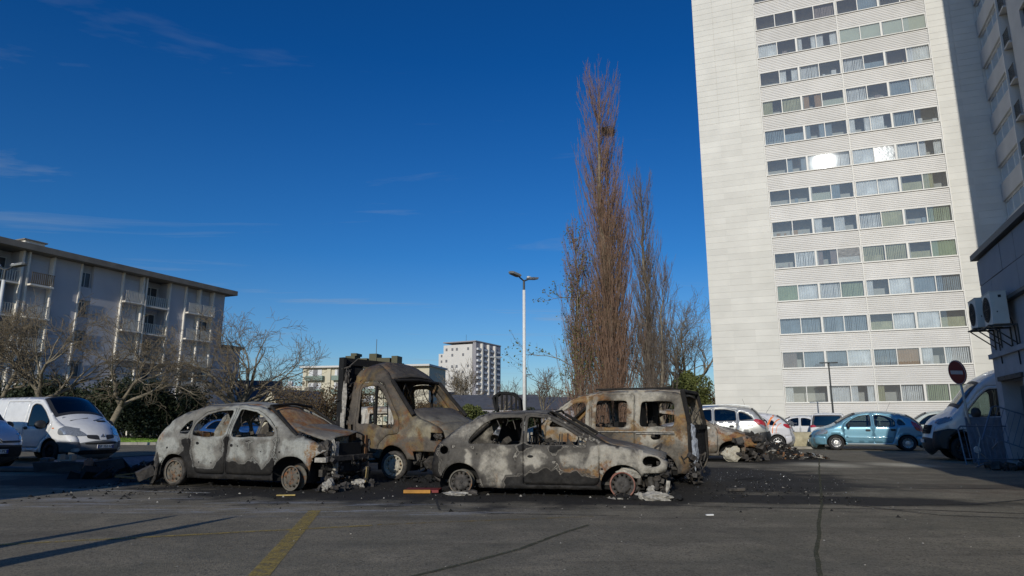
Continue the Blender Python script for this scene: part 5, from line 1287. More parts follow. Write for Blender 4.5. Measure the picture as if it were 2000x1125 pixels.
def lump(name, parent, c, s_, seed, mat, flat=1.):
    bmx = bmesh.new(); bmesh.ops.create_icosphere(bmx, subdivisions=3, radius=1); rn = random.Random(seed); ph = [rn.uniform(0, 6) for _ in range(6)]
    for v in bmx.verts:
        p = v.co; k = 1+.22*math.sin(p.x*3.1+ph[0])*math.cos(p.y*4+ph[1])+.16*math.sin(p.z*7+ph[2]+p.x*5)+.12*math.sin(p.y*11+ph[3])+.06*rn.uniform(-1, 1)
        v.co = Vector((p.x*k*s_[0], p.y*k*s_[1], p.z*k*s_[2]))
    me = bpy.data.meshes.new(name); bmx.to_mesh(me); bmx.free(); me.materials.append(mat); o = link(name, me, parent); o.location = c; return o
def seatframe(parent, x, y, z0, h, mat=None, tilt=-.2, wd=.42):
    m = MB(); r = .014
    a = (x, y-wd/2, z0); b = (x+tilt*h, y-wd/2, z0+h*.75); c = (x+tilt*h*1.1, y-wd/3, z0+h*.8); d = (x+tilt*h*1.1, y+wd/3, z0+h*.8); e = (x+tilt*h, y+wd/2, z0+h*.75); f = (x, y+wd/2, z0)
    m.path([a, b, c, d, e, f], r); m.path([(x+tilt*h*1.1, y-.1, z0+h*.8), (x+tilt*h*1.25, y-.1, z0+h), (x+tilt*h*1.25, y+.1, z0+h), (x+tilt*h*1.1, y+.1, z0+h*.8)], r*.8)
    for i in range(5): zz = z0+h*(.12+.12*i); m.bar((x+tilt*(zz-z0), y-wd/2, zz), (x+tilt*(zz-z0), y+wd/2, zz), .005, 4)
    m.path([(x, y-wd/2, z0), (x+.45, y-wd/2, z0-.03), (x+.45, y+wd/2, z0-.03), (x, y+wd/2, z0)], r); 
    for i in range(6): yy = y-wd/2+wd*(i+.5)/6; m.bar((x, yy, z0), (x+.45, yy, z0-.03), .005, 4)
    for yy in (y-wd/2+.04, y+wd/2-.04): m.box(x-.02, x+.4, yy-.02, yy+.02, z0-.22, z0-.05)
    return m.build('seat_frame', mat or M_soot, parent)
def burntcab(s, seats, dash, z0=.42, h=.62, wheel=True):
    for x, y in seats: seatframe(s.root, x*s.k[0], y, z0*s.k[2]+s.dz, h)
    m = MB(); W_ = s.sp['W']-.1; zb = (s.sp['zb']-.12)*s.k[2]+s.dz; x = dash*s.k[0]
    m.bar((x, -W_, zb), (x, W_, zb), .03, 8); m.box(x-.02, x+.05, -.2, .2, zb-.3, zb+.02); m.bar((x, .3, zb), (x+.1, .3, zb-.4), .02); m.bar((x, -.35, zb), (x+.15, -.35, zb-.4), .02)
    m.build('dashboard_beam', M_soot, s.root)
    if wheel:
        c = Matrix.Translation((x-.32, .36, zb+.06)) @ Matrix.Rotation(R(-60), 4, 'Y'); q = MB(); q.path([c @ Vector((.18*math.cos(a), .18*math.sin(a), 0)) for a in np.linspace(0, 2*math.pi, 19)], .011, 5)
        q.bar(c @ Vector((-.17, 0, 0)), c @ Vector((.17, 0, 0)), .009); q.bar(c @ Vector((0, 0, 0)), c @ Vector((0, 0, -.35)), .018); q.build('steering_wheel', M_char, s.root)
    junk('burnt_floor_debris', s.root, (-1.0*s.k[0], .8*s.k[0], -.6, .6, .22, .36), 60, 9, M_char)

MB_c3 = burnt('burnt_grey_shell', soot=.75, rust=.14, pale=(.31,.315,.29), mid=(.15,.145,.13), seed=1.3)
MB_c3t = burnt('burnt_grey_top', rust=.34, pale=(.27,.27,.245), mid=(.17,.155,.125), lines=False, seed=2.1)
MB_rs = burnt('rusty_glass_sheet', rust=.85, pale=(.36,.34,.30), lines=False, rscale=1.6, ochre=(.38,.22,.09), orange=(.30,.12,.03), seed=4)
MB_h = burnt('burnt_marbled_shell', rust=.16, pale=(.34,.315,.265), mid=(.085,.078,.068), seed=.4, soot=.88)
MB_hd = burnt('burnt_dark_top', rust=.2, pale=(.24,.23,.20), mid=(.13,.12,.105), lines=False, seed=7)
MB_k = burnt('burnt_ochre_shell', soot=.8, rust=.42, pale=(.38,.35,.285), mid=(.14,.125,.10), lines=False, ochre=(.28,.17,.06), orange=(.21,.095,.03), rscale=1.5, seed=3)
MB_kt = burnt('burnt_pale_roof', rust=.30, pale=(.48,.43,.33), mid=(.27,.23,.17), lines=False, seed=8)
MB_m = burnt('burnt_brown_cab', soot=.85, rust=.54, pale=(.26,.23,.16), mid=(.10,.085,.068), lines=False, ochre=(.22,.155,.06), orange=(.17,.075,.03), rscale=1.5, seed=5)
MB_mt = burnt('burnt_brown_cab_roof', soot=.85, rust=.28, pale=(.17,.155,.125), mid=(.08,.073,.066), lines=False, ochre=(.26,.17,.08), orange=(.20,.09,.03), rscale=.9, seed=9)
MB_w = burnt('burnt_white_shell', rust=.15, pale=(.50,.47,.40), mid=(.28,.25,.20), lines=False, seed=12)
MB_o = burnt('burnt_orange_wing', soot=.8, rust=.42, pale=(.36,.33,.28), mid=(.17,.15,.12), lines=False, seed=15)
MB_rimr = burnt('burnt_red_rim', rust=.75, pale=(.50,.42,.36), mid=(.20,.10,.08), ochre=(.35,.17,.12), orange=(.26,.075,.05), rscale=5, seed=2, bias=.5)
MB_rimd = burnt('burnt_dark_rim', rust=.25, pale=(.26,.24,.20), mid=(.13,.12,.10), lines=False, rscale=5, seed=3, bias=.42)
MB_riml = burnt('burnt_light_rim', rust=.2, pale=(.45,.42,.34), mid=(.30,.27,.21), lines=False, rscale=5, seed=3, bias=.65)

# --- grey rounded wreck at the left ------------------------------------------
BC = blobfield([(-.52,.68,.34,.34),(.16,.74,.26,.28),(.62,.72,.24,.26),(-1.45,.86,.42,.32),(1.38,.80,.52,.46),(-1.5,.62,.3,.3)], .24, .56, .80)
def wear_c3(x, y, z):
    if z > .93: return .60+.10*math.sin(x*3+1)
    f = BC(x, y, z)
    if z < .42 and x < .95: f = min(f, .12+.1*math.sin(x*9))
    return f
sp = spec_round(); sp['skip'] = ('hood','nose','bumper_front','windshield','front_bumper_side','rear_window'); sp['rest_f'] = .215; sp['rest_r'] = .265; sp['dent'] = .016; sp['steer'] = R(-6)
sp['cut'] = [[(1.74,.0),(2.3,.0),(2.3,1.2),(1.93,1.2),(1.93,.80),(1.80,.72),(1.60,.60),(1.66,.52)], [(-2.2,.0),(-1.56,.0),(-1.62,.30),(-1.70,.42),(-1.80,.50),(-2.2,.55)]]
sp['hole'] = {'tailgate': None}
c3 = Car('burnt_car', 'burnt out grey five door car with its bonnet sprung open, left of the burnt cab', 'car', sp, (-4.95, 13.55), 110.6,
         dict(body=MB_c3, roof=MB_c3t, tailgate=MB_c3t, rimf=MB_rimd, rimr=MB_rimd, bumper_rear=M_soot, wheel='steel'), burnt=True, wear=wear_c3, scale=(1.12,1.04,1.055), dz=-.07, step=.065)
V, F, NY = c3.strips['hood']; V = np.array(V)
piv = V[NY//2].copy(); V2 = V.copy(); a = R(11)
dx = V2[:, 0]-piv[0]; dzz = V2[:, 2]-piv[2]; V2[:, 0] = piv[0]-.06+dx*math.cos(a)-dzz*math.sin(a)*0; V2[:, 2] = piv[2]+.05+dzz+dx*math.sin(a)*(.75+.35*V2[:, 1]/.8)+.03*np.sin(V2[:, 1]*9)*np.clip(dx, 0, 1)
V2[:, 0] += .07; c3.emit('bonnet', V2, F, MB_hd, solid=.02)
V, F, NY = c3.strips['windshield']; V = np.array(V); 
V3 = V.copy(); V3[:, 2] -= .05*np.cos(V3[:, 1]*1.6)+.015*np.sin(V3[:, 0]*9+V3[:, 1]*5); V3[:, 1] *= .96
c3.emit('windscreen_sheet', V3, F, MB_rs, solid=.008)
m = MB()
for sg in (1, -1):
    m.path([(.66, sg*.62, 1.49), (1.0, sg*.70, 1.26), (1.42, sg*.77, .96)], .028, 8)
m.path([(.66, -.62, 1.5), (.70, 0, 1.55), (.66, .62, 1.5)], .025, 8); m.build('windscreen_frame', MB_c3t, c3.root)
M_beam = MB().box(2.03, 2.10, -.76, .70, .50, .60).build('bumper_beam', M_soot, c3.root, bevel=.01)
MB().box(1.85, 2.09, -.80, -.50, .50, .58).build('bumper_bracket', M_ash, c3.root)
MB().box(2.11, 2.125, .42, .50, .18, .50, Matrix.Rotation(R(4), 4, 'Y')).build('hanging_strip', plain('yellow_brown_strip', (.34,.26,.12), .8, var=.3), c3.root)
MB().box(1.82, 1.90, -.62, .66, .24, .36).build('lower_crossmember', M_soot, c3.root)
for y in (-.66, .62): lump('headlamp_shell', c3.root, (1.96, y, .74), (.10, .11, .13), int(40+y*9), M_soot)
lump('headlamp_reflector', c3.root, (2.03, -.52, .74), (.045, .06, .15), 7, M_ash)
m = MB().box(2.0, 2.05, -.34, .36, .30, .82); m.build('radiator', M_char, c3.root); 
MB().box(1.98, 2.06, -.46, -.38, .22, .85).build('radiator_support', M_ash, c3.root); MB().box(1.98, 2.06, .48, .56, .45, .95).build('radiator_support', M_rustm, c3.root)
MB().bar((1.78, .1, .78), (1.78, .1, 1.0), .12, 14).build('air_filter', M_ash, c3.root); MB().bar((1.80, .42, .80), (1.80, .42, 1.02), .07, 12).build('oil_filler', M_rustm, c3.root)
junk('engine', c3.root, (1.45, 1.98, -.55, .6, .30, .82), 150, 5, M_soot, .06, .26); junk('engine_wiring', c3.root, (1.9, 2.12, -.7, .65, .12, .55), 60, 6, M_soot, .04, .16)
m = MB()
for sg in (-1, 1): m.box(1.3, 2.0, sg*.46-.03, sg*.46+.03, .34, .44)
m.build('chassis_leg', M_char, c3.root)
junk('melted_bumper', c3.root, (1.9, 2.3, -.9, .6, .0, .08), 90, 15, M_soot, .04, .16)
lump('melted_metal', c3.root, (2.12, -.72, .09), (.09, .13, .11), 8, M_ash); lump('melted_metal', c3.root, (2.20, .05, .07), (.12, .09, .08), 9, M_ash)
burntcab(c3, ((.05, .38), (.05, -.38), (-.85, .35), (-.85, -.35)), .85)
junk('rear_debris', c3.root, (-2.3, -1.75, -.95, .7, .0, .34), 70, 19, M_soot, .06, .32)
MB().add([(-2.0,-.80,.02),(-1.82,-.86,.04),(-1.80,-.84,.42),(-1.88,-.80,.62),(-2.05,-.6,.30)], [(0,1,2,3),(0,3,4)]).build('melted_bumper_skin', M_soot, c3.root).modifiers.new('s','SOLIDIFY').thickness = .03

for x, z, r_ in ((.02,.80,.028), (-.72,.83,.028), (.16,.79,.012), (1.02,.70,.016), (-.66,.50,.012), (-.40,.49,.012), (.30,.47,.014), (.62,.70,.010), (-1.42,.74,.02)):
    for v in ('left', 'right'): c3.patch('handle_hole', [(x+r_*1.3*math.cos(a), z+r_*math.sin(a)) for a in np.linspace(0, 6.28, 8, endpoint=False)], v, M_char, .004, .05, rnd=0)
# --- marbled three door hatchback in front -----------------------------------
BH = blobfield([(-.72,.62,.40,.36),(-.60,.40,.34,.30),(-.02,.66,.30,.24),(.48,.68,.26,.24),(.80,.58,.14,.32),(1.15,.72,.60,.36),(1.02,.50,.16,.50),(1.7,.62,.5,.30),(-1.35,.62,.34,.34)], .24, .50, .80)
def wear_h(x, y, z):
    if z > .88: return .50+.05*math.sin(x*4)-.10*(x > 0)
    g_ = BH(x, y, z)
    if abs(x-.2) < .75 and z < .40: g_ = min(g_, .10+.15*(z-.2))
    if x < -1.2: g_ = min(g_, .47)
    return g_
sp = spec_hatch(); sp['skip'] = ('nose','bumper_front','windshield','rear_window'); sp['rest_f'] = .205; sp['rest_r'] = .205; sp['dent'] = .012; sp['R'] = .27; sp['steer'] = R(4)
fh = [(-1.56+.075*math.cos(a), .79+.07*math.sin(a)) for a in np.linspace(0, 6.28, 14, endpoint=False)]
sp['cut'] = [[(1.30,.0),(2.4,.0),(2.4,.9),(2.05,.9),(1.98,.70),(1.92,.47),(1.60,.46)], [(1.72+.14*math.cos(a), .64+.09*math.sin(a)) for a in np.linspace(0, 6.28, 16, endpoint=False)], fh, [(-2,.0),(-1.3,.0),(-1.56,.34),(-2,.36)]]
hb = Car('burnt_hatchback', 'burnt out three door hatchback with marbled white and black doors, nearest wreck at the right', 'car', sp, (.62, 12.19), 101.7,
         dict(body=MB_h, roof=MB_hd, tailgate=MB_hd, hood=MB_hd, front_door=MB_h, rimf=MB_rimr, discf=M_soot, rimr=MB_rimd, discr=M_soot, wheel='kango', bumper_rear=M_soot), burnt=True, wear=wear_h, scale=(1.065,1.03,1.035), dz=-.085, step=.055)
for o in hb.root.children:
    if o.name.startswith('hood'): 
        pass
m = MB()
for sg in (1, -1): m.path([(.26, sg*.60, 1.35), (.66, sg*.68, 1.12), (1.08, sg*.76, .86)], .026, 8)
m.path([(.24, -.6, 1.36), (.28, 0, 1.40), (.24, .6, 1.36)], .02, 8); m.build('windscreen_frame', MB_hd, hb.root)
for sg in (1, -1): MB().path([(-1.0, sg*.58, 1.31), (-1.30, sg*.66, 1.10), (-1.62, sg*.70, .84)], .024, 7).build('tailgate_pillar', MB_hd, hb.root)
MB().box(-.14, .02, -.70, .70, .38, .52).build('seat_crossmember', M_char, hb.root)
m = MB().box(-.28, -.24, .20, .62, .35, 1.10); m.build('door_post_inner', M_char, hb.root)
MB().add([(-.62,.66,.84),(-.50,.66,1.28),(-.95,.60,1.18),(-1.05,.62,.84)], [(0,1,2,3)]).build('burnt_inner_trim', M_char, hb.root)
MB().add([(-.28,-.2,.3),(-.55,-.2,1.22),(-.55,.34,1.22),(-.28,.34,.3)], [(0,1,2,3)]).build('seat_back_panel', M_char, hb.root)
burntcab(hb, ((-.05, .36), (-.05, -.36)), .72)
for x in (.30, .34, .44, .62, .68): MB().bar((x, -.60, .60), (x+.02, -.60, 1.02-.2*abs(x-.4)), .012, 5).build('seat_rod', M_soot, hb.root)
MB().box(1.70, 1.82, -.74, -.30, .40, .50).build('chassis_leg', M_ash, hb.root); MB().bar((1.62, -.66, .20), (1.62, -.60, .62), .04, 9).build('strut', M_soot, hb.root)
lump('suspension_arm', hb.root, (1.52, -.68, .40), (.22, .05, .09), 71, M_ash); lump('brake_caliper', hb.root, (1.44, -.7, .14), (.10, .05, .12), 73, M_soot)
MB().box(2.0, 2.06, -.66, -.60, .08, .52, Matrix.Rotation(R(7), 4, 'Y')).build('radiator_support', M_ash, hb.root)
MB().box(1.94, 1.98, -.55, .5, .12, .56).build('radiator', M_char, hb.root); MB().bar((1.80, -.60, .10), (1.80, -.56, .46), .055, 10).build('washer_bottle', M_soot, hb.root)
MB().bar((1.88, -.68, .12), (1.90, -.60, .48), .03, 8).build('strut', M_soot, hb.root)
junk('engine', hb.root, (1.35, 1.95, -.62, .6, .14, .66), 150, 25, M_soot, .06, .24); junk('hanging_wires', hb.root, (1.9, 2.12, -.74, .5, .04, .6), 70, 26, M_soot, .04, .14)
junk('melted_bumper', hb.root, (1.25, 2.25, -1.05, -.3, .0, .05), 130, 27, M_char, .04, .15)
lump('molten_aluminium', hb.root, (1.86, -.98, .045), (.24, .11, .08), 31, M_ash); lump('molten_aluminium', hb.root, (1.62, -.98, .04), (.07, .06, .07), 32, M_ash); lump('molten_aluminium', hb.root, (1.80, -.86, .14), (.06, .05, .06), 33, M_ash)
lump('molten_aluminium', hb.root, (1.38, -.90, .01), (.26, .08, .018), 34, M_ash); lump('molten_aluminium', hb.root, (-1.38, -.90, .02), (.24, .10, .035), 35, M_ash); lump('molten_aluminium', hb.root, (-1.15, -.86, .03), (.12, .08, .05), 36, M_soot)

for x, z, w_, h_ in ((-.14,.70,.05,.022), (.97,.52,.022,.016), (1.00,.46,.014,.01), (-.20,.40,.012,.012), (.44,.39,.016,.012), (-1.0,.73,.014,.012)):
    for v in ('left', 'right'): hb.patch('handle_hole', [(x+w_*math.cos(a), z+h_*math.sin(a)) for a in np.linspace(0, 6.28, 8, endpoint=False)], v, M_char, .004, .05, rnd=0)
# --- ochre high roofed van behind --------------------------------------------
def wear_k(x, y, z):
    f = .64 if z > .95 else .30+.36*max(0, (z-.35)/.6)
    if -1.0 < x < -.1 and z < 1.05: f -= .22
    if x < -1.5 and z > 1.0: f -= .12
    return f+.06*math.sin(x*5)
sp = spec_ludo(); sp['skip'] = ('rear_window','nose','bumper_front','windshield','rear_doors','bumper_rear'); sp['rest_f'] = .22; sp['rest_r'] = .22; sp['dent'] = .012
sp['cut'] = [[(-1.30+.10*math.cos(a), .93+.06*math.sin(a)) for a in np.linspace(0, 6.28, 12, endpoint=False)]]
kg = Car('burnt_van', 'burnt out ochre high roofed small van with open window holes, behind the marbled hatchback', 'van', sp, (2.02, 14.85), 296,
         dict(body=MB_k, roof=MB_kt, hood=MB_k, front_door=MB_k, wheel='steel'), burnt=True, wear=wear_k, scale=(1.03,1.02,1.04), dz=-.05, step=.065)
MB().box(-1.72, .05, .90, .905, 1.0, 1.015).add([], []).box(-1.72, -.95, .885, .905, .965, .98).build('slide_rail', M_ash, kg.root)
m = MB()   # tailgate frame and pillars, glass gone
for sg in (1, -1): m.box(-2.05, -1.96, sg*.80-.05, sg*.80+.05, .45, 1.15); m.bar((-2.0, sg*.79, 1.15), (-1.88, sg*.72, 1.80), .05, 7)
m.box(-2.04, -1.97, -.8, .8, 1.05, 1.15); m.bar((-1.88, -.72, 1.80), (-1.88, .72, 1.80), .05, 7); m.build('tailgate_frame', MB_kt, kg.root)
MB().add([(-2.03,-.78,.45),(-2.03,.72,.45),(-2.0,.72,1.06),(-2.0,-.78,1.06)], [(0,3,2,1)]).build('tailgate_lower', MB_k, kg.root)
M_blu = burnt('burnt_blue_grey_plastic', rust=.0, pale=(.38,.41,.45), mid=(.26,.28,.31), lines=False, seed=20, bias=.6)
lump('melted_corner_panel', kg.root, (-2.08,.80,.66), (.05,.15,.30), 77, M_blu); lump('melted_corner_panel', kg.root, (-2.06,.80,1.02), (.04,.11,.14), 78, M_blu)
junk('hanging_wires', kg.root, (-2.12, -1.9, .2, .95, .05, .6), 60, 41, M_soot, .05, .2)
MB().path([(-2.05,.82,.9),(-2.03,.86,.5),(-2.06,.88,.12)], .014).path([(-2.0,.86,1.5),(-2.02,.87,1.1),(-2.0,.9,.55)], .018).build('hanging_strip', MB_kt, kg.root)
MB().box(-1.02, -.90, .30, .72, .5, 1.62).box(-1.02,-.90,-.72,-.25,.5,1.62).build('bulkhead_post', M_char, kg.root); MB().box(-.35, -.25, -.55, .1, .5, 1.2).build('seat_back_panel', M_char, kg.root)
burntcab(kg, ((.1, .38), (.1, -.38), (-.8, .3), (-.8, -.35)), .95, .6, .75)
for sg in (1, -1): MB().path([(.52, sg*.70, 1.64), (.9, sg*.74, 1.35), (1.2, sg*.80, 1.10)], .03, 8).build('windscreen_pillar', MB_kt, kg.root)
# roof rails pressed into the skin
for y in (.5, .2, -.2, -.5): MB().box(-1.6, .0, y-.02, y+.02, 1.865, 1.90).build('roof_rib', MB_kt, kg.root, bevel=.008)

# --- burnt chassis cab ----------------------------------------------------------
def wear_m(x, y, z):
    f = .50+.05*math.sin(x*4+z*3)
    if x > .0 and .9 < z < 1.35: f += .14
    if z > 2.0: f -= .10
    return f
sp = spec_cab(); sp['skip'] = ('windshield','bumper_front'); sp['rest_f'] = .30; sp['dent'] = .016; sp['steer'] = R(18)
sp['hole'] = {'back_wall': (2, .40, .9)}
sp['cut'] = [[(.74,.0),(1.5,.0),(1.5,.62),(.5,.62)], [(.93,.84),(1.3,.84),(1.3,1.0),(.95,1.0)], [(-1.30,1.02),(-1.22,1.02),(-1.22,1.16),(-1.30,1.16)]]
cb = Car('burnt_cab_truck', 'rusty brown burnt out chassis cab truck with empty door and windscreen openings', 'truck', sp, (-1.98, 15.25), 124,
         dict(body=MB_m, roof=MB_mt, hood=MB_mt, nose=MB_mt, rimf=MB_riml, rimr=MB_rimd, wheel='kango'), burnt=True, wear=wear_m, scale=(1.02,1.0,1.02), dz=-.03, step=.065, nowheel=(('r',1),('r',-1)))
m = MB()
for sg in (1, -1): m.path([(-.24, sg*.80, 2.10), (.10, sg*.84, 1.74), (.50, sg*.90, 1.34)], .045, 8)
m.path([(-.26, -.8, 2.10), (-.18, 0, 2.14), (-.26, .8, 2.10)], .035, 8); m.build('windscreen_frame', MB_m, cb.root)
MB().box(-.60, -.56, -.955, -.90, 1.12, 1.98).build('window_divider', MB_m, cb.root); MB().box(-.60, -.56, .90, .955, 1.12, 1.98).build('window_divider', MB_m, cb.root)
MB().box(1.10, 1.18, -.80, .80, .56, .66).build('bumper_beam', M_soot, cb.root); MB().box(1.02, 1.09, -.70, .7, .30, .95).build('radiator', M_rustm, cb.root)
MB().bar((1.16, -.15, .24), (1.16, -.15, .58), .12, 14).build('horn_canister', M_ash, cb.root); lump('starter_motor', cb.root, (1.0, -.45, .28), (.16, .12, .12), 51, M_rustm)
lump('headlamp_shell', cb.root, (1.06, -.72, .92), (.08, .10, .07), 52, M_soot); lump('headlamp_shell', cb.root, (1.06, .72, .92), (.08, .10, .07), 53, M_soot)
junk('engine', cb.root, (.3, 1.1, -.7, .7, .22, .85), 150, 42, M_soot, .06, .28); junk('melted_bumper', cb.root, (.2, 1.5, -1.1, .9, .0, .07), 120, 43, M_char, .05, .16)
for y in (-.38, .38): seatframe(cb.root, -.95, y, .98, .95, M_char, -.05, .44)
m = MB().bar((.12, -.85, 1.12), (.12, .85, 1.12), .04, 8); m.build('dashboard_beam', M_soot, cb.root)
c = Matrix.Translation((-.12, .40, 1.28)) @ Matrix.Rotation(R(-50), 4, 'Y'); q = MB(); q.path([c @ Vector((.21*math.cos(a), .21*math.sin(a), 0)) for a in np.linspace(0, 2*math.pi, 19)], .014, 5); q.bar(c @ Vector((-.2, 0, 0)), c @ Vector((.2, 0, 0)), .011); q.bar(c @ Vector((0, 0, 0)), c @ Vector((.0, 0, -.4)), .02); q.build('steering_wheel', M_char, cb.root)
# box body remains right behind the cab, ladder frame, rear wheels
m = MB(); m.box(-1.74, -1.58, -1.02, -.94, .55, 2.66); m.box(-1.74, -1.58, .9, .98, .55, 2.66); m.box(-1.74, -1.66, -.94, .9, 2.5, 2.66); m.box(-1.74, -1.70, -.94, -.30, .6, 2.5); m.build('body_front_frame', M_char, cb.root)
lump('melted_lining', cb.root, (-1.55, -.97, 1.75), (.06, .05, .40), 54, M_ash); lump('melted_lining', cb.root, (-1.56, -.98, 1.1), (.05, .05, .45), 55, M_ash); lump('melted_lining', cb.root, (-1.52, -.96, 2.2), (.05, .05, .16), 56, M_soot)
junk('body_remains', cb.root, (-1.74, -1.52, -1.0, -.7, .6, 2.5), 50, 57, M_soot, .05, .2)
m = MB(); 
for y in (-.42, .42): m.box(-5.2, .8, y-.04, y+.04, .50, .66)
for x in (-1.6, -2.8, -4.0, -5.1): m.box(x-.04, x+.04, -.42, .42, .52, .62)
m.build('ladder_frame', M_rustm, cb.root)
for y in (-.85, .85):
    Mx = Matrix.Translation((-3.45, y, .31)); w_ = MB().lathe([(.20,-.09),(.215,-.10),(.18,-.05),(.18,.05),(.215,.10),(.20,.09)], 28, 'y', Mx).lathe([(0,.02),(.19,.03)], 28, 'y', Mx).build('rear_wheel', MB_rimd, cb.root)
MB().bar((-3.45, -.8, .31), (-3.45, .8, .31), .06, 10).build('rear_axle', M_rustm, cb.root)
m = MB(); m.box(-5.2, -1.75, -.98, .9, .68, .72); m.build('load_bed', M_char, cb.root)

def wires(s_, pts, n_, seed, drop=.35):
    rn = random.Random(seed); m = MB()
    for _ in range(n_):
        a, b = rn.choice(pts); t = rn.random(); p = Vector(a).lerp(Vector(b), t); q = [p]
        for k in range(4): q.append(q[-1]+Vector((rn.gauss(0, .04), rn.gauss(0, .03), -drop*rn.uniform(.1, .35))))
        m.path([tuple(v) for v in q], rn.choice((.004, .006, .010)), 4)
    m.build('hanging_wires', M_soot, s_.root, kind='stuff')
wires(c3, [((-1.1,.5,1.48),(.5,.5,1.48)), ((-1.1,-.55,1.48),(.5,-.55,1.48)), ((.9,-.7,.9),(.95,.6,.95))], 26, 3)
wires(hb, [((-1.0,-.55,1.34),(.2,-.55,1.36)), ((-1.0,.5,1.36),(.2,.5,1.36))], 18, 4, .25)
wires(kg, [((-1.7,.6,1.78),(.4,.6,1.78)), ((-1.7,-.6,1.78),(.4,-.6,1.78)), ((-1.95,.8,1.5),(-1.95,-.8,1.5))], 30, 5)
wires(cb, [((-1.2,-.8,2.2),(-.4,-.8,2.05)), ((-.3,-.8,2.05),(-.3,.8,2.05)), ((1.0,-.8,.9),(1.1,.8,.9))], 26, 6, .4)
junk('burnt_dash_debris', kg.root, (-1.7, .6, -.6, .6, .55, 1.12), 60, 101, M_soot, .06, .26, kind='stuff'); junk('burnt_dash_debris', hb.root, (-1.1, .7, -.55, .55, .35, .86), 60, 102, M_soot, .05, .2, kind='stuff')
junk('burnt_dash_debris', c3.root, (-1.2, .9, -.55, .55, .4, .95), 60, 103, M_soot, .05, .22, kind='stuff'); junk('burnt_dash_debris', cb.root, (-.5, .2, -.8, .8, .95, 1.2), 40, 104, M_soot, .05, .2, kind='stuff')
# --- burnt pale cars further back -----------------------------------------------
def wear_w(x, y, z): return .66+.06*math.sin(x*4) if z > .8 else .5
sp = spec_ludo(); sp['skip'] = ('windshield','nose','bumper_front','rear_window'); sp['rest_f'] = .2; sp['rest_r'] = .2
bw = Car('burnt_car', 'burnt pale people carrier seen through the windscreen opening of the cab', 'car', sp, (-3.4, 21.2), 111, dict(body=MB_w, wheel='steel'), burnt=True, wear=wear_w, scale=(1.0,1.02,.93), dz=-.05, step=.12)
burntcab(bw, ((.1, .38), (.1, -.38)), .95, .5, .7)
for sg in (1, -1): MB().path([(.52, sg*.70, 1.52), (.9, sg*.74, 1.26), (1.3, sg*.80, .98)], .035, 8).build('windscreen_pillar', MB_w, bw.root)
sp = spec_round(); sp['skip'] = ('nose','bumper_front'); sp['rest_f'] = .2; sp['rest_r'] = .2
b2 = Car('burnt_car', 'burnt white hatchback with a black windscreen just right of the cab bonnet', 'car', sp, (-2.3, 22.6), 120, dict(body=MB_w, windshield=M_char, glass=M_char, wheel='steel'), burnt=True, wear=wear_w, scale=(1.05,1.03,1.0), dz=-.05, step=.12)
burntcab(b2, ((.1, .38), (.1, -.38)), .95)
sp = spec_hatch(); sp['rest_f'] = .2; sp['rest_r'] = .2; sp['skip'] = ('windshield', 'rear_window')
b3 = Car('burnt_car', 'burnt dark low car between the grey wreck and the cab', 'car', sp, (-6.4, 19.2), 112, dict(body=MB_hd, hood=MB_mt, roof=MB_hd, wheel='steel'), burnt=True, wear=lambda x, y, z: .36, scale=(1.04,1.03,1.0), dz=-.08, step=.12)
# wreck with an orange wing beyond the ochre van
sp = spec_hatch(); sp['skip'] = ('windshield','rear_window','bumper_front'); sp['rest_f'] = .2; sp['rest_r'] = .2; sp['dent'] = .06
sp['cut'] = [[(1.62,.0),(2.3,.0),(2.3,.44),(1.72,.44)]]
b4 = Car('burnt_car', 'crumpled burnt wreck with a rusty orange wing between the ochre van and the silver car', 'car', sp, (5.75, 22.4), 108, dict(body=MB_o, hood=MB_o, wheel='steel', rimf=MB_riml), burnt=True, wear=lambda x, y, z: .6 if z > .45 else .4, scale=(1.05,1.03,1.16), dz=-.07, step=.08)
lump('melted_wheel', b4.root, (1.35, -.86, .22), (.26, .09, .20), 61, MB_riml); junk('engine', b4.root, (1.5, 2.3, -.9, .6, .05, .8), 150, 62, M_soot, .06, .34); lump('crumpled_wing_edge', b4.root, (1.95, -.62, .55), (.16, .08, .32), 63, MB_o)

# ================================================================ parked cars
def paint(name, col, rough=.28, metal=.0, coat=.8, dirt=.12): return plain(name, col, rough, metal, var=.03, coat=coat, dirt=dirt, dirtcol=(.2,.19,.17), scale=3)
P_blue = paint('metallic_blue_paint', (.17,.36,.46), .32, .35); P_silver = paint('metallic_silver_paint', (.50,.50,.47), .3, .4); P_grey = paint('grey_blue_paint', (.16,.18,.20), .32, .4)
P_white = paint('white_car_paint', (.70,.70,.69)); P_orw = paint('pale_grey_white_paint', (.62,.62,.64)); P_lblue = paint('deep_blue_paint', (.02,.07,.20)); P_green = paint('pale_green_white_paint', (.5,.55,.5)); 
M_tyrew = M_tyre
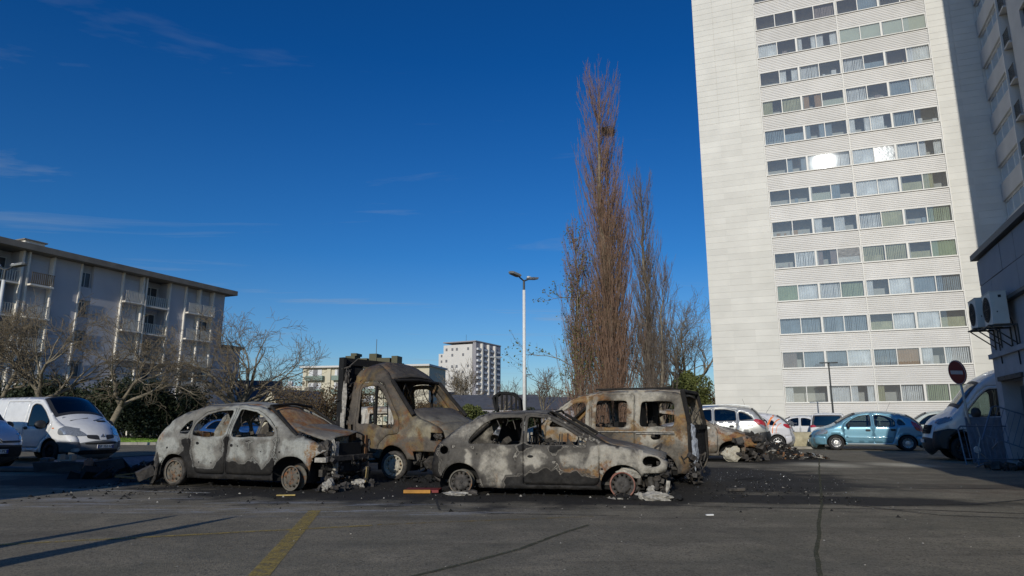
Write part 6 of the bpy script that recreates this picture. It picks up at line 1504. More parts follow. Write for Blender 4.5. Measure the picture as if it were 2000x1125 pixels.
# blue five door
sp = spec_round(); sp['steer'] = R(5)
cz = Car('parked_car', 'metallic blue five door hatchback parked before the white tower', 'car', sp, (15.75, 30.03), 292.6, dict(body=P_blue, wheel='multi', bumper_front=P_blue, rim=M_rim), scale=(1.11,1.04,1.06), step=.08)
for v in ('left', 'right'):
    cz.patch('side_moulding', [(-.72,.50),(.86,.50),(.86,.555),(-.72,.555)], v, P_blue, .014, .08, rnd=0, thick=.01); cz.handle(-.02+.0, .80, v) if False else None
    cz.handle(.08, .80, v); cz.handle(-.78, .82, v); cz.mirror(.74, .92, v, M_plastic)
    cz.patch('tail_lamp', [(-1.80,.74),(-1.56,.80),(-1.44,1.02),(-1.40,1.18),(-1.62,1.06),(-1.78,.9)], v, M_red, .008, .05)
    cz.patch('headlamp', [(1.52,.66),(1.98,.60),(1.92,.70),(1.68,.82),(1.50,.82)], v, M_lens, .008, .05)
    cz.patch('sill_strip', [(-.84,.24),(.84,.24),(.84,.28),(-.84,.28)], v, P_silver, .01, .08, rnd=0)
cz.patch('grille', [(-.42,.50),(.42,.50),(.40,.60),(-.40,.60)], 'front', M_plastic); cz.plate('front', .36, '')
MB().bar((-.75, 0, 1.63), (-.95, 0, 2.05), .006, 4).build('aerial', M_plastic, cz.root)
# silver suv
sp = spec_suv()
sv = Car('parked_car', 'silver compact off roader seen from its rear left corner beside the wrecks', 'car', sp, (8.35, 28.3), 290, dict(body=P_silver, bumper_rear=M_plastic, rear_bumper_side=M_plastic, sill_trim=M_plastic, wheel='alloy', glass=M_cglassd), scale=(1.0,1.0,1.09), step=.085)
for v in ('left', 'right'):
    sv.patch('tail_lamp', [(-2.10,.92),(-1.90,.94),(-1.62,1.16),(-1.72,1.22),(-1.98,1.16),(-2.08,1.06)], v, M_red, .010, .05); sv.handle(-.80, .94, v); sv.mirror(.76, 1.06, v, P_silver)
    sv.patch('tail_lamp_clear', [(-2.08,.86),(-1.98,.86),(-1.82,1.0),(-1.9,1.03),(-2.06,.96)], v, M_lens, .013, .04)
    m = MB().path([(-1.5, (1 if v == 'left' else -1)*.60, 1.82), (-.9, (1 if v == 'left' else -1)*.62, 1.90), (.3, (1 if v == 'left' else -1)*.60, 1.86)], .022); m.build('roof_rail', M_galv, sv.root)
sv.patch('fuel_flap', [(-1.52+.10*math.cos(a), .98+.09*math.sin(a)) for a in np.linspace(0, 6.28, 14, endpoint=False)], 'left', P_silver, .006, .05)
sv.patch('tail_lamp', [(.55,.98),(.86,.98),(.86,1.14),(.62,1.10)], 'rear', M_red, .012); sv.plate('rear', .86, ''); MB().bar((-1.35, 0, 1.84), (-1.25, 0, 2.15), .006, 4).build('aerial', M_plastic, sv.root)
# white car with orange stripes
sp = spec_round()
ow = Car('parked_car', 'pale small car with orange curved stripes on its rear side, right of the silver car', 'car', sp, (10.9, 31.6), 289, dict(body=P_orw, wheel='alloy', glass=M_cglassd), scale=(1.05,1.03,1.05), step=.08)
for v in ('left', 'right'):
    ow.patch('tail_lamp', [(-1.86,.86),(-1.62,.90),(-1.48,1.0),(-1.52,1.08),(-1.70,1.04)], v, M_red, .008, .05); ow.handle(.08, .80, v); ow.handle(-.74, .82, v); ow.mirror(.74, .92, v, P_orw)
    for k, (r_, w_) in enumerate(((.62,.07),(.44,.035),(.30,.02))):
        arc = [(-1.62-.3+r_*math.cos(a), .72+r_*math.sin(a)*1.25) for a in np.linspace(-.1, 1.35, 9)]; arc2 = [(-1.62-.3+(r_+w_)*math.cos(a), .72+(r_+w_)*math.sin(a)*1.25) for a in np.linspace(1.35, -.1, 9)]
        arc = [(-2.05-x-.0+0.9*0+.0, z) if False else (x+.42, z) for x, z in arc]; arc2 = [(x+.42, z) for x, z in arc2]
        ow.patch('orange_stripe', arc+arc2, v, M_orange, .005, .05, rnd=0)
MB().bar((-.9, 0, 1.6), (-1.15, 0, 1.95), .008, 4).build('aerial', M_plastic, ow.root)
# grey car with broken rear
sp = spec_ludo()
gc = Car('parked_car', 'grey blue car with a smashed rear end behind the concrete block', 'car', sp, (13.7, 38.6), 105, dict(body=P_grey, wheel='steel', glass=M_cglassd), scale=(.95,1,.92), step=.12)
junk('smashed_bodywork', gc.root, (1.5, 2.1, -.8, .8, .5, 1.2), 60, 81, plain('crumpled_bright_metal', (.30,.31,.32), .4, .6), .08, .3)
sp = spec_round(); wc = Car('parked_car', 'white small hatchback behind the grey smashed car', 'car', sp, (17.6, 41.5), 300, dict(body=P_white, glass=M_cglassd, wheel='steel'), scale=(1,1,1.02), step=.12)
# white car seen from behind
sp = spec_ludo(); rc = Car('parked_car', 'white car seen from behind with a dark rear window, left of the blue hatchback', 'car', sp, (18.5, 39.5), 28, dict(body=P_white, wheel='steel', rear_window=P_white, rear_doors=P_white, glass=M_cglassd), scale=(1.0,1.10,.93), step=.10)
rc.patch('rear_window_glass', [(-.62,1.12),(.62,1.12),(.66,1.30),(.50,1.56),(-.50,1.56),(-.66,1.30)], 'rear', M_cglassd, .012); rc.patch('rear_window_backing', [(-.60,1.14),(.60,1.14),(.64,1.30),(.48,1.54),(-.48,1.54),(-.64,1.30)], 'rear', M_inter, .006)
for sg in (1, -1): rc.patch('tail_lamp', [(sg*.52,1.0),(sg*.82,.96),(sg*.84,1.10),(sg*.62,1.12)], 'rear', M_red, .012, .05)
rc.plate('rear', .8, '')
sp = spec_round(); gg = Car('parked_car', 'pale greenish car between the blue hatchback and the large white van', 'car', sp, (21.6, 34.4), 300, dict(body=P_green, glass=M_cglassd, wheel='steel'), scale=(1.0,1.03,1.12), step=.12)
sp = spec_round(); dc = Car('parked_car', 'dark grey car just behind the rear of the blue hatchback', 'car', sp, (22.0, 31.5), 262, dict(body=P_grey, glass=M_cglassd, wheel='steel'), scale=(.95,1.0,1.0), step=.12)
sp = spec_hatch(); lc = Car('parked_car', 'deep blue car seen through the windows of the grey wreck', 'car', sp, (-13.8, 34.0), 113, dict(body=P_lblue, wheel='steel', glass=M_cglassd), scale=(1.0,1.03,.96), step=.11)

# --- white vans at the left ---------------------------------------------------
sp = spec_bus()
M_bump = plain('grey_bumper_plastic', (.115,.12,.125), .55, var=.1)
tv = Car('white_van', 'white panel van with large oval headlamps at the left beside the lawn', 'van', sp, (-14.75, 21.9), 113, dict(body=M_whitep, bumper_front=M_bump, front_bumper_side=M_bump, bumper_rear=M_bump, wheel='steel', rim=M_under, glass=M_cglassd), scale=(1.0,.985,1.02), step=.08)
for sg, v in ((1, 'left'), (-1, 'right')):
    tv.patch('headlamp', [(sg*.92,.98),(sg*.80,1.06),(sg*.64,1.02),(sg*.48,.88),(sg*.42,.78),(sg*.64,.76),(sg*.88,.82)], 'front', M_lens, .014, .035)
    tv.patch('headlamp_side', [(1.55,.86),(1.62,.80),(1.96,.80),(1.96,.98),(1.72,1.04),(1.58,1.0)], v, M_lens, .010, .05)
    tv.patch('grille', [(sg*.10,.655),(sg*.44,.70),(sg*.44,.80),(sg*.13,.79)], 'front', M_plastic, .012, .05)
    tv.mirror(.98, 1.05, v, M_plastic, 1.45); tv.handle(.06, 1.0, v)
    tv.patch('side_indicator', [(1.30,.98),(1.38,.98),(1.38,1.01),(1.30,1.01)], v, M_orange, .006, .03, rnd=0)
    tv.patch('fog_lamp', [(sg*.62,.32),(sg*.80,.32),(sg*.80,.42),(sg*.62,.42)], 'front', M_galv, .010, .04)
tv.patch('air_intake', [(-.62,.24),(.62,.24),(.60,.36),(-.60,.36)], 'front', M_char, .010, .05); tv.patch('air_intake', [(-.52,.53),(.52,.53),(.50,.575),(-.50,.575)], 'front', M_char, .012, .04)
tv.patch('bonnet_vent', [(.20,1.18),(.62,1.18),(.62,1.225),(.20,1.225)], 'front', M_char, .010, .03, rnd=0)
def diamond(s_, z, view='front', k=1.):
    h = s_.hit(0, z, view); x = h.x+.012; m = MB(); a, b = .055*k, .085*k; ai, bi = a*.45, b*.5
    v = [(x,0,h.z+b),(x,-a,h.z),(x,0,h.z-b),(x,a,h.z),(x,0,h.z+bi),(x,-ai,h.z),(x,0,h.z-bi),(x,ai,h.z)]; v += [(x+.02, p[1]*.9, h.z+(p[2]-h.z)*.9) for p in v]
    f = [(i, (i+1)%4, 4+(i+1)%4, 4+i) for i in range(4)]; f += [tuple(8+q for q in g_) for g_ in f]; f += [(i, (i+1)%4, 8+(i+1)%4, 8+i) for i in range(4)]+[(4+i, 4+(i+1)%4, 12+(i+1)%4, 12+i) for i in range(4)]
    m.add(v, f); return m.build('diamond_badge', M_chrome, s_.root)
tv.patch('badge_mount', [(-.12,.64),(.12,.64),(.10,.84),(-.10,.84)], 'front', M_whitep, .014, .05); diamond(tv, .74, k=1.15); tv.plate('front', .46, 'GF 352 LM', ya=.05)
h = tv.hit(.12, 1.70, 'front')
if h: MB().box(h.x-.25, h.x-.22, .05, .09, 1.62, 1.78).build('air_freshener', curt[1], tv.root)
for y in (-.62,):
    h = tv.hit(y, 1.30, 'front'); 
    if h: MB().box(h.x+.004, h.x+.008, y-.05, y+.05, 1.28, 1.36).build('sticker', M_white, tv.root)
m = MB()
for y0, y1 in ((-.55, .02), (.1, .66)):
    a = tv.hit(y0, 1.22, 'front'); b = tv.hit(y1, 1.30, 'front')
    if a and b: m.bar(a+Vector((.03,0,0)), b+Vector((.03,0,0)), .010, 5)
m.build('wiper', M_plastic, tv.root)
sp = spec_ludo(); P_sv = paint('white_violet_paint', (.60,.60,.64))
pv = Car('white_van', 'white small van cut by the left edge, front with chevron badge and number plate', 'van', sp, (-15.55, 18.75), 113, dict(body=P_sv, bumper_front=M_plastic, wheel='steel', glass=M_cglass), scale=(1.05,1.03,1.0), step=.08)
pv.patch('grille', [(-.66,.66),(.66,.66),(.64,.71),(-.64,.71)], 'front', M_plastic, .012, .05); pv.patch('lower_grille', [(-.72,.30),(.72,.30),(.76,.56),(-.76,.56)], 'front', M_char, .010, .06)
for sg, v in ((1, 'left'), (-1, 'right')):
    pv.patch('headlamp', [(sg*.60,.72),(sg*.84,.72),(sg*.84,.92),(sg*.66,.84)], 'front', M_lens, .012, .04); pv.patch('headlamp_side', [(1.50,.74),(1.84,.72),(1.86,.88),(1.6,.94)], v, M_lens, .010, .05)
    pv.mirror(.78, 1.06, v, M_plastic, 1.2); pv.handle(.16, .92, v); pv.patch('bumper_side', [(1.58,.22),(2.1,.22),(2.1,.60),(1.66,.58)], v, M_plastic, .006, .06)
def chevrons(s_, z, k=1.):
    h = s_.hit(0, z, 'front'); x = h.x+.02; m = MB()
    for dz in (0, .055*k):
        for sg in (1, -1): m.bar((x, sg*.10*k, h.z-.035*k+dz), (x, 0, h.z+.03*k+dz), .013*k, 6)
    m.build('chevron_badge', M_chrome, s_.root)
chevrons(pv, .70, 1.15); pv.plate('front', .44, 'GJ 219 PD')
# --- high roof van at the right -------------------------------------------------
sp = spec_hightop(); sp['steer'] = R(3)
hv = Car('white_van', 'large white high roof van standing in shade at the right behind the no entry sign', 'van', sp, (15.97, 21.57), 292, dict(body=M_whitep, bumper_front=M_plastic, front_bumper_side=M_plastic, side_moulding=M_plastic, bumper_rear=M_plastic, wheel='steel', rim=M_plastic, glass=M_cglass), scale=(.95,.96,1.15), step=.09)
for sg, v in ((1, 'left'), (-1, 'right')):
    hv.patch('headlamp', [(sg*.92,1.02),(sg*.66,1.0),(sg*.62,1.10),(sg*.84,1.20)], 'front', M_lens, .012, .05); hv.patch('headlamp_side', [(1.92,1.10),(2.34,.96),(2.38,1.02),(2.22,1.10),(1.96,1.20)], v, M_lens, .010, .05)
    hv.mirror(1.28, 1.24, v, M_plastic, 1.9); hv.handle(.40, 1.08, v); hv.patch('handle_plate', [(.14,.98),(.34,.98),(.34,1.18),(.14,1.18)], v, M_plastic, .012, .05, rnd=1); hv.patch('arch_trim', [(1.70+.50*math.cos(a), .35+.50*math.sin(a)) for a in np.linspace(0, math.pi, 15)]+[(1.70+.425*math.cos(a), .35+.425*math.sin(a)) for a in np.linspace(math.pi, 0, 15)], v, M_plastic, .010, .06, rnd=0)
hv.patch('grille', [(-.6,.72),(.6,.72),(.62,.96),(-.62,.96)], 'front', M_char, .012, .05); hv.plate('front', .52, '')
for k in range(3):
    h = hv.hit(0, .76+k*.075, 'front')
    if h: MB().box(h.x+.01, h.x+.03, -.56, .56, h.z-.008, h.z+.008).build('grille_slat', M_plastic, hv.root)
MB().box(-.4, .2, -.6, .6, 2.72, 2.82).build('roof_vent', M_conc, hv.root, bevel=.02)
# ================================================================ street furniture
M_led = plain('lamp_underside', (.10,.10,.09), .4)
def led_lamp(label, x, y, h, az, group=None):
    t = thing('street_lamp', label, 'street lamp', (x, y, 0), az=az, group=group)
    MB().bar((0, 0, 0), (0, 0, h-.75), .085, 16, .065).build('pole', M_pole, t, smooth=True); MB().bar((0, 0, h-.75), (0, 0, h-.28), .05, 12).build('pole_cap', M_darkmetal, t)
    MB().box(-.11, .11, -.11, .11, 0, .5).build('base', M_pole, t, bevel=.02)
    for sg in (1, -1):
        m = MB(); m.bar((0, 0, h-.32), (sg*.30, 0, h-.20), .035, 8); m.build('arm', M_darkmetal, t)
        M = Matrix.Translation((sg*.28, 0, h-.20)) @ Matrix.Rotation(-sg*R(8), 4, 'Y'); v = []
        for z, k in ((0, .86), (.075, 1.0), (.09, .97)):
            for px, py in ((0,-.10),(.12,-.17),(.62,-.165),(.70,-.08),(.70,.08),(.62,.165),(.12,.17),(0,.10)): v.append(M @ Vector((sg*(.35+(px-.35)*k), py*k, z)))
        f = [tuple(range(8)), tuple(range(16, 24))]+[(i+8*j, (i+1) % 8+8*j, 8*(j+1)+(i+1) % 8, 8*(j+1)+i) for i in range(8) for j in range(2)]
        hd = MB().add(v, f).build('lamp_head', M_galv, t)
        MB().box(.14, .60, -.11, .11, -.008, -.002, M @ Matrix.Scale(sg, 4, (1, 0, 0))).build('led_panel', M_led, hd)
        MB().box(.02, .14, -.05, .05, .09, .15, M @ Matrix.Scale(sg, 4, (1, 0, 0))).build('hinge', M_white, hd)
    return t
led_lamp('tall white lamp post with two flat lamp heads standing behind the wrecks', .55, 30, 7.9, 222)
led_lamp('white lamp post with two flat heads at the left edge before the apartment block', -21.9, 28, 7.95, 96)
def lamp_simple(label, x, y, h, mat, az, two=True):
    t = thing('street_lamp', label, 'street lamp', (x, y, 0), az=az); MB().bar((0, 0, 0), (0, 0, h), .07, 10, .045).build('pole', mat, t)
    for sg in ((1, -1) if two else (1,)): MB().box(min(0, sg*.55), max(0, sg*.55), -.13, .13, h, h+.07).build('lamp_head', mat, t, bevel=.02)
lamp_simple('dark slim lamp post before the lower windows of the tower', 20.9, 44, 5.0, M_darkmetal, 100)
lamp_simple('distant pale lamp post right of the white tower block', -1.45, 60, 6.9, M_galv, 90); lamp_simple('distant dark lamp post just right of the tall white one', 1.35, 64, 5.6, M_darkmetal, 90, False)

# no entry sign on a leaning bent post
s_ = thing('no_entry_sign', 'red round no entry sign with white bar on a leaning grey post', 'sign', (13.55, 19.95, 0), az=268)
base = Vector((0, 0, 0)); Ms = Matrix.Rotation(R(8.5), 4, 'Y') @ Matrix.Rotation(R(-5), 4, 'X')
top = Ms @ Vector((0, 0, 2.72))
MB().bar((0, 0, 0), tuple(Ms @ Vector((0, 0, 2.95))), .032, 12).build('post', M_galv, s_, smooth=True)
Md = Ms @ Matrix.Translation((.05, 0, 2.68)) @ Matrix.Rotation(R(90), 4, 'Y')
MB().lathe([(0, .0), (.345, .0), (.36, -.012), (.36, -.03), (.33, -.03), (0, -.028)], 40, 'z', Md).build('sign_plate', plain('sign_red', (.17,.010,.014), .45, var=.08), s_, smooth=False)
bz = MB(); bz.box(-.055, .055, -.25, .25, .002, .006, Md); bz.build('white_bar', plain('sign_bar_grey', (.42,.40,.40), .6), s_)
MB().lathe([(.335, .001), (.345, .003), (.352, .001)], 40, 'z', Md).build('sign_rim', plain('sign_rim_white', (.45,.4,.4), .5), s_)
for q in (-.1, .1): MB().box(q-.02, q+.02, -.06, .06, -.06, -.03, Md).build('clamp', M_galv, s_)

# crowd barriers and panels leaning at the corner of the low building
M_barr = plain('barrier_blue_grey', (.16,.20,.26), .5, .4, var=.2)
def barrier(label, loc, az, tilt, L_=2.1, h=1.1):
    t = thing('crowd_barrier', label, 'barrier', loc, az=az); t.rotation_euler = (R(tilt[0]), R(tilt[1]), R(90-az)); t['group'] = 'toppled crowd barriers'
    MB().path([(-L_/2, 0, .05), (-L_/2, 0, h-.08), (-L_/2+.08, 0, h), (L_/2-.08, 0, h), (L_/2, 0, h-.08), (L_/2, 0, .05)], .02, 8).bar((-L_/2, 0, .2), (L_/2, 0, .2), .016, 8).build('frame', M_barr, t)
    m = MB()
    for i in range(15): x = -L_/2+L_*(i+1)/16; m.bar((x, 0, .2), (x, 0, h), .008, 5)
    m.build('bars', M_barr, t)
    for x in (-L_/2+.3, L_/2-.3): MB().bar((x, -.3, .02), (x, .3, .02), .018, 6).bar((x, 0, .02), (x, 0, .2), .018, 6).build('foot', M_barr, t)
    return t
barrier('blue grey crowd barrier leaning against the wall corner, behind the board', (13.35, 18.4, .02), 100, (-14, 0))
barrier('crowd barrier tilted to the right at the right edge', (13.3, 17.6, .30), 118, (-20, 22))
t = thing('metal_board', 'blue grey sheet metal board standing on edge behind the no entry post', 'board', (14.0, 19.6, 0), az=97); t.rotation_euler = (R(-8), 0, R(90-97))
MB().box(-.75, .45, -.02, .02, .05, 1.35).build('sheet', M_barr, t, bevel=.005); MB().box(-.75, .45, -.035, -.021, .62, .68).box(-.16, -.10, -.036, -.022, .05, .62).build('batten', M_barr, t)
def rod(name, label, cat, pts, r, mat):
    c = Vector(pts[0]); t = MB().path([tuple(Vector(p)-c) for p in pts], r, 7).build(name, mat, None); t.location = c; return tag(t, label, cat)
rod('metal_bar', 'pale metal bar lying slanted from the ground up to the barrier', 'bar', [(13.1, 17.9, .04), (13.6, 18.0, .5), (14.1, 18.2, .95)], .022, M_galv)
rod('bent_rod', 'bent grey rod standing in front of the front wheel of the high roof van', 'rod', [(12.85, 18.9, .02), (12.9, 18.9, .45), (13.0, 18.9, .8), (12.93, 18.9, 1.15)], .014, M_galv)
t = thing('fallen_marker', 'small fallen post with a round white head at the foot of the sign', 'marker', (13.25, 18.8, 0)); MB().bar((0, 0, .02), (-.42, .05, .42), .018, 7).build('post', M_galv, t); MB().lathe([(0,-.015),(.09,-.015),(.09,.015),(0,.015)], 18, 'y', Matrix.Translation((-.42, .05, .45))).build('head', M_white, t)
o = junk('rubble', None, (-.9, 1.0, -.4, .5, .0, .14), 80, 91, M_soot, .05, .25); o.location = (13.1, 17.5, 0); tag(o, 'dark rubble on the ground by the toppled barriers', 'rubble', kind='stuff')

# concrete block
t = thing('concrete_block', 'stained concrete block between the striped car and the blue hatchback', 'concrete block', (13.4, 31.9, 0), rotz=R(-16))
bmx = bmesh.new(); bmesh.ops.create_cube(bmx, size=1); bmesh.ops.scale(bmx, vec=(1.75, .75, .74), verts=bmx.verts); bmesh.ops.translate(bmx, vec=(.2, 0, .37), verts=bmx.verts); bmesh.ops.subdivide_edges(bmx, edges=bmx.edges, cuts=6, use_grid_fill=True)
rn = random.Random(4)
for v in bmx.verts: v.co += Vector((rn.uniform(-.012,.012), rn.uniform(-.012,.012), rn.uniform(-.015,.012)))
me = bpy.data.meshes.new('block'); bmx.to_mesh(me); bmx.free(); me.materials.append(plain('stained_concrete', (.42,.38,.26), .9, var=.25, scale=4, bump=.5, bscale=20, dirt=.7, dirtcol=(.16,.13,.06))); o = link('block', me, t); md = o.modifiers.new('b', 'BEVEL'); md.width = .03; md.limit_method = 'ANGLE'
MB().box(-.8, 1.2, -.9, -.4, 0, .10).build('plinth', M_conc, t)

# ash heap
def heap(name, label, cx, cy, rx, ry, h, n_, seed, az=0):
    rn = random.Random(seed); t = thing(name, label, 'rubbish heap', (cx, cy, 0), az=90-az); N_ = 26; v = []; f = []
    for i in range(N_):
        for j in range(N_):
            x = (i/(N_-1)*2-1); y = (j/(N_-1)*2-1); r = math.hypot(x, y); z = h*max(0, 1-r*r)**.8*(1+.35*math.sin(x*9+seed)*math.cos(y*7))+rn.uniform(0, .06)*max(0, 1-r); v.append((x*rx, y*ry, z-.01))
    f = [(i*N_+j, (i+1)*N_+j, (i+1)*N_+j+1, i*N_+j+1) for i in range(N_-1) for j in range(N_-1)]; pyd('ash', v, f, M_char, t, kind='stuff')
    for nm, mat, k in (('charred_scrap', M_soot, .5), ('pale_scrap', M_ash, .16), ('rusty_scrap', M_rustm, .14), ('sooty_scrap', M_char, .25), ('bright_scrap', M_galv, .05)):
        m = MB()
        for _ in range(int(n_*k)):
            a = rn.uniform(0, 6.28); r = rn.random()**.6; x = rx*r*math.cos(a); y = ry*r*math.sin(a); z = h*max(0, 1-r*r)**.8*rn.uniform(.5, 1.15)+.02; s_ = rn.uniform(.03, .13)
            M = Matrix.Translation((x, y, z)) @ Matrix.Rotation(rn.uniform(0, 6), 4, 'Z') @ Matrix.Rotation(rn.uniform(-1, 1), 4, 'X') @ Matrix.Rotation(rn.uniform(-1, 1), 4, 'Y')
            q = rn.random()
            if q < .5: m.add([M @ Vector(p) for p in ((-s_,-s_*.6,0),(s_,-s_*.4,s_*.2),(s_*.8,s_*.6,0),(-s_*.7,s_*.5,s_*.3))], [(0,1,2,3)])
            elif q < .8: m.box(-s_*.6, s_*.6, -s_*.25, s_*.25, -s_*.2, s_*.2, M)
            else: m.bar(M @ Vector((-s_*1.3, 0, 0)), M @ Vector((s_*1.3, 0, 0)), s_*.12, 5)
        m.build(nm, mat, t, kind='stuff')
heap('ash_heap', 'heap of burnt scrap and ash on the asphalt right of the orange winged wreck', 8.75, 23.0, 1.1, .7, .42, 700, 5)
heap('ash_heap', 'low tail of the scrap heap running out to the right', 9.75, 22.6, .65, .35, .13, 160, 6)
t = thing('headlamp_ring', 'round pale metal ring lying at the foot of the orange winged wreck', 'ring', (7.35, 22.0, .10)); MB().lathe([(.06,-.05),(.09,-.06),(.105,.0),(.10,.03),(.085,.0),(.05,-.03)], 24, 'y').build('ring', plain('ring_cream', (.36,.33,.18), .5, .3), t)

# left rubbish: burnt bins and bumpers between the van and the grey wreck
M_bin = plain('melted_bin_plastic', (.035,.037,.042), .5, var=.3)
t = thing('melted_container', 'dark melted container lying open on its side behind the grey wreck', 'container', (-9.1, 16.0, 0), az=100)
MB().add([(-.6,-.35,0),(.45,-.35,0),(.45,.35,0),(-.6,.35,0),(-.75,-.42,.26),(.35,-.4,.40),(.6,.4,.44),(-.7,.42,.36)], [(0,3,2,1),(0,1,5,4),(1,2,6,5),(2,3,7,6),(3,0,4,7)]).build('shell', M_bin, t).modifiers.new('s', 'SOLIDIFY').thickness = .03
MB().add([(.35,-.42,.41),(.85,-.5,.02),(1.15,-.2,.05),(.62,.35,.42)], [(0,1,2,3)]).build('torn_flap', plain('grey_flap', (.14,.14,.16), .6, var=.3), t)
lump('orange_fabric', t, (-.50, -.44, .20), (.10, .06, .17), 9, plain('faded_orange_cloth', (.30,.13,.08), .9))
t = thing('melted_container', 'low dark melted container with a pale box on it before the panel van', 'container', (-10.9, 16.9, 0), az=97)
MB().add([(-.65,-.3,0),(.8,-.3,0),(.8,.3,0),(-.65,.3,0),(-.7,-.35,.24),(.85,-.32,.26),(.8,.35,.28),(-.65,.38,.27)], [(0,3,2,1),(0,1,5,4),(1,2,6,5),(2,3,7,6),(3,0,4,7),(4,5,6,7)]).build('shell', M_bin, t)
t2 = thing('pale_box', 'small pale open box lying on the dark melted container', 'box', (-10.9, 16.8, .27)); MB().box(-.18, -.12, -.1, .1, 0, .16).box(.10, .16, -.1, .1, 0, .14).box(-.12, .10, -.1, .1, 0, .02).build('carton', M_conc, t2)
def plank(label, a, b, w_, th_, mat, tw_=0):
    a, b = Vector(a), Vector(b); d = (b-a); M = Matrix.Translation(a) @ d.to_track_quat('X', 'Z').to_matrix().to_4x4() @ Matrix.Rotation(R(tw_), 4, 'X'); o = MB().box(0, d.length, -w_/2, w_/2, -th_/2, th_/2, M).build('charred_plank', mat, None); tag(o, label, 'plank', 'charred planks behind the grey wreck'); return o
M_plank = plain('rusty_brown_plank', (.22,.12,.045), .8, var=.4, scale=8, dirt=.5)
plank('rust brown strip lying behind the rear wheel of the grey wreck', (-8.3, 14.5, .10), (-6.6, 14.1, .30), .12, .03, M_plank); plank('lower rust brown strip meeting the first one at its left end', (-8.2, 14.3, .09), (-6.7, 13.8, .05), .12, .03, M_plank)
plank('dark strip sloping up towards the lawn behind the grey wreck', (-8.9, 17.0, .35), (-7.0, 17.2, .62), .10, .03, M_soot)
o = junk('charred_debris', None, (-1.6, 1.5, -.8, .8, 0, .2), 120, 95, M_char, .06, .34); o.location = (-8.0, 15.6, 0); tag(o, 'charred debris strewn behind the grey wreck', 'debris', kind='stuff')
t = thing('burnt_bumper', 'dark bumper lying on the asphalt before the small white van', 'bumper', (-11.9, 16.9, 0), az=96); MB().box(-.75, .6, -.12, .12, 0, .12).box(.35, .6, -.1, .1, .12, .34).build('bumper_skin', M_bin, t, bevel=.03)

# slatted black frame on the hatchback roof
t = thing('charred_seat_frame', 'charred black slatted frame standing on the roof of the marbled hatchback', 'frame', (-.10, 12.75, 1.40), az=100)
m = MB(); m.path([(-.20,0,0),(-.26,0,.26),(-.14,0,.34),(.12,0,.32),(.24,0,.22),(.26,0,.02)], .026, 7); m.path([(-.20,.2,0),(-.26,.2,.26),(-.14,.2,.34),(.12,.2,.32),(.24,.2,.22),(.26,.2,.02)], .026, 7); m.build('frame', M_char, t)
for i in range(5): x = -.18+i*.09; MB().box(x-.018, x+.018, -.01, .015, .02, .32).build('slat', M_char, t)
MB().add([(-.27,-.02,.24),(-.14,-.02,.37),(.13,-.02,.35),(.25,-.02,.24),(-.27,.22,.24),(-.14,.22,.37),(.13,.22,.35),(.25,.22,.24)], [(0,1,5,4),(1,2,6,5),(2,3,7,6)]).build('cover', M_char, t)

# small things on the asphalt
def flat(name, label, cat, x, y, az, sx_, sy_, h, mat, z=.0):
    o = MB().box(-sx_/2, sx_/2, -sy_/2, sy_/2, 0, h).build(name, mat, None, bevel=.003); o.location = (x, y, z); o.rotation_euler = (0, 0, R(90-az)); return tag(o, label, cat)
flat('red_board', 'flat dark red board with an orange edge lying left of the hatchback rear wheel', 'board', -1.55, 12.05, 92, .60, .42, .045, plain('dark_red_board', (.16,.02,.02), .6, var=.3), .012)
flat('orange_strip', 'orange strip leaning on the edge of the dark red board', 'strip', -1.62, 11.80, 91, .46, .05, .055, plain('orange_yellow_strip', (.42,.20,.035), .7, var=.3), .010)
flat('yellow_strip', 'small yellow strip on the asphalt below the front wheel of the grey wreck', 'strip', -3.72, 11.4, 82, .30, .05, .02, plain('yellow_strip', (.40,.30,.10), .7, var=.3), .01)
flat('crushed_packet', 'small crushed white packet on the asphalt in front of the hatchback nose', 'packet', 2.57, 9.05, 80, .10, .035, .018, M_white, .008)
flat('grey_sheet', 'bent grey metal sheet on the asphalt right of the hatchback nose', 'sheet', 3.95, 12.2, 75, .32, .10, .05, M_soot, .01)
o = thing('shard', 'dark shard lying further out on the asphalt', 'shard', (5.0, 14.5, .01)); MB().add([(-.3,0,0),(.1,-.12,0),(.35,.02,.03),(.0,.1,.05)], [(0,1,2,3)]).build('plate', M_char, o)
rn = random.Random(17); 
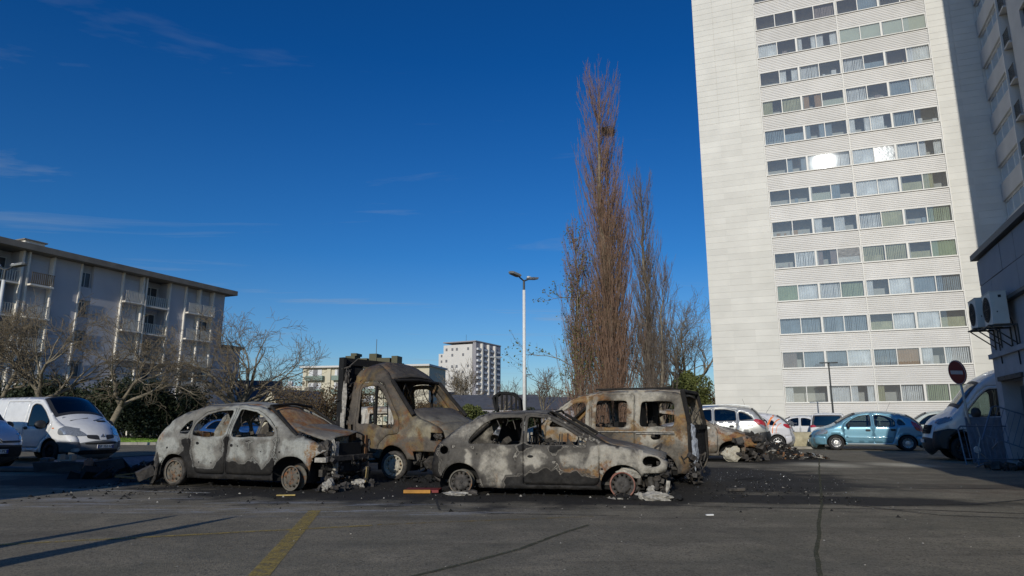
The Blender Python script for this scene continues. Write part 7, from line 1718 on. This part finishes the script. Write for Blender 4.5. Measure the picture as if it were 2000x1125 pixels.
for nm, mat, n_, lab in (('dark_debris', M_char, 2200, 'dark charred crumbs scattered round the wrecks'), ('pale_debris', M_ash, 230, 'pale ash crumbs scattered round the wrecks'), ('glass_crumbs', M_galv, 500, 'crumbs of broken glass scattered right of the burnt van')):
    m = MB()
    for _ in range(n_):
        if nm == 'glass_crumbs': x, y = rn.gauss(4.9, 1.5), rn.gauss(14.8, 1.9)
        else:
            x = rn.uniform(-8, 5.5); y = 12.2-.17*(x)*(.5)+rn.gauss(0, 1.0)+(1.6 if rn.random() < .35 else -.3)
        s_ = .005+.028*rn.random()**3*(1.8 if nm == 'dark_debris' else 1)*(.35 if nm == 'glass_crumbs' else 1); a = rn.uniform(0, 6.28); c, q = math.cos(a), math.sin(a)
        m.add([(x+s_*c, y+s_*q, 0), (x-s_*q*.8, y+s_*c*.8, 0), (x-s_*c, y-s_*q*.9, 0), (x+rn.uniform(-.3,.3)*s_, y+rn.uniform(-.3,.3)*s_, s_*rn.uniform(.4, 1.1))], [(0,1,3),(1,2,3),(2,0,3)])
    tag(m.build(nm, mat, None, kind='stuff'), lab, 'debris')
m = MB()
for _ in range(260):
    x = rn.uniform(-6, 9); y = rn.uniform(5.4, 20)
    if rn.random() < .5: y = rn.uniform(5.4, 10)
    s_ = rn.uniform(.004, .014); a = rn.uniform(0, 6); m.add([(x+s_*math.cos(a), y+s_*math.sin(a), .004), (x-s_*math.sin(a), y+s_*math.cos(a), .004), (x-s_*math.cos(a), y-s_*math.sin(a), .004), (x, y, s_)], [(0,1,3),(1,2,3),(2,0,3)])
tag(m.build('grit', M_ash, None, kind='stuff'), 'pale grit and scraps strewn over the foreground asphalt', 'grit')
# made-up slim evergreens outside the left edge, added for their shadows in the picture
for lab, x, y, h, r in (('slim evergreen added unseen beyond the left edge to cast a shadow, nearer the wrecks', -5.75, 4.55, 1.72, .13), ('slim evergreen added unseen beyond the left edge to cast a shadow, nearer the camera', -4.95, 4.35, 1.74, .20)):
    t = thing('added_shadow_evergreen', lab, 'shadow caster', (x, y, 0)); rr = np.random.RandomState(int(h*100)); n_ = 9000; u = rr.rand(n_); a = rr.rand(n_)*6.283
    P = np.stack([r*(1-u)**.7*np.cos(a)*rr.uniform(.5, 1, n_), r*(1-u)**.7*np.sin(a)*rr.uniform(.5, 1, n_), .05+u*(h-.05)], 1); leaves('foliage', P, .035, M_leafd, t, 3); MB().bar((0,0,0),(0,0,h*.9),.03,6).build('trunk', M_bark, t)
